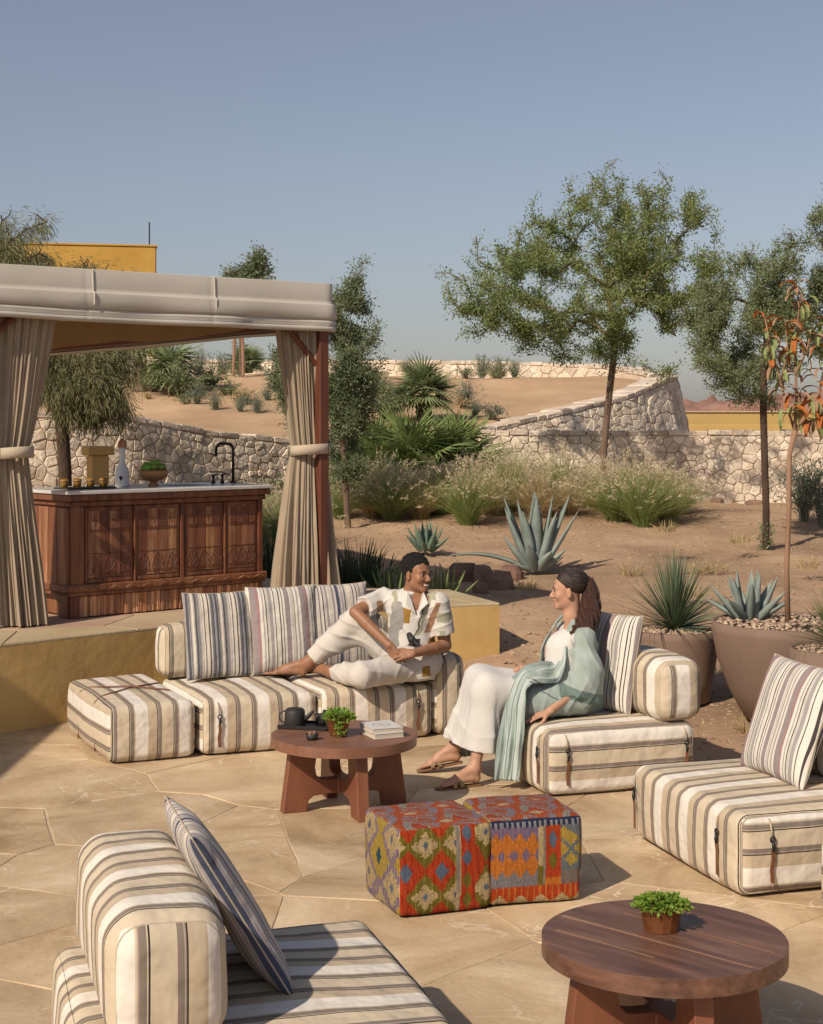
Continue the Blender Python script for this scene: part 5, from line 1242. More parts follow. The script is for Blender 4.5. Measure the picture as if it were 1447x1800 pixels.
for i, (px, Y_, s, ty, w) in enumerate(cl): clump('fountain grass, ' + w, (px - CX) * Y_ / F, Y_, {1: G1, 2: G2, 3: G3}[ty], i, s * .98)
GL = 'fountain grass clumps in front of the left wall'
for i, (px, Y_, s, w) in enumerate([(455, 20.5, .8, 'green clump right of the faucet'), (500, 19.8, .85, 'green clump behind the right curtain'), (430, 21.5, .7, 'pale clump by the wall above the faucet'), (330, 19.6, .62, 'low clump right of the fruit bowl'), (250, 20.2, .7, 'green clump behind the fruit bowl'), (160, 19.2, .62, 'clump behind the amber glasses'), (210, 19.0, .66, 'clump behind the carafe')]):
    clump('fountain grass, ' + w, (px - CX) * Y_ / F, Y_, G3 if i % 2 else G1, i + 3, s, GL)
# silver and green shrubs: wiry upright twigs with small leaves
def shrub_mesh(n, h, r, leafn, ls, asp, seed, m, mw):
    rn = np.random.default_rng(seed); V, q, tips, d = blades_mesh('s', n, h, 1.0, r, .004, rn, mw, 5, base_r=.05); S_ = V.reshape(n, 6, 2, 3).mean(2)
    i = rn.integers(0, n, leafn); k = rn.uniform(1.2, 4.99, leafn); k0 = k.astype(int); fr = (k - k0)[:, None]; P = S_[i, k0] * (1 - fr) + S_[i, k0 + 1] * fr; P = P + rn.normal(size=P.shape) * .018
    D = (S_[i, k0 + 1] - S_[i, k0]); D = D / np.linalg.norm(D, axis=1)[:, None] * .7 + rn.normal(size=P.shape) * .5
    return new_mesh('stems', V, q, mw), leaves_mesh('leaves', P, D, ls * rn.uniform(.6, 1.3, leafn), asp, rn, m)
def shrub(label, x, y, z, me, s, i, group=None, name='shrub'):
    t = thing(name, label, 'shrub', (x, y, z), i * 1.3, group, s); put('stems', me[0], t); put('leaves', me[1], t); return t
SL = shrub_mesh(70, .75, .5, 2600, .05, .22, 90, m_lav, m_lav); SG = shrub_mesh(60, .7, .8, 2600, .06, .4, 91, m_leaf_gray, m_bark_dark); SS = shrub_mesh(60, .62, .45, 1800, .055, .2, 92, m_lav, m_lav)
for i, (px, Y_, s, w) in enumerate([(905, 25.3, .75, 'left of the slanting trunk'), (945, 25.2, .85, 'just left of the slanting trunk'), (985, 25.4, .8, 'behind the slanting trunk'), (1010, 25.3, .8, 'close behind the slanting trunk'), (1095, 25.2, .85, 'right of the slanting trunk'), (1135, 25.4, .6, 'by the low wall above the wide grass clump')]):
    x = (px - CX) * Y_ / F; shrub('silvery lavender bush along the low wall, ' + w, x, Y_, float(ground_z(x, Y_)), SL, s, i, 'silvery bushes along the low wall')
for i, (px, Y_, s, w) in enumerate([(1412, 22.0, 1.25, 'grey green bush beside the thin dark tree, left of two at the right edge'), (1448, 21.6, 1.3, 'grey green bush cut by the right edge of the view')]):
    x = (px - CX) * Y_ / F; shrub(w, x, Y_, float(ground_z(x, Y_)), SL, s, i + 9)
for i, (px, Y_, s, w) in enumerate([(612, 23.8, 1.05, 'leafy green bush under the dense tree right of the cabana'), (648, 24.6, .95, 'leafy bush left of the low palms'), (665, 26, 1.1, 'tall loose bush behind the low palms, left'), (838, 25.3, .9, 'loose green bush at the right of the low palms'), (480, 22.4, .9, 'leafy bush behind the right curtain')]):
    x = (px - CX) * Y_ / F; shrub(w, x, Y_, float(ground_z(x, Y_)), SG, s, i + 20)
# shrubs on the sand bank
hs = [(318, 30, 1.1, 0, 'rightmost large dark bush under the date palms'), (292, 30.8, 1.0, 0, 'large dark bush under the date palms'), (347, 29.2, .65, 1, 'pale spiky tuft right of the dark bushes'), (378, 28.6, .62, 1, 'pale spiky tuft, second on the bank'), (422, 28.3, .5, 1, 'low pale tuft in the middle of the bank'), (452, 28.2, .62, 1, 'pale tuft below the stakes'), (470, 29.5, .5, 1, 'small pale tuft near the curtain'), (400, 30.2, .5, 0, 'low green cushion plant on the bank'), (370, 31, .7, 0, 'green plant near the crest of the bank'),
      (848, 36, .95, 1, 'wiry grey tuft under the far wall, left'), (878, 36.3, .9, 1, 'wiry grey tuft under the far wall, middle'), (905, 35.6, .75, 1, 'wiry grey tuft under the far wall, right'), (820, 30, .9, 1, 'grey tuft at the right shoulder of the palms'), (835, 28.2, .6, 1, 'small tuft on the sand right of the palms'), (878, 28.9, .35, 1, 'tiny dark tuft on the open sand'), (650, 30, .8, 0, 'grey green bush behind the dense tree'), (680, 27.4, 1.0, 0, 'loose bush on the bank left of the star shaped palm'), (350, 38, 1.2, 1, 'dry grassy tuft near the crest at left'), (390, 38, 1.1, 1, 'dry grassy tuft near the crest beside the stakes'), (720, 37.5, .7, 1, 'small tuft at the far wall behind the palm')]
for i, (px, Y_, s, k, w) in enumerate(hs):
    x = (px - CX) * Y_ / F; shrub(w, x, Y_, float(hill_z(x, Y_)) - .05, (SG if k == 0 else SS), s, i + 30, 'scattered bushes on the sand bank')

# ------------------------------------------------------------------ agaves, yuccas, aloes
def agave_leaf(L_, w, curl, m, seg=12, th=.035, name='leaf', cup=.45):
    V = []; f = []; t_ = np.linspace(0, 1, seg)
    ang = np.cumsum(np.full(seg, curl / seg)) ; x = np.cumsum(np.cos(ang)) * L_ / seg; z = np.cumsum(np.sin(ang)) * L_ / seg
    for i in range(seg):
        k = t_[i]; ww = w * (.62 + .9 * k - 1.52 * k ** 2.2) if k < .98 else .0015; ww = max(ww, .002); h = th * (1 - k) ** .7 + .002
        nx, nz = -math.sin(ang[i]), math.cos(ang[i])
        for (s, o) in ((-1, cup * ww), (-.5, cup * ww * .35), (0, 0), (.5, cup * ww * .35), (1, cup * ww), (.5, -h * .6), (0, -h), (-.5, -h * .6)): V.append((x[i] + nx * o, s * ww, z[i] + nz * o))
    for i in range(seg - 1):
        for j in range(8): k = (j + 1) % 8; f.append((i * 8 + j, i * 8 + k, i * 8 + 8 + k, i * 8 + 8 + j))
    return new_mesh(name, np.array(V), f, m, True)
def agave(label, loc, leaves, m, name='agave', cat='agave', s=1.0):
    t = thing(name, label, cat, loc, 0, None, s)
    for (az, el, L_, w, curl) in leaves:
        put('leaf', agave_leaf(L_, w, curl, m), t, (.05 * math.cos(rad(az)), .05 * math.sin(rad(az)), .03), rot=Matrix(Matrix.Rotation(rad(az), 3, 'Z') @ Matrix.Rotation(rad(-el), 3, 'Y')).to_euler())
    return t
Ya = 17.6; xa = (942 - CX) * Ya / F
agave('large blue grey agave with upright blades and one long leaf sprawling to the left', (xa, Ya, float(ground_z(xa, Ya)) + .02), [
    (95, 87, .88, .10, .03), (270, 82, .84, .105, .03), (180, 77, .82, .10, .06), (0, 79, .84, .10, .05), (225, 73, .70, .105, .06), (330, 70, .70, .10, .08), (165, 66, .90, .095, .10), (15, 64, .92, .09, .10), (190, 58, .78, .095, .28), (352, 54, .80, .07, .12),
    (195, 38, .52, .09, .4), (178, 32, 1.0, .055, -.75), (335, 30, .40, .08, .3), (10, 22, .30, .07, .2), (250, 42, .42, .095, .2), (300, 36, .36, .09, .2), (210, 14, .28, .07, .1)], m_agave)
Ya = 18.6; xa = (749 - CX) * Ya / F; rn = np.random.default_rng(8)
agave('small rosette agave alone on the bare soil left of the large agave', (xa, Ya, float(ground_z(xa, Ya)) + .02), [(i * 137.5, 88 - i * 4.2, .36 * (1 - .012 * i), .042, .15) for i in range(17)], m_agave2)
def spiky(label, loc, n, L_, w, m, seed, el0=5, el1=88, sag=.1, name='yucca', cat='yucca', sc=1.0, bias=None):
    rn = np.random.default_rng(seed); a = np.arange(n) * 2.39996 + rn.uniform(-.2, .2, n); el = np.radians(el0 + (el1 - el0) * (1 - (np.arange(n) + .5) / n) ** .85 + rn.normal(size=n) * 4)[::1]
    L2 = L_ * rn.uniform(.75, 1.05, n); seg = 4; V = np.zeros((n, seg + 1, 2, 3))
    for k in range(seg + 1):
        t_ = k / seg; r = np.cos(el) * L2 * t_; z = np.sin(el) * L2 * t_ - sag * L2 * t_ ** 2 * np.cos(el); c = np.stack([np.cos(a) * r, np.sin(a) * r, z + .03], -1); wk = w * (1 - t_) ** .7 + .0007
        s = np.stack([-np.sin(a), np.cos(a), .3 * np.ones(n)], -1) * wk; V[:, k, 0] = c - s; V[:, k, 1] = c + s
    I = np.arange(n * (seg + 1) * 2).reshape(n, seg + 1, 2); q = np.stack([I[:, :-1, 0], I[:, :-1, 1], I[:, 1:, 1], I[:, 1:, 0]], -1).reshape(-1, 4)
    t = thing(name, label, cat, loc, 0, None, sc); put('foliage', new_mesh('foliage', V.reshape(-1, 3), q, m), t); return t
def pebble_heap(parent, R, z, n, seed, s=.022, mat=None):
    rn = np.random.default_rng(seed); ico = np.array([(0, 0, 1), (.89, 0, .45), (.28, .85, .45), (-.72, .53, .45), (-.72, -.53, .45), (.28, -.85, .45), (0, 0, -.5)]); fi = np.array([(0, 1, 2), (0, 2, 3), (0, 3, 4), (0, 4, 5), (0, 5, 1), (6, 2, 1), (6, 3, 2), (6, 4, 3), (6, 5, 4), (6, 1, 5)])
    a = rn.uniform(0, 2 * math.pi, n); r = R * np.sqrt(rn.uniform(0, 1, n)); P = np.c_[r * np.cos(a), r * np.sin(a), z + rn.uniform(-.006, .012, n) + .03 * (1 - (r / R) ** 2)]
    sc = s * rn.uniform(.5, 1.3, (n, 1, 1)) * np.array((1, 1, .7)) * rn.uniform(.7, 1.3, (n, 1, 3)); th = rn.uniform(0, 6.28, n); C, S_ = np.cos(th), np.sin(th)
    V = ico[None] * sc + rn.normal(size=(n, 7, 3)) * s * .12; V = np.stack([V[..., 0] * C[:, None] - V[..., 1] * S_[:, None], V[..., 0] * S_[:, None] + V[..., 1] * C[:, None], V[..., 2]], -1) + P[:, None]
    f = (fi[None] + np.arange(n)[:, None, None] * 7).reshape(-1, 3); return put('gravel', new_mesh('gravel', V.reshape(-1, 3), f, mat or m_gravel), parent, kind='stuff')
def planter(label, x, y, z, R, H, rb, seed):
    t = thing('planter', label, 'planter', (x, y, z))
    MB().lathe([(.0001, 0), (rb, 0), (rb + .02, .01), (rb + (R - rb) * .5, H * .3), (rb + (R - rb) * .85, H * .62), (R, H * .9), (R, H), (R - .025, H), (R - .03, H - .06), (.0001, H - .06)], 56).put('pot', m_pot, t, True)
    pebble_heap(t, R - .035, H - .035, 900, seed); return t
Y1 = 12.05; x1 = (1186 - CX) * Y1 / F; z1 = 0.03; H1 = at(0, 1106, Y1)[2] - z1
planter('wide brown planter with pale gravel behind the back bolster of the woman', x1, Y1, z1, .33, H1, .25, 1)
spiky('spiky blue green grass tree fanning out of the left brown planter', (x1 + .0, Y1, z1 + H1 - .03), 420, .62, .0055, M('blue_yucca', (.17, .22, .12), .6, (.10, .14, .08), 3, 0, island=.6), 3, 8, 89, .12)
Y2 = 11.35; x2 = (1395 - CX) * Y2 / F; z2 = .02; H2 = at(0, 1092, Y2)[2] - z2
planter('large brown bowl planter with pale gravel at the right, holding a slim tree', x2, Y2, z2, .58, H2, .33, 2)
xg = (1318 - CX) * 11.5 / F; rn = np.random.default_rng(8)
agave('blue green agave in the large bowl planter beside the slim trunk', (xg, 11.5, z2 + H2 - .03), [(i * 137.5 + 20, 84 - i * 4.6, .36 * (1 - .008 * i), .042, .12) for i in range(15)], m_agave)
X3 = (1478 - CX) * 10.3 / F
pl = thing('planter', 'brown planter cut by the right edge behind the empty seat', 'planter', (X3, 10.3, .0)); MB().lathe([(.0001, 0), (.22, 0), (.29, .3), (.33, .68), (.305, .68), (.30, .62), (.0001, .62)], 40).put('pot', m_pot, pl, True); pebble_heap(pl, .29, .645, 500, 5)
spiky('bright green spiky yucca at the right edge above the empty seat', (X3, 10.3, .66), 420, .42, .0055, leafm('green_yucca', (.22, .28, .10), (.13, .18, .06), .2, .5), 5, 0, 89, .1)
# slim potted tree with orange dried leaves
B0 = np.array(((1385 - CX) * 11.3 / F, 11.3, z2 + H2 - .04)); Yt = 11.3
tp = [at(x, y, Yt) - B0 for x, y in ((1385, 1092), (1383, 1000), (1387, 900), (1388, 800), (1397, 757))]
t = thing('potted_tree', 'slim pale trunked tree with sagging orange dried leaves in the bowl planter', 'tree', B0)
mb = MB(); mb.tube(tp, [.021, .019, .018, .018, .019], 8)
rn = np.random.default_rng(14); LP = []; 
for (pts, r) in [(((1397, 757), (1385, 720), (1372, 670), (1355, 610), (1345, 560)), .012), (((1397, 757), (1400, 700), (1398, 620), (1405, 540), (1400, 500)), .013), (((1397, 757), (1415, 735), (1440, 690), (1455, 620), (1460, 560)), .016), (((1397, 757), (1425, 740), (1450, 735), (1470, 720)), .012), (((1398, 660), (1420, 610), (1430, 560)), .009), (((1372, 670), (1385, 620), (1380, 560)), .008)]:
    pp = [at(x, y, Yt + rn.uniform(-.1, .1)) - B0 for x, y in pts]; mb.tube(pp, np.linspace(r, r * .35, len(pp)), 6); LP += [(pp[i] * (1 - k) + pp[i + 1] * k) for i in range(1, len(pp) - 1) for k in np.linspace(0, 1, 5)]
mb.put('trunk', m_bark_pale, t, True)
LP = np.array(LP)
def big_leaves(name, n, m, Ln, w, seed):
    rn = np.random.default_rng(seed)
    for k in range(n):
        p = LP[rn.integers(len(LP))] + rn.normal(size=3) * .02; l = Ln * rn.uniform(.7, 1.3); a = rn.uniform(0, 6.28); el0 = rn.uniform(-.3, .9); V = []; f = []; q = p.copy(); el = el0
        for i in range(6):
            ww = w * math.sin(math.pi * (i + .3) / 5.8) + .002; s = np.array((-math.sin(a), math.cos(a), .3)); d = np.array((math.cos(a) * math.cos(el), math.sin(a) * math.cos(el), math.sin(el))); up_ = np.cross(d, s)
            V += [q - s * ww + up_ * ww * .3, q, q + s * ww + up_ * ww * .3]; q = q + d * l / 5; el -= rn.uniform(.25, .65)
        for i in range(5): f += [(i * 3, i * 3 + 1, i * 3 + 4, i * 3 + 3), (i * 3 + 1, i * 3 + 2, i * 3 + 5, i * 3 + 4)]
        put(name, new_mesh(name, V, f, m), t)
big_leaves('dried_leaf', 56, m_orange, .17, .019, 4); big_leaves('leaf', 95, m_aloe, .18, .012, 5)
big_leaves('brown_leaf', 55, m_bark_pale, .15, .013, 6)
# plants behind the deck
def straps_plant(label, x, y, z, n, h, w, m, seed, bend=.35, name='iris_clump', cat='plant', br=.18):
    rn = np.random.default_rng(seed); V, q, tips, d = blades_mesh('x', n, h, 1, bend, w, rn, m, 5, base_r=br); t = thing(name, label, cat, (x, y, z)); put('foliage', new_mesh('foliage', V, q, m), t); return t
for i, (px, Y_, n, h, w) in enumerate([(608, 15.3, 150, .62, 'dark strap leaved clump right of the right curtain'), (650, 15.6, 130, .55, 'dark strap leaved clump left of the seated man'), (484, 16.9, 120, .62, 'dark strap leaved clump between the bar and the right curtain'), (635, 16.3, 100, .55, 'dark strap leaved clump behind the others at the deck edge')]):
    x = (px - CX) * Y_ / F; straps_plant(w, x, Y_, float(ground_z(x, Y_)), n, h, .011, m_iris, 100 + i)
for i, (px, Y_, z, n, h, w) in enumerate([(692, 14.9, .3, 26, .40, 'pale green aloe behind the left shoulder side of the man'), (772, 14.85, .3, 22, .36, 'pale green aloe just right of the head of the man')]):
    x = (px - CX) * Y_ / F; rn = np.random.default_rng(i + 3); agave(w, (x, Y_, .42), [(k * 137.5, 86 - k * 3.0, h * rn.uniform(.8, 1.1), .016, .35) for k in range(n)], m_aloe, 'aloe', 'aloe')
# rocks
def rock(label, loc, s, seed, group=None):
    rn = np.random.default_rng(seed); bm = [];  V = []; f = []; nu, nv = 9, 6
    for j in range(nv):
        ph = math.pi * j / (nv - 1)
        for i in range(nu): th = 2 * math.pi * i / nu; V.append((math.sin(ph) * math.cos(th), math.sin(ph) * math.sin(th), math.cos(ph)))
    V = np.array(V); V = V * (1 + .28 * noise3(V * 1.6 + seed * 3.7)[:, None]); V = np.clip(V, -.78, .78) * np.array(s)
    for j in range(nv - 1):
        for i in range(nu): k = (i + 1) % nu; f.append((j * nu + i, (j + 1) * nu + i, (j + 1) * nu + k, j * nu + k))
    o = put('rock', new_mesh('rock', V, f, m_rock), None, loc, rn.uniform(0, 6)); o['label'] = label; o['category'] = 'rock'
    if group: o['group'] = group
for i, (px, py, Y_, s, w) in enumerate([(812, 1005, 17.0, (.22, .16, .17), 'long reddish rock at the left end of the rock row'), (850, 1003, 16.8, (.16, .14, .18), 'upright reddish rock second from the left in the rock row'), (878, 1006, 16.6, (.2, .15, .16), 'largest reddish rock below the sprawling agave leaf'), (900, 1000, 17.2, (.15, .12, .14), 'rounded rock at the right end of the rock row'), (845, 1018, 16.2, (.13, .1, .09), 'low rock in front of the rock row')]):
    x = (px - CX) * Y_ / F; rock(w, (x, Y_, float(ground_z(x, Y_)) + s[2] * .35), s, i + 1, 'reddish rocks by the deck')
for i, (px, Y_, s, w) in enumerate([(1262, 25.3, (.13, .12, .08), 'dark flat stone lying before the low wall'), (1210, 25.2, (.3, .12, .06), 'flat ledge stone at the foot of the low wall'), (1330, 24.9, (.28, .12, .06), 'flat ledge stone at the foot of the low wall near the thin tree')]):
    x = (px - CX) * Y_ / F; rock(w, (x, Y_, float(ground_z(x, Y_)) + .02), s, i + 11)
# little dry tufts and pebbles over the soil
TM = grass_protos(1, 90, .16, .9, m_grass_dry, True, 95, False)[0][0]
for i, (px, py, w) in enumerate([(925, 1037, 'left of the dark hair of the woman'), (1255, 1005, 'on the open soil left of the thin tree'), (1222, 1010, 'on the open soil behind the left planter'), (1110, 1012, 'right of the large agave'), (1170, 935, 'below the right grass group'), (1215, 1050, 'behind the left planter'), (1420, 1000, 'at the right edge behind the bowl planter'), (1300, 955, 'left of the foot of the thin tree'), (1330, 1290, 'in the gravelly soil beside the right seat')]):
    Y_ = 14.; 
    for _ in range(12): z_ = float(ground_z((px - CX) * Y_ / F, Y_)); Y_ = (CH - z_) * F / (py - HY)
    x = (px - CX) * Y_ / F; t = thing('dry_tuft', 'small dry tuft ' + w, 'grass tuft', (x, Y_, z_), i, 'small dry tufts on the soil'); put('blades', TM, t)
SO = [shrub_mesh(26, .22, .9, 500, .035, .35, 93 + k, m_, m_bark) for k, m_ in enumerate((m_lav, m_grass_dry, m_leaf_gray))]
rn = np.random.default_rng(31); ORD = 'one two three four five six seven eight nine ten eleven twelve thirteen fourteen fifteen sixteen seventeen eighteen nineteen twenty twenty-one twenty-two twenty-three twenty-four twenty-five twenty-six twenty-seven twenty-eight twenty-nine thirty'.split()
for i, px in enumerate(np.sort(rn.uniform(235, 880, 30))):      # low scrub dotted over the sand bank
    Y_ = rn.uniform(27.5, 35); x = (px - CX) * Y_ / F; s = rn.uniform(.7, 1.9)
    t = shrub('low wiry scrub plant on the sand bank, number %s counting from the left' % ORD[i], x, Y_, float(hill_z(x, Y_)) - .02, SO[i % 3], s, i, 'low scrub dotted over the sand bank', 'scrub_plant')
rn = np.random.default_rng(77); X = np.concatenate([rn.uniform(-1, 8, 9000), rn.uniform(.8, 3.6, 3500)]); Y = np.concatenate([rn.uniform(12.8, 25, 9000), rn.uniform(9.6, 14, 3500)]); ok = ~((X < 1.9) & (Y < 12.2) & (X < 2.6 - (Y - 9) * .45)); X, Y = X[ok], Y[ok]
root = put('pebbles', None); bpy.data.objects.remove(root)
ico = np.array([(0, 0, .55), (.62, 0, .42), (.19, .59, .42), (-.5, .37, .42), (-.5, -.37, .42), (.19, -.59, .42), (1, 0, 0), (.3, .95, 0), (-.8, .6, 0), (-.8, -.6, 0), (.3, -.95, 0)]); n = len(X)
fi = [(0, k + 1, (k + 1) % 5 + 1) for k in range(5)] + [(k + 1, k + 6, (k + 1) % 5 + 6) for k in range(5)] + [(k + 1, (k + 1) % 5 + 6, (k + 1) % 5 + 1) for k in range(5)]; fi = np.array(fi)
s = np.minimum(np.abs(rn.normal(size=(n, 1, 1))) ** 2 * .006 + .0045, .022); V = ico[None] * s * rn.uniform(.7, 1.3, (n, 1, 3)) + rn.normal(size=(n, 11, 3)) * s * .12 + np.c_[X, Y, ground_z(X, Y)][:, None]
put('pebbles', new_mesh('pebbles', V.reshape(-1, 3), (fi[None] + np.arange(n)[:, None, None] * 11).reshape(-1, 3), M('soil_pebbles', (.42, .29, .19), .9, (.25, .16, .1), 9, 0, island=.6)), kind='stuff', label='small loose pebbles strewn over the bare soil')
# ------------------------------------------------------------------ people: implicit surfaces meshed by surface nets
class Field:
    def __init__(s, lo, hi, h):
        s.lo = np.array(lo, float); s.h = h; s.n = np.ceil((np.array(hi) - s.lo) / h).astype(int) + 1; s.d = np.full(s.n, .25, np.float32); s.ax = [s.lo[i] + np.arange(s.n[i]) * h for i in range(3)]
    def win(s, lo, hi):
        a = np.clip(((np.array(lo) - s.lo) / s.h).astype(int) - 1, 0, s.n); b = np.clip(((np.array(hi) - s.lo) / s.h).astype(int) + 2, 0, s.n)
        sl = tuple(slice(a[i], b[i]) for i in range(3)); P = np.stack(np.meshgrid(*[s.ax[i][sl[i]] for i in range(3)], indexing='ij'), -1).astype(np.float32); return sl, P
    def comb(s, sl, d, k, op):
        c = s.d[sl]
        if op == 'u':
            if k > 0: h = np.clip(.5 + .5 * (c - d) / k, 0, 1); r = c * (1 - h) + d * h - k * h * (1 - h)
            else: r = np.minimum(c, d)
        elif op == 's':
            if k > 0: h = np.clip(.5 - .5 * (c + d) / k, 0, 1); r = c * (1 - h) - d * h + k * h * (1 - h)
            else: r = np.maximum(c, -d)
        s.d[sl] = r
    def cone(s, a, b, ra, rb, k=.02, op='u', flat=None):
        """round cone; flat=(point, normal) cuts it, keeping the side the normal points away from"""
        a = np.array(a, float); b = np.array(b, float); m = max(ra, rb) + k + .03; sl, P = s.win(np.minimum(a, b) - m, np.maximum(a, b) + m)
        if P.size == 0: return s
        ab = (b - a).astype(np.float32); t_ = np.clip(((P - a.astype(np.float32)) @ ab) / (ab @ ab + 1e-9), 0, 1); q = P - (a.astype(np.float32) + t_[..., None] * ab)
        d = np.sqrt((q * q).sum(-1)) - (ra + (rb - ra) * t_)
        if flat is not None: nn = np.array(flat[1], float); nn /= np.linalg.norm(nn); d = np.maximum(d, ((P - np.array(flat[0], np.float32)) @ nn.astype(np.float32)))
        s.comb(sl, d, k, op); return s
    def chain(s, pts, rs, k=.02, op='u'):
        for i in range(len(pts) - 1): s.cone(pts[i], pts[i + 1], rs[i], rs[i + 1], k if i == 0 else min(k, .012) if k < .012 else k, op)
        return s
    def ell(s, c, r, R=None, k=.02, op='u'):
        c = np.array(c, float); r = np.array(r, float); m = r.max() + k + .03; sl, P = s.win(c - m, c + m)
        if P.size == 0: return s
        q = P - c.astype(np.float32)
        if R is not None: q = q @ np.array(R, np.float32)
        k0 = np.sqrt(((q / r.astype(np.float32)) ** 2).sum(-1)); k1 = np.sqrt(((q / (r * r).astype(np.float32)) ** 2).sum(-1)); s.comb(sl, k0 * (k0 - 1) / np.maximum(k1, 1e-6), k, op); return s
    def plane(s, p, n):
        n = np.array(n, float); n /= np.linalg.norm(n); sl, P = s.win(s.lo, s.lo + s.n * s.h); s.d = np.maximum(s.d, (P - np.array(p, np.float32)) @ n.astype(np.float32)); return s
    def fold(s, fn, lo=None, hi=None):
        sl, P = s.win(s.lo if lo is None else lo, s.lo + s.n * s.h if hi is None else hi); near = np.abs(s.d[sl]) < .06; v = s.d[sl]; v[near] += fn(P[near]).astype(np.float32); s.d[sl] = v; return s
    def mesh(s):
        d = s.d; neg = d < 0; n = s.n
        cnt = np.zeros(n - 1, np.int8); c8 = [(i, j, k) for i in (0, 1) for j in (0, 1) for k in (0, 1)]
        for i, j, k in c8: cnt += neg[i:n[0] - 1 + i, j:n[1] - 1 + j, k:n[2] - 1 + k]
        act = (cnt > 0) & (cnt < 8); idx = -np.ones(n - 1, np.int32); ids = np.argwhere(act); idx[act] = np.arange(len(ids))
        acc = np.zeros((len(ids), 3)); w = np.zeros(len(ids))
        for a in range(3):
            for p in (0, 1):
                for q in (0, 1):
                    o0 = [0, 0, 0]; o = [i for i in range(3) if i != a]; o0[o[0]] = p; o0[o[1]] = q; o1 = list(o0); o1[a] = 1
                    v0 = d[ids[:, 0] + o0[0], ids[:, 1] + o0[1], ids[:, 2] + o0[2]]; v1 = d[ids[:, 0] + o1[0], ids[:, 1] + o1[1], ids[:, 2] + o1[2]]
                    m = (v0 < 0) != (v1 < 0); t_ = v0[m] / (v0[m] - v1[m]); pt = np.tile(np.array(o0, float), (m.sum(), 1)); pt[:, a] = t_; acc[m] += pt; w[m] += 1
        V = s.lo + (ids + acc / np.maximum(w, 1)[:, None]) * s.h; Q = []
        for a in range(3):
            o = [i for i in range(3) if i != a]; sl0 = [slice(1, -1)] * 3; sl0[a] = slice(0, -1); sl1 = list(sl0); sl1[a] = slice(1, None)
            A = neg[tuple(sl0)]; B = neg[tuple(sl1)]; e = np.argwhere(A != B); 
            if len(e) == 0: continue
            s_ = A[e[:, 0], e[:, 1], e[:, 2]]; e = e + np.array([1 if i != a else 0 for i in range(3)])
            def g(du, dv): r = e.copy(); r[:, o[0]] -= du; r[:, o[1]] -= dv; return idx[r[:, 0], r[:, 1], r[:, 2]]
            q = np.stack([g(1, 1), g(0, 1), g(0, 0), g(1, 0)], -1); fl = s_ if a != 1 else ~s_; q[~fl] = q[~fl][:, ::-1]; Q.append(q)
        Q = np.vstack(Q); Q = Q[(Q >= 0).all(1)]
        # light smoothing
        for _ in range(2):
            S = np.zeros_like(V); c = np.zeros(len(V))
            for i in range(4): np.add.at(S, Q[:, i], V[Q[:, (i + 1) % 4]]); np.add.at(c, Q[:, i], 1); np.add.at(S, Q[:, (i + 1) % 4], V[Q[:, i]]); np.add.at(c, Q[:, (i + 1) % 4], 1)
            V = V * .5 + S / np.maximum(c, 1)[:, None] * .5
        return V, Q
def frame(fwd, up):
    y = np.array(fwd, float); y /= np.linalg.norm(y); z = np.array(up, float); z -= y * (z @ y); z /= np.linalg.norm(z); return np.stack([np.cross(y, z), y, z], 1)   # columns x (person's right), y forward, z up
def head(fld, c, R, s, smile=False, jaw=1.0):
    T = lambda p: np.array(c) + R @ (np.array(p, float) * s); E = lambda p, r, k, op='u': fld.ell(T(p), np.array(r) * s, R, k * s, op); C = lambda a, b, ra, rb, k, op='u': fld.cone(T(a), T(b), ra * s, rb * s, k * s, op)
    E((0, -.018, .048), (.073, .094, .076), .02); E((0, .03, -.005), (.060, .060, .085), .03); C((-.034 * jaw, .02, -.06), (-.014, .062, -.088), .024, .017, .03); C((.034 * jaw, .02, -.06), (.014, .062, -.088), .024, .017, .03)
    E((0, .068, -.092), (.02, .016, .015), .02)
    for sx in (-1, 1):
        E((sx * .037, .058, -.024), (.024, .022, .024), .02); C((sx * .042, .064, .022), (sx * .014, .083, .020), .009, .010, .012)
        E((sx * .031, .093, .001), (.015, .017, .0085), .010, 's'); E((sx * .0095, .096, -.033), (.008, .009, .007), .006)
        E((sx * .075, -.006, -.008), (.010, .018, .031), .006); E((sx * .086, .002, -.006), (.007, .010, .020), .004, 's')
    C((0, .082, .012), (0, .108, -.026), .008, .0105, .009); C((0, .104, -.030), (0, .089, -.040), .007, .005, .006)
    w = .026 if smile else .019; 
    C((-w, .080, -.056), (0, .090, -.054), .004, .0065, .005); C((w, .080, -.056), (0, .090, -.054), .004, .0065, .005)
    C((-w * .8, .080, -.067), (0, .088, -.069), .004, .0075, .005); C((w * .8, .080, -.067), (0, .088, -.069), .004, .0075, .005)
    if smile: E((0, .093, -.0615), (.019, .014, .0058), .003, 's')
    else: C((-w * .9, .089, -.0615), (w * .9, .089, -.0615), .0018, .0018, .003, 's')
    return T
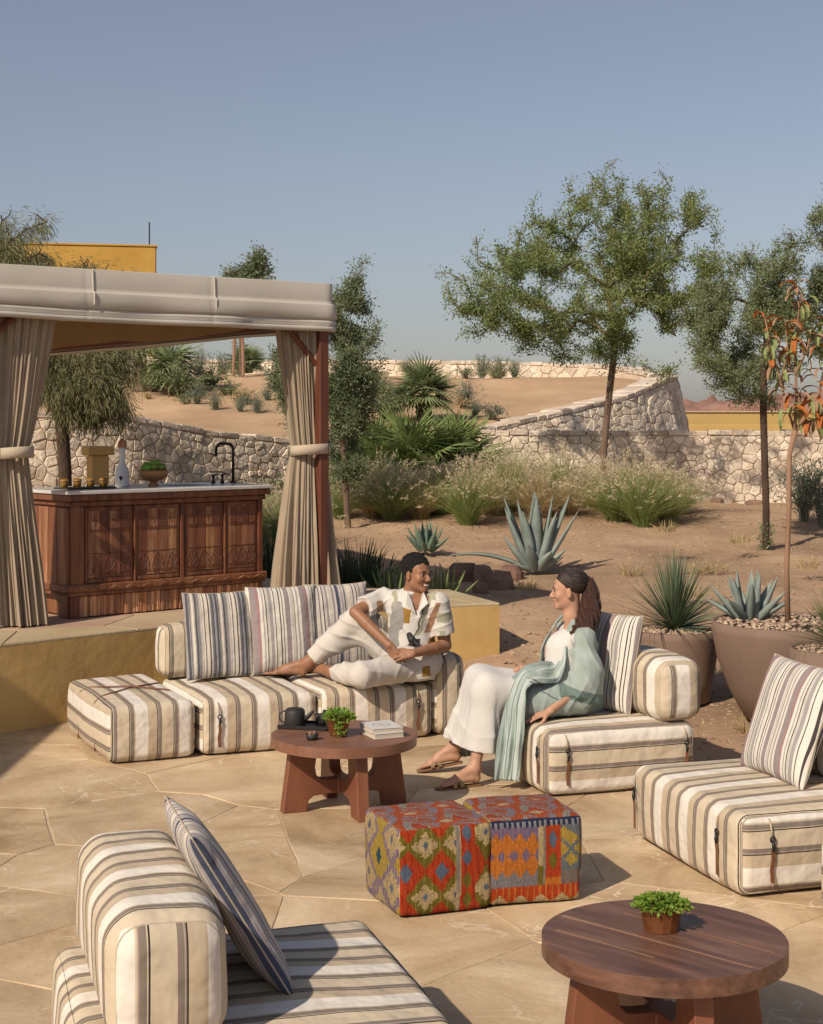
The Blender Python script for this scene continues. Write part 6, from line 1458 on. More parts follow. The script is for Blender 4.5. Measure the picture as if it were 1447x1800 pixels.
def eyes(parent, T, R, s, off, look=0.0, lash=None):
    for sx in (-1, 1):
        c = T((sx * .031, .0705, .001)); V, f = lathe_vf([(.0001, -1), (.5, -.866), (.866, -.5), (1, 0), (.866, .5), (.5, .866), (.0001, 1)], 14); e = put('eye', new_mesh('eye', V * .0115 * s + c - off, f, m_eye, True), parent)
        d = T((sx * .031 + look * .004, .0822, .001)) - off; q = MB(); V, f = lathe_vf([(.0001, .0012), (.0055, .0008), (.0064, -.001)], 12); R3 = np.stack([R[:, 0], R[:, 2], R[:, 1]], 1); q.add(V * s @ R3.T + d, f).put('iris', m_dark, e)
        pts = [T((sx * (.046 - .031 * k), .086 + .006 * math.sin(k * 3.1) - .002 * (1 - k), .019 + .007 * math.sin(.4 + k * 2.3))) - off for k in np.linspace(0, 1, 6)]; MB().tube(pts, [.0015 * s, .0034 * s, .0044 * s, .0046 * s, .004 * s, .0025 * s], 6).put('eyebrow', m_hair if lash is None else lash, parent)
        pts = [T((sx * (.045 - .028 * k), .0835 + .004 * math.sin(k * 3.1), .0065 * math.sin(k * 3.1) + .001)) - off for k in np.linspace(0, 1, 6)]; MB().tube(pts, .0014 * s, 5).put('eyelash', m_dark, parent)
def hand(fld, wrist, fwd, back, s=1.0, thumb=1, curl=.5, spread=.06, wr=.026):
    """fwd: towards the fingertips, back: normal of the back of the hand, thumb: +1 / -1 side along x"""
    R = frame(fwd, back); T = lambda p: np.array(wrist) + R @ (np.array(p, float) * s)
    for i, x in enumerate((-.030, -.010, .010, .029)):
        fld.cone(T((x * .55, .0, 0)), T((x, .082 - .006 * abs(i - 2), 0)), .0145 * s, .0115 * s, .012)
    fld.cone(T((thumb * .012, .015, -.004)), T((thumb * .030, .045, -.008)), .016 * s, .013 * s, .014)
    L3 = [(.038, .024, .018), (.045, .028, .020), (.042, .026, .020), (.032, .019, .017)] ; L3 = L3 if thumb < 0 else L3[::-1]
    for i, x in enumerate((-.031, -.0105, .0105, .030)):
        p = np.array((x, .082 - .005 * abs(i - (1 if thumb < 0 else 2)), 0.)); a = -curl * .35; fan = x * spread * 12
        r = .0092
        for j in range(3):
            d = np.array((math.sin(fan), math.cos(a), math.sin(a))); q = p + d * L3[i][j]; fld.cone(T(p), T(q), r * s, (r - .0009) * s, .003); p = q; r -= .0008; a -= curl * (.75 if j == 0 else .55)
    p = np.array((thumb * .030, .042, -.008)); a = .75
    for j, l in enumerate((.034, .028)):
        d = np.array((thumb * math.sin(a), math.cos(a), -.35)); q = p + d * l; fld.cone(T(p), T(q), (.0118 - .001 * j) * s, (.0105 - .001 * j) * s, .006); p = q; a -= .45
    return T
def foot(fld, ankle, heel, toe, up, s=1.0, w=.042):
    ankle, heel, toe = (np.array(q, float) for q in (ankle, heel, toe)); d = toe - heel; d = d / np.linalg.norm(d); up = np.array(up, float); up -= d * (up @ d); up /= np.linalg.norm(up); x = np.cross(d, up); L_ = np.linalg.norm(toe - heel)
    fld.cone(ankle, heel + up * .03 + d * .02, .034 * s, .030 * s, .03); fld.ell(heel + up * .024 + d * .018, (.028, .028, .026), None, .02)
    fld.cone(ankle + d * .01, heel + d * L_ * .52 + up * .045, .034 * s, .027 * s, .03)
    for k in (-1, 0, 1): fld.cone(heel + d * L_ * .2 + up * .03 + x * k * .012, heel + d * L_ * .70 + up * .022 + x * k * w * .55, .022 * s, .018 * s, .02)
    for k in range(5):
        b = heel + d * L_ * (.72 - .02 * abs(k - 1)) + x * (k - 2) * w * .42 + up * .014; fld.cone(b, b + d * L_ * (.26 - .035 * k * .8) - up * .004, .0115, .0105 if k == 0 else .0085, .005)
def ridge(ph, p=2.2): return (1 - np.abs(np.sin(ph))) ** p
def person_part(name, fld, mat, parent, off, mats=None, midx_fn=None):
    V, Q = fld.mesh(); me = new_mesh(name, V - off, Q, mats or mat, True, midx=(midx_fn(V[Q].mean(1)) if midx_fn else None)); return put(name, me, parent)

def skinm(name, c, c2):
    m = M(name, c, .5, c2, 14, .05, 160, detail=4, spec=.35); b = m.node_tree.nodes['Principled BSDF']; b.inputs['Subsurface Weight'].default_value = .08; b.inputs['Subsurface Radius'].default_value = (.02, .008, .004); return m
m_skin_m = skinm('brown_skin', (.30, .15, .085), (.25, .118, .064)); m_skin_w = skinm('tan_skin', (.47, .27, .18), (.42, .23, .15))
m_hair = M('black_hair', (.012, .009, .008), .75, (.006, .005, .004), 40, .9, 220); m_brownhair = M('brown_hair', (.095, .036, .022), .42, (.022, .009, .007), 30, .6, 120, stretch=(8, 8, .8), spec=.5)
m_eye = M('eye_white', (.36, .33, .31), .3, None, 5, 0); m_dark = M('dark_pupil', (.01, .008, .007), .3, None, 5, 0); m_lip_m = M('lip_brown', (.26, .10, .07), .5, None, 9, 0); m_lip_w = M('lip_rose', (.40, .14, .11), .45, None, 9, 0); m_teeth = M('teeth', (.72, .70, .64), .3, None, 9, 0)
def cloth(name, c, c2=None, tl=.0): return M(name, c, .9, c2 or tuple(x * .9 for x in c), 5, .12, 60, detail=5, spec=.2, sheen=.15, tl=tl)
m_trouser = cloth('white_linen_trousers', (.56, .52, .465)); m_shirt = cloth('white_shirt', (.60, .57, .52)); m_patch_s = cloth('grey_patch', (.27, .26, .245)); m_patch_b = cloth('brown_patch', (.27, .15, .09)); m_patch_o = cloth('ochre_patch', (.30, .16, .035)); m_patch_g = cloth('sage_patch', (.34, .33, .24)); m_patch_k = cloth('charcoal_patch', (.06, .055, .055))
m_dress = cloth('white_dress_cloth', (.60, .58, .545)); m_robe = M('sage_robe', (.34, .395, .36), .9, (.25, .305, .28), 3.0, .15, 50, stretch=(6, 6, .8), detail=6, spec=.2, sheen=.2); m_trim = M('dark_sage_trim', (.13, .19, .17), .85, None, 9, .3, 80); m_sandal = M('gold_leather', (.42, .30, .15), .35, (.3, .2, .1), 20, .1, 100, metal=.6); m_sole = M('tan_sole', (.22, .11, .05), .6, None, 9, .1, 60)

# ---- the seated man
mo = np.array((.0, 10.65, .385))
man = thing('person', 'smiling bearded man in white trousers and patchwork shirt lounging on the sofa, one knee raised', 'person', mo)
shR, elR, wrR = np.array((-.205, 10.74, .925)), np.array((-.385, 10.56, .86)), np.array((-.150, 10.40, .655))
shL, elL, wrL = np.array((.185, 10.58, .915)), np.array((.232, 10.60, .625)), np.array((.01, 10.37, .605))
neck0, neck1 = np.array((.005, 10.68, .965)), np.array((.025, 10.66, 1.03)); hd = np.array((.038, 10.64, 1.105)); hipR, hipL = np.array((-.10, 10.74, .50)), np.array((.03, 10.60, .495))
knR, anR = np.array((-.40, 10.72, .775)), np.array((-.715, 10.74, .485)); knL, anL = np.array((-.33, 10.28, .475)), np.array((-.54, 10.58, .445))
S_ = 1.07
b = Field((-1.12, 10.15, .36), (.42, 10.98, 1.30), .0042)
b.cone((0, 10.68, .56), (-.01, 10.67, .86), .13, .14, .05).cone(shR, shL, .058, .058, .05).cone(neck0, neck1, .070, .062, .03).cone(neck1, hd + (-.01, .0, -.04), .060, .060, .03)
b.chain([shR, (shR + elR) / 2 + (0, 0, .0), elR], [.056, .050, .040], .008).chain([elR, elR * .65 + wrR * .35, wrR], [.040, .041, .027], .006)
b.chain([shL, (shL + elL) / 2, elL], [.056, .050, .041], .008).chain([elL, elL * .65 + wrL * .35, wrL], [.041, .041, .027], .006)
b.chain([hipR, knR, anR], [.085, .058, .036], .03).chain([knR, knR * .6 + anR * .4, anR], [.055, .056, .036], .03)
b.chain([hipL, knL], [.085, .058], .03).chain([knL, knL * .6 + anL * .4, anL], [.055, .054, .036], .03)
foot(b, anR, (-.735, 10.745, .40), (-1.02, 10.76, .405), (0, 0, 1), 1.0)
foot(b, anL, (-.545, 10.60, .41), (-.68, 10.83, .42), (-.3, .2, .9), 1.0)
Rm = frame((.72, -.69, .02), (.10, -.02, 1)); Tm = head(b, hd, Rm, S_, True, 1.08)
hand(b, wrR, (.55, -.12, -.80), (-.35, -.85, -.2), 1.0, 1, .55); hand(b, wrL, (-.93, .05, -.10), (.08, -.75, .65), 1.0, 1, .75)
person_part('body', b, m_skin_m, man, mo); del b
eyes(man, Tm, Rm, S_, mo)
MB().add(*(lambda V, f: (V, f))(*lathe_vf([(.0001, 0)] + [(1, 0)], 12))) if False else None
tq = [Tm(p) - mo for p in ((-.019, .0845, -.0615), (-.010, .0885, -.0615), (0, .0900, -.0615), (.010, .0885, -.0615), (.019, .0845, -.0615))]; MB().tube(tq, .0052, 8).put('teeth', m_teeth, man, True)
for z, y in ((-.0535, .0905), (-.0700, .0885)):
    q = [Tm((x, y - 14 * x * x, z + (3.2 * x * x if z < -.06 else 0))) - mo for x in np.linspace(-.024, .024, 7)]; MB().tube(q, [.0015, .004, .0048, .0045, .0048, .004, .0015], 8).put('lip', m_lip_m, man, True)
h = Field(hd - .17, hd + .17, .0042); A = lambda p: hd + Rm @ (np.array(p) * S_)
h.ell(A((0, -.024, .058)), np.array((.081, .100, .084)) * S_, Rm, 0); h.ell(A((0, .090, -.012)), np.array((.085, .062, .080)) * S_, Rm, .012, 's'); h.ell(A((0, -.0, -.118)), np.array((.12, .12, .080)) * S_, Rm, .01, 's'); h.cone(A((-.078, .012, .02)), A((-.068, .018, -.028)), .012, .008, .006); h.cone(A((.078, .012, .02)), A((.068, .018, -.028)), .012, .008, .006)
for sx in (-1, 1): h.ell(A((sx * .085, .02, -.012)), np.array((.03, .034, .036)) * S_, Rm, .006, 's')
h.fold(lambda P: .0045 * noise3(P * 85) + .004 * noise3(P * 30))
ho = person_part('hair', h, m_hair, man, mo); rn = np.random.default_rng(6); hv = np.empty(len(ho.data.vertices) * 3); ho.data.vertices.foreach_get('co', hv); hv = hv.reshape(-1, 3); hv = hv[rn.choice(len(hv), 3200)]; hc = hd - mo
put('hair_curls', leaves_mesh('hair_curls', hv, (hv - hc) * 4 + rn.normal(size=hv.shape) * .35, rn.uniform(.004, .009, len(hv)), .6, rn, m_hair), man, kind='stuff')
bd = Field(hd - .17, hd + .17, .004); bt = lambda a, c, ra, rb, k=.006: bd.cone(A(a), A(c), ra * S_, rb * S_, k)
for sx in (-1, 1):
    bt((sx * .026, .060, -.092), (0, .074, -.099), .010, .0125); bt((sx * .027, .078, -.052), (sx * .004, .093, -.0455), .0042, .0064, .002); bt((sx * .027, .074, -.055), (sx * .022, .072, -.085), .0045, .007, .003)
bt((0, .086, -.083), (0, .080, -.095), .006, .010); bd.fold(lambda P: .002 * noise3(P * 90))
m_beard = M('short_beard', (.045, .026, .018), .9, (.10, .052, .032), 60, .6, 260); person_part('beard', bd, m_beard, man, mo)
# shirt
s = Field((-.42, 10.38, .36), (.40, 10.98, 1.06), .0052)
s.cone((0, 10.66, .54), (-.005, 10.66, .84), .150, .160, .05).cone(shR + (.015, .005, 0), shL + (-.01, 0, 0), .070, .070, .06).cone((.06, 10.58, .46), (.01, 10.64, .60), .11, .15, .05).cone(neck0, neck0 + (.01, 0, .03), .075, .064, .03)
d1 = elR - shR; c1 = shR + d1 * .66; s.cone(shR, shR + d1 * .72, .072, .078, .04, 'u', (c1, d1)); d2 = elL - shL; c2 = shL + d2 * .72; s.cone(shL, shL + d2 * .8, .074, .082, .04, 'u', (c2, d2))
vn = np.array((.35, -1, 0)); s.cone((.060, 10.545, .965), (.030, 10.47, .80), .062, .008, .01, 's'); s.cone((.03, 10.66, 1.03), (.025, 10.64, 1.12), .064, .08, .01, 's')
s.plane((0, 10.6, .405), (0, 0, -1))
def shf(P):
    w = noise3(P * 5 + 3); return -.012 * ridge(P[:, 0] * 19 + P[:, 2] * 24 + 2.2 * noise3(P * 4)) * np.clip(w + .4, 0, 1) - .010 * ridge(P[:, 0] * -14 + P[:, 2] * 30 + 2.2 * noise3(P * 4 + 7)) * np.clip(.4 - w, 0, 1) + .002 * noise3(P * 20) + .002
s.fold(shf)
def shirt_idx(C):
    i = np.zeros(len(C), int); X = C[:, 0] + .012 * noise3(C * 20); Z = C[:, 2] + .012 * noise3(C * 20 + 9); F_ = C[:, 1] < 10.68
    def rect(x0, x1, z0, z1, sk, k): i[(X - sk * (Z - z0) > x0) & (X - sk * (Z - z0) < x1) & (Z > z0) & (Z < z1) & F_] = k
    rect(-.17, -.10, .60, .93, .12, 5); rect(-.065, -.005, .795, .885, .1, 2); rect(-.085, -.065, .74, .90, .1, 5); rect(.02, .055, .70, .95, .30, 3); rect(.005, .014, .66, .95, .30, 4); rect(.080, .130, .72, .93, .38, 1); rect(.10, .155, .60, .69, .3, 2); rect(.175, .27, .79, .865, 0, 3); rect(-.24, -.19, .84, .93, 0, 1); rect(-.13, -.10, .9, 1.0, 0, 3); rect(-.03, .035, .63, .68, .6, 4); rect(.08, .14, .43, .52, -.2, 2); rect(.16, .20, .58, .73, .2, 3); rect(.09, .16, .95, 1.0, 0, 3)
    return i
sh_o = person_part('shirt', s, m_shirt, man, mo, [m_shirt, m_patch_b, m_patch_o, m_patch_g, m_patch_k, m_patch_s], shirt_idx)
# collar: two turned lapels
for (pts) in ([(-.055, 10.60, 1.005), (-.02, 10.55, 1.0), (.028, 10.495, .86), (-.03, 10.50, .92)], [(.085, 10.60, 1.0), (.088, 10.545, .985), (.045, 10.49, .86), (.115, 10.50, .925)]):
    p = np.array(pts); n_ = np.cross(p[1] - p[0], p[2] - p[0]); n_ /= np.linalg.norm(n_); n_ = n_ if n_[1] < 0 else -n_
    V = np.vstack([p + n_ * .001, p + n_ * .007]); MB().add(V - mo, [(0, 1, 2, 3), (7, 6, 5, 4), (0, 4, 5, 1), (1, 5, 6, 2), (2, 6, 7, 3), (3, 7, 4, 0)]).put('collar', m_shirt, sh_o)
# trousers
t_ = Field((-.82, 10.12, .36), (.30, 10.98, .92), .0055)
t_.cone((-.06, 10.72, .53), (.08, 10.62, .52), .135, .135, .05).cone((0, 10.66, .50), (0, 10.66, .62), .15, .14, .05)
dR = anR - knR; cR = knR + dR * .90; t_.cone(hipR, knR + (0.0, 0, .004), .115, .088, .05); t_.cone(knR, knR * .45 + anR * .55, .086, .078, .03).cone(knR * .5 + anR * .5, anR, .078, .070, .03, 'u', (cR, dR))
t_.cone(hipL, knL, .112, .090, .05); dL = anL - knL; cL = knL + dL * .84; t_.cone(knL, knL * .5 + anL * .5, .088, .074, .03).cone(knL * .5 + anL * .5, anL, .074, .064, .03, 'u', (cL, dL)); t_.cone(knR + (.12, .02, -.10), knR * .45 + anR * .55 + (.03, 0, -.01), .05, .06, .05)
def trf(P):
    w = noise3(P * 4 + 11); return -.014 * ridge(P[:, 0] * 15 + P[:, 2] * 24 + 2.5 * noise3(P * 3.2)) * np.clip(w + .45, 0, 1) - .012 * ridge(P[:, 0] * 21 - P[:, 2] * 15 + P[:, 1] * 12 + 2.5 * noise3(P * 3.5 + 5)) * np.clip(.4 - w, 0, 1) + .002 * noise3(P * 18) + .006
t_.fold(trf)
t_.plane((0, 0, .388), (0, 0, -1))
person_part('trousers', t_, m_trouser, man, mo)
pr = Field((-.22, 10.2, .56), (.12, 10.52, .82), .004); pr.cone((-.015, 10.47, .715), (.0, 10.44, .69), .020, .026, .01).cone((.0, 10.44, .69), (.045, 10.42, .655), .016, .011, .01)
ph = thing('sunglasses', 'folded dark sunglasses held in the clasped hands of the man', 'sunglasses', (.0, 10.44, .69)); V, Q = pr.mesh(); put('frame', new_mesh('frame', V - np.array((.0, 10.44, .69)), Q, m_iron, True), ph)

for o_ in (man, ph): o_.location.y += .20      # well back on the seat
# ---- the woman, facing left
wo = np.array((.95, 9.62, .385))
wom = thing('person', 'woman with a brown ponytail in white dress and sage robe, turned to the man', 'person', wo)
hdw = np.array((.965, 9.68, 1.118)); Rw = frame((-.985, .17, -.03), (-.03, .0, 1)); Sw = 1.02
wl, wrr = np.array((1.045, 9.51, .855)), np.array((.965, 9.86, .86))     # near and far shoulder
eln, wrn = np.array((1.035, 9.45, .590)), np.array((.825, 9.33, .452)); elf, wrf = np.array((.95, 9.83, .64)), np.array((.745, 9.64, .655))
hn, hf = np.array((.94, 9.56, .49)), np.array((.93, 9.76, .49)); kn, kf = np.array((.455, 9.42, .555)), np.array((.42, 9.62, .575))
ann, anf = np.array((.375, 9.34, .105)), np.array((.265, 9.72, .155))
b = Field((-.02, 9.16, -.01), (1.26, 10.0, 1.33), .0045)
b.cone((.95, 9.66, .52), (.985, 9.68, .78), .11, .11, .05).cone(wl, wrr, .048, .048, .05).cone((1.0, 9.68, .87), (.985, 9.68, .96), .060, .052, .03).cone((.985, 9.68, .96), hdw + (.012, 0, -.03), .052, .054, .02)
b.chain([wl, eln], [.047, .036], .02).chain([eln, eln * .6 + wrn * .4, wrn], [.037, .035, .022], .015).chain([wrr, elf], [.047, .036], .02).chain([elf, wrf], [.036, .022], .015)
b.chain([hn, kn], [.08, .055], .03).chain([kn, kn * .65 + ann * .35, ann], [.052, .052, .030], .02).chain([hf, kf], [.08, .055], .03).chain([kf, kf * .65 + anf * .35, anf], [.052, .052, .030], .02)
foot(b, ann, (.395, 9.35, .022), (.155, 9.235, .020), (0, 0, 1), .9, .036); foot(b, anf, (.295, 9.725, .072), (.045, 9.69, .030), (-.1, 0, 1), .9, .036)
Tw = head(b, hdw, Rw, Sw, False, .85)
hand(b, wrn, (-.90, -.12, -.28), (-.2, -.35, .9), .95, -1, .22); hand(b, wrf, (-.80, -.50, -.05), (.1, -.5, .85), .93, -1, .45)
person_part('body', b, m_skin_w, wom, wo); del b
eyes(wom, Tw, Rw, Sw, wo, lash=m_brownhair)
for z, y in ((-.0560, .0905), (-.0680, .0885)):
    q = [Tw((x, y - 16 * x * x, z)) - wo for x in np.linspace(-.017, .017, 7)]; MB().tube(q, [.001, .0035, .0045, .0042, .0045, .0035, .001], 8).put('lip', m_lip_w, wom, True)
h = Field(hdw + (-.16, -.2, -.40), hdw + (.32, .2, .2), .0045); A = lambda p: hdw + Rw @ (np.array(p) * Sw)
h.ell(A((0, -.024, .055)), np.array((.079, .100, .082)) * Sw, Rw, 0); h.ell(A((0, .082, -.018)), np.array((.09, .064, .088)) * Sw, Rw, .010, 's'); h.ell(A((0, -.01, -.13)), np.array((.12, .09, .085)) * Sw, Rw, .01, 's')
for sx in (-1, 1): h.ell(A((sx * .09, .022, -.012)), np.array((.03, .034, .036)) * Sw, Rw, .006, 's')
h.fold(lambda P: .0012 * np.sin(P[:, 2] * 240 + P[:, 0] * 100 + 3 * noise3(P * 12)))
pony = [hdw + np.array(p) for p in ((.092, -.005, .050), (.116, -.010, .046), (.130, -.02, -.01), (.128, -.045, -.09), (.112, -.08, -.16), (.085, -.12, -.215), (.055, -.145, -.255))]
h2 = Field(hdw + (-.16, -.34, -.42), hdw + (.36, .2, .2), .0042); h2.chain(pony, [.017, .031, .044, .054, .062, .054, .014], .03); h2.cone(hdw + (.12, -.06, -.10), hdw + (.01, -.13, -.235), .038, .010, .03).cone(hdw + (.13, -.05, -.12), hdw + (.135, -.09, -.27), .034, .008, .03).cone(hdw + (.10, -.11, -.19), hdw + (.09, -.15, -.285), .034, .007, .03).cone(hdw + (.07, -.12, -.18), hdw + (.025, -.15, -.27), .03, .006, .02)
h2.fold(lambda P: .005 * np.sin(P[:, 0] * 210 + P[:, 2] * 50 + 4 * noise3(P * 8)) + .004 * np.sin(P[:, 1] * 220 + P[:, 2] * 40) + .007 * noise3(P * np.array((28, 28, 10), np.float32)))
m_darkhair = M('dark_brown_hair', (.036, .017, .012), .55, (.012, .006, .005), 30, .3, 120, stretch=(8, 8, .8), spec=.6)
hr = person_part('hair', h, m_darkhair, wom, wo); person_part('ponytail', h2, m_brownhair, wom, wo)
rn = np.random.default_rng(4); sm_ = MB()
for k in range(150):      # combed strands from the hairline to the tie
    ph = rn.uniform(-1.75, 1.75); f0 = np.array((math.sin(ph), .62 * math.cos(ph * .8), .72 * math.cos(ph) + .12)); f0 /= np.linalg.norm(f0); f1 = np.array((rn.normal() * .05, -1, .05 + rn.normal() * .05)); f1 /= np.linalg.norm(f1); om = math.acos(np.clip(f0 @ f1, -1, 1)); pts = []
    for t_ in np.linspace(.12, 1, 8):
        u = (math.sin((1 - t_) * om) * f0 + math.sin(t_ * om) * f1) / math.sin(om); pts.append(A(np.array((0, -.024, .055)) + u * np.array((.080, .101, .083))) - wo)
    sm_.tube(pts, rn.uniform(.0009, .0018), 4, False)
sm_.put('hair_strands', m_darkhair, wom, kind='stuff'); sm_ = MB(); PP = np.array(pony)
for k in range(130):      # loose wavy strands over the ponytail
    a0 = rn.uniform(0, 6.28); rr_ = rn.uniform(.75, 1.12); w0 = rn.uniform(0, 6.28); pts = []; ts = np.linspace(rn.uniform(0, 2.5), rn.uniform(4.6, 6), 11)
    for t_ in ts:
        c_ = np.array([np.interp(t_, range(7), PP[:, q]) for q in range(3)]); r_ = np.interp(t_, range(7), [.017, .033, .046, .056, .065, .058, .034]) * rr_; a_ = a0 + .35 * math.sin(t_ * 2 + w0); pts.append(c_ + np.array((math.cos(a_) * r_, math.sin(a_) * r_, .01 * math.sin(t_ * 5 + w0))) - wo)
    sm_.tube(pts, rn.uniform(.0012, .0024), 4, False)
sm_.put('ponytail_strands', m_brownhair, wom, kind='stuff')
a = np.linspace(0, 6.283, 17); R3 = frame((1, 0, .1), (0, 0, 1)); MB().tube([hdw + (.096, -.006, .050) + R3 @ np.array((.023 * math.cos(q), 0, .023 * math.sin(q))) - wo for q in a], .006, 6, False).put('hair_tie', m_page, wom, True)
# dress: bodice and long skirt draped over the knees
d = Field((.05, 9.16, .14), (1.22, 10.02, 1.0), .0052)
d.cone((.935, 9.66, .50), (.945, 9.68, .76), .128, .122, .05).cone(wl + (-.03, .03, -.01), wrr + (-.01, -.03, -.01), .050, .050, .05)
d.cone(hn, kn, .112, .092, .05).cone(hf, kf, .112, .095, .05).cone((.9, 9.66, .50), (.45, 9.53, .56), .11, .085, .06)
for (k_, a_, w_) in ((kn, (.40, 9.39, .12), .108), (kf, (.275, 9.68, .14), .108), ((kn + kf) / 2, (.335, 9.53, .12), .115)): d.cone(k_, a_, .092, w_, .06)
d.cone((.60, 9.50, .49), (.43, 9.46, .22), .09, .07, .06)
def dfold(P):
    q = P[:, 0] * .55 + P[:, 1]; low = np.clip((.60 - P[:, 2]) * 2.4, 0, 1)
    return low * (-.018 * (ridge(q * 20 + 1.2 * noise3(P * 2.2), 1.8) - .3) + .004 * np.sin(q * 46 + 1.6 * noise3(P * 2.5)) + .006 * np.sin(q * 95 + 2 * noise3(P * 3))) + .008 * np.sin((P[:, 0] * .8 + P[:, 2]) * 30 + 3 * noise3(P * 3)) * np.clip(noise3(P * 3 + 3), 0, 1) + .003 * noise3(P * 9) - .009 * ridge(P[:, 2] * 22 + P[:, 0] * 12 + 2 * noise3(P * 3)) * np.clip(noise3(P * 4 + 1) + .2, 0, 1)
d.fold(dfold)
sl_, P_3 = d.win(d.lo, d.lo + d.n * d.h); low = ((P_3 - np.array((.31, 9.5, .215), np.float32)) @ np.array((-.12, 0, -1), np.float32)); d.d = np.maximum(d.d, low)
d.cone((.88, 9.66, .94), (.83, 9.62, .80), .055, .008, .01, 's')
person_part('dress', d, m_dress, wom, wo); del P_3
# robe: back and sides, bell sleeves; its front edges leave the dress open
r = Field((.60, 9.14, .37), (1.30, 10.06, 1.0), .005)
r.cone((1.005, 9.68, .46), (1.015, 9.68, .78), .148, .128, .05).cone(wl, wrr, .060, .058, .05).cone((1.0, 9.56, .44), (1.08, 9.70, .45), .09, .12, .06).cone((1.0, 9.62, .93), (1.02, 9.75, .92), .03, .03, .04)
# open front: everything ahead of a slanting plane on the torso is dress, not robe
sl_, P_3 = r.win((.60, 9.40, .56), (1.0, 10.0, .98)); cut = (P_3[..., 0] - (.862 + .10 * np.clip((P_3[..., 2] - .62) / .3, 0, 1) ** 1.5)); cut = np.minimum(cut, .04); r.d[sl_] = np.maximum(r.d[sl_], -cut)
r.cone((.96, 9.68, .97), (.965, 9.68, 1.08), .066, .10, .01, 's')
# near sleeve: wide bell cut by its hem
hemp = np.array((1.0, 9.42, .525)); hemn = np.array((-.30, .05, -1))
r.cone(wl + (.0, -.005, .0), (1.04, 9.44, .60), .058, .092, .04, 'u', (hemp, hemn)); r.cone((1.05, 9.45, .66), (.985, 9.42, .50), .092, .085, .04, 'u', (hemp, hemn)); r.cone((1.06, 9.48, .70), (1.08, 9.46, .50), .075, .075, .05, 'u', (hemp + np.array((0, 0, -.02)), hemn))
r.cone(wrr, elf, .062, .078, .04).cone(elf, elf * .45 + wrf * .55, .075, .062, .04, 'u', (elf * .45 + wrf * .55, wrf - elf))
r.cone((.99, 9.47, .50), (.72, 9.41, .485), .10, .105, .05)
def rfold(P):
    w = noise3(P * 4 + 21); return -.013 * ridge(P[:, 2] * 12 + P[:, 0] * 26 + 2.4 * noise3(P * 3.5)) * np.clip(w + .45, 0, 1) - .012 * ridge(P[:, 0] * 30 - P[:, 2] * 7 + 2.2 * noise3(P * 3)) * np.clip(.45 - w, 0, 1) + .002 * noise3(P * 18) + .005
r.fold(rfold); r.plane((0, 0, .39), (0, 0, -1))
def robe_idx(C):
    i = np.zeros(len(C), int); e_ = -((C - hemp) @ (hemn / np.linalg.norm(hemn))); i[(e_ < .042) & (e_ > -.03) & (C[:, 1] < 9.56) & (C[:, 0] > .88)] = 1
    return i
rb_o = person_part('robe', r, m_robe, wom, wo, [m_robe, m_trim], robe_idx)
# the robe's front panel: a pleated strip lying over the lap and falling past the seat to the floor
RB = [(.33, .39, .36), (.25, .305, .285), (.42, .475, .445), (.16, .205, .195)]
m_panel = stripes('robe_panel', [(.16, RB[1]), (.1, RB[0]), (.04, RB[3]), (.09, RB[2]), (.04, RB[3]), (.22, RB[0]), (.05, RB[3]), (.2, RB[2]), (.1, RB[1])], .20, .85, .2)
def panel(name, path, wdir, wid, seed, pleat=.010):
    path = np.array(path, float); wdir = np.array(wdir, float); wid = np.array(wid); n = 90; m = 34; K = len(path); tt_ = np.linspace(0, K - 1, n); P = np.stack([np.interp(tt_, range(K), path[:, k]) for k in range(3)], 1)
    for _ in range(6): P[1:-1] = (P[:-2] + P[1:-1] * 2 + P[2:]) / 4
    D = np.stack([np.interp(tt_, range(K), wdir[:, k]) for k in range(3)], 1); D /= np.linalg.norm(D, axis=1)[:, None]; Wd = np.interp(tt_, range(K), wid); T = np.gradient(P, axis=0); T /= np.linalg.norm(T, axis=1)[:, None]; Nn = np.cross(D, T); V = []; U = []
    for i in range(n):
        for j in range(m):
            u = j / (m - 1) - .5; o = pleat * (.35 + .9 * i / n) * (math.sin(u * 15 + 2.2 * noise2(i * .035, seed)) + .5 * math.sin(u * 34 + 3 * noise2(i * .05, seed + 5))) + .012 * noise2(u * 5 + seed, i * .12); dr = -.10 * u * u * Wd[i]
            V.append(P[i] + D[i] * u * Wd[i] + Nn[i] * (o + dr)); U.append(((u + .5) * .20, i * .012))
    I = np.arange(n * m).reshape(n, m); q = np.stack([I[:-1, :-1], I[1:, :-1], I[1:, 1:], I[:-1, 1:]], -1).reshape(-1, 4)
    o = put(name, new_mesh(name, np.array(V) - wo, q, m_panel, True, uv=np.array(U)), wom); o.modifiers.new('t', 'SOLIDIFY').thickness = .004; return o
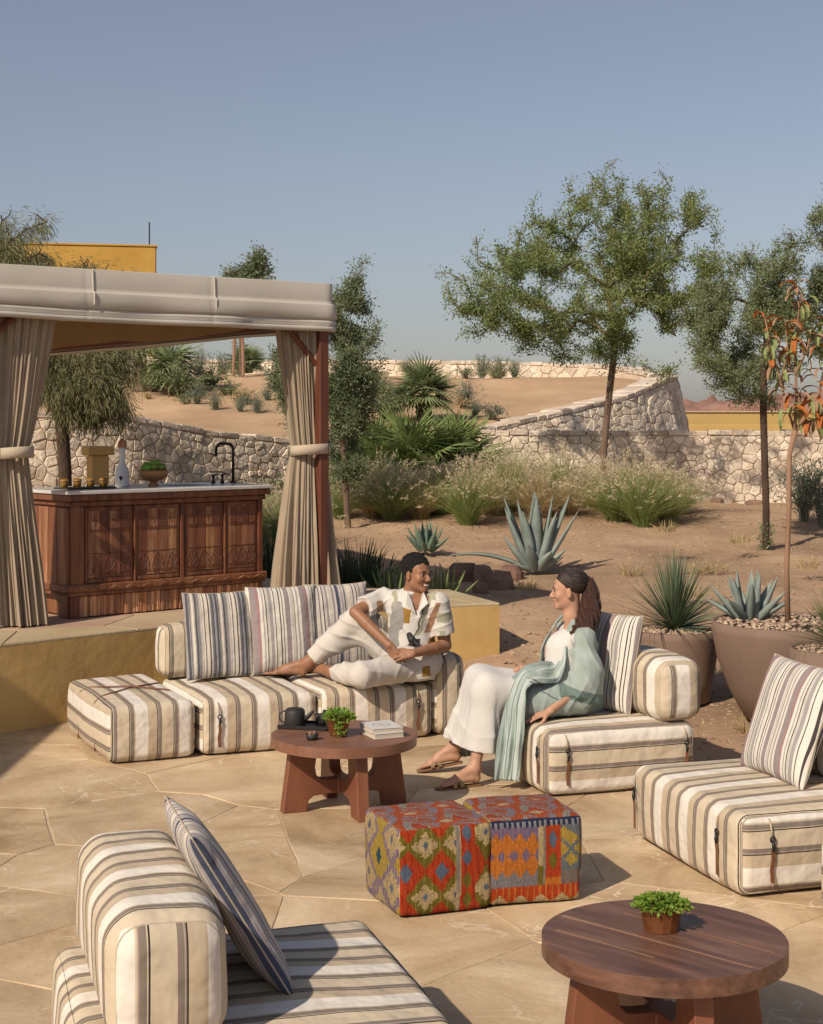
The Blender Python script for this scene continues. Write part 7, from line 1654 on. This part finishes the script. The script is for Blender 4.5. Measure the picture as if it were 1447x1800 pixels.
panel('robe_panel', [(.93, 9.60, .80), (.905, 9.555, .70), (.86, 9.50, .645), (.78, 9.43, .655), (.69, 9.38, .655), (.635, 9.345, .60), (.605, 9.30, .48), (.59, 9.27, .34), (.572, 9.25, .20), (.556, 9.235, .055)],
      [(.25, -1, -.1), (.3, -1, -.3), (.2, -1, -.55), (.1, -1, -.45), (.15, -1, -.35), (.5, -1, -.2), (.9, -.75, .1), (1, -.45, .05), (1, -.35, 0), (1, -.3, 0)], [.09, .12, .19, .22, .21, .19, .165, .155, .15, .15], 2, .011)
panel('robe_panel', [(.345, 9.80, .45), (.335, 9.80, .32), (.335, 9.80, .20), (.34, 9.79, .08)], [(1, .3, 0)] * 4, [.09, .10, .11, .12], 5)
panel('robe_panel', [(.935, 9.80, .955), (.865, 9.775, .86), (.815, 9.75, .76), (.795, 9.73, .66), (.79, 9.70, .60)], [(.3, 1, .2)] * 5, [.05, .07, .08, .08, .08], 9, .004)
MB().tube([np.array(p) - wo for p in ((.675, 9.275, .655), (.715, 9.255, .645), (.755, 9.245, .625), (.80, 9.25, .600))], .0032, 6).put('cord', m_dark, wom)
def sandal(label, heel, toe, up):
    heel, toe, up = (np.array(q, float) for q in (heel, toe, up)); R = frame(toe - heel, up); L_ = np.linalg.norm(toe - heel); t = thing('sandal', label, 'sandal', heel); T = lambda p: R @ np.array(p)
    out = [(-.022, -.012), (0, -.02), (.022, -.012), (.030, .06), (.038, .15), (.036, L_ * .92), (.018, L_ + .014), (-.014, L_ + .016), (-.034, L_ * .93), (-.037, .15), (-.028, .06)]
    V, f = prism_vf(out, -.013, -.001, .003); MB().add(V @ R.T, f).put('sole', m_sole, t)
    for (y0, y1, z) in ((.13, .175, .046), (.165, .125, .047)):
        V = []; f = []
        for i, a in enumerate(np.linspace(0, math.pi, 11)):
            yy = y0 + (y1 - y0) * i / 10
            for dy in (-.013, .013):
                for e in (0, .003): V.append(T((math.cos(a) * (.043 + e), yy + dy, math.sin(a) * (z - .002 + e))))
        for i in range(10):
            for (p, q) in ((0, 2), (2, 3), (3, 1), (1, 0)): f.append((i * 4 + p, i * 4 + q, i * 4 + 4 + q, i * 4 + 4 + p))
        MB().add(V, f).put('band', m_sandal, t)
sandal('gold and brown sandal on the planted near foot of the woman', (.395, 9.35, .014), (.155, 9.235, .014), (0, 0, 1))
sandal('gold sandal on the far foot of the woman, heel lifted', (.295, 9.725, .064), (.045, 9.69, .022), (-.1, 0, 1))
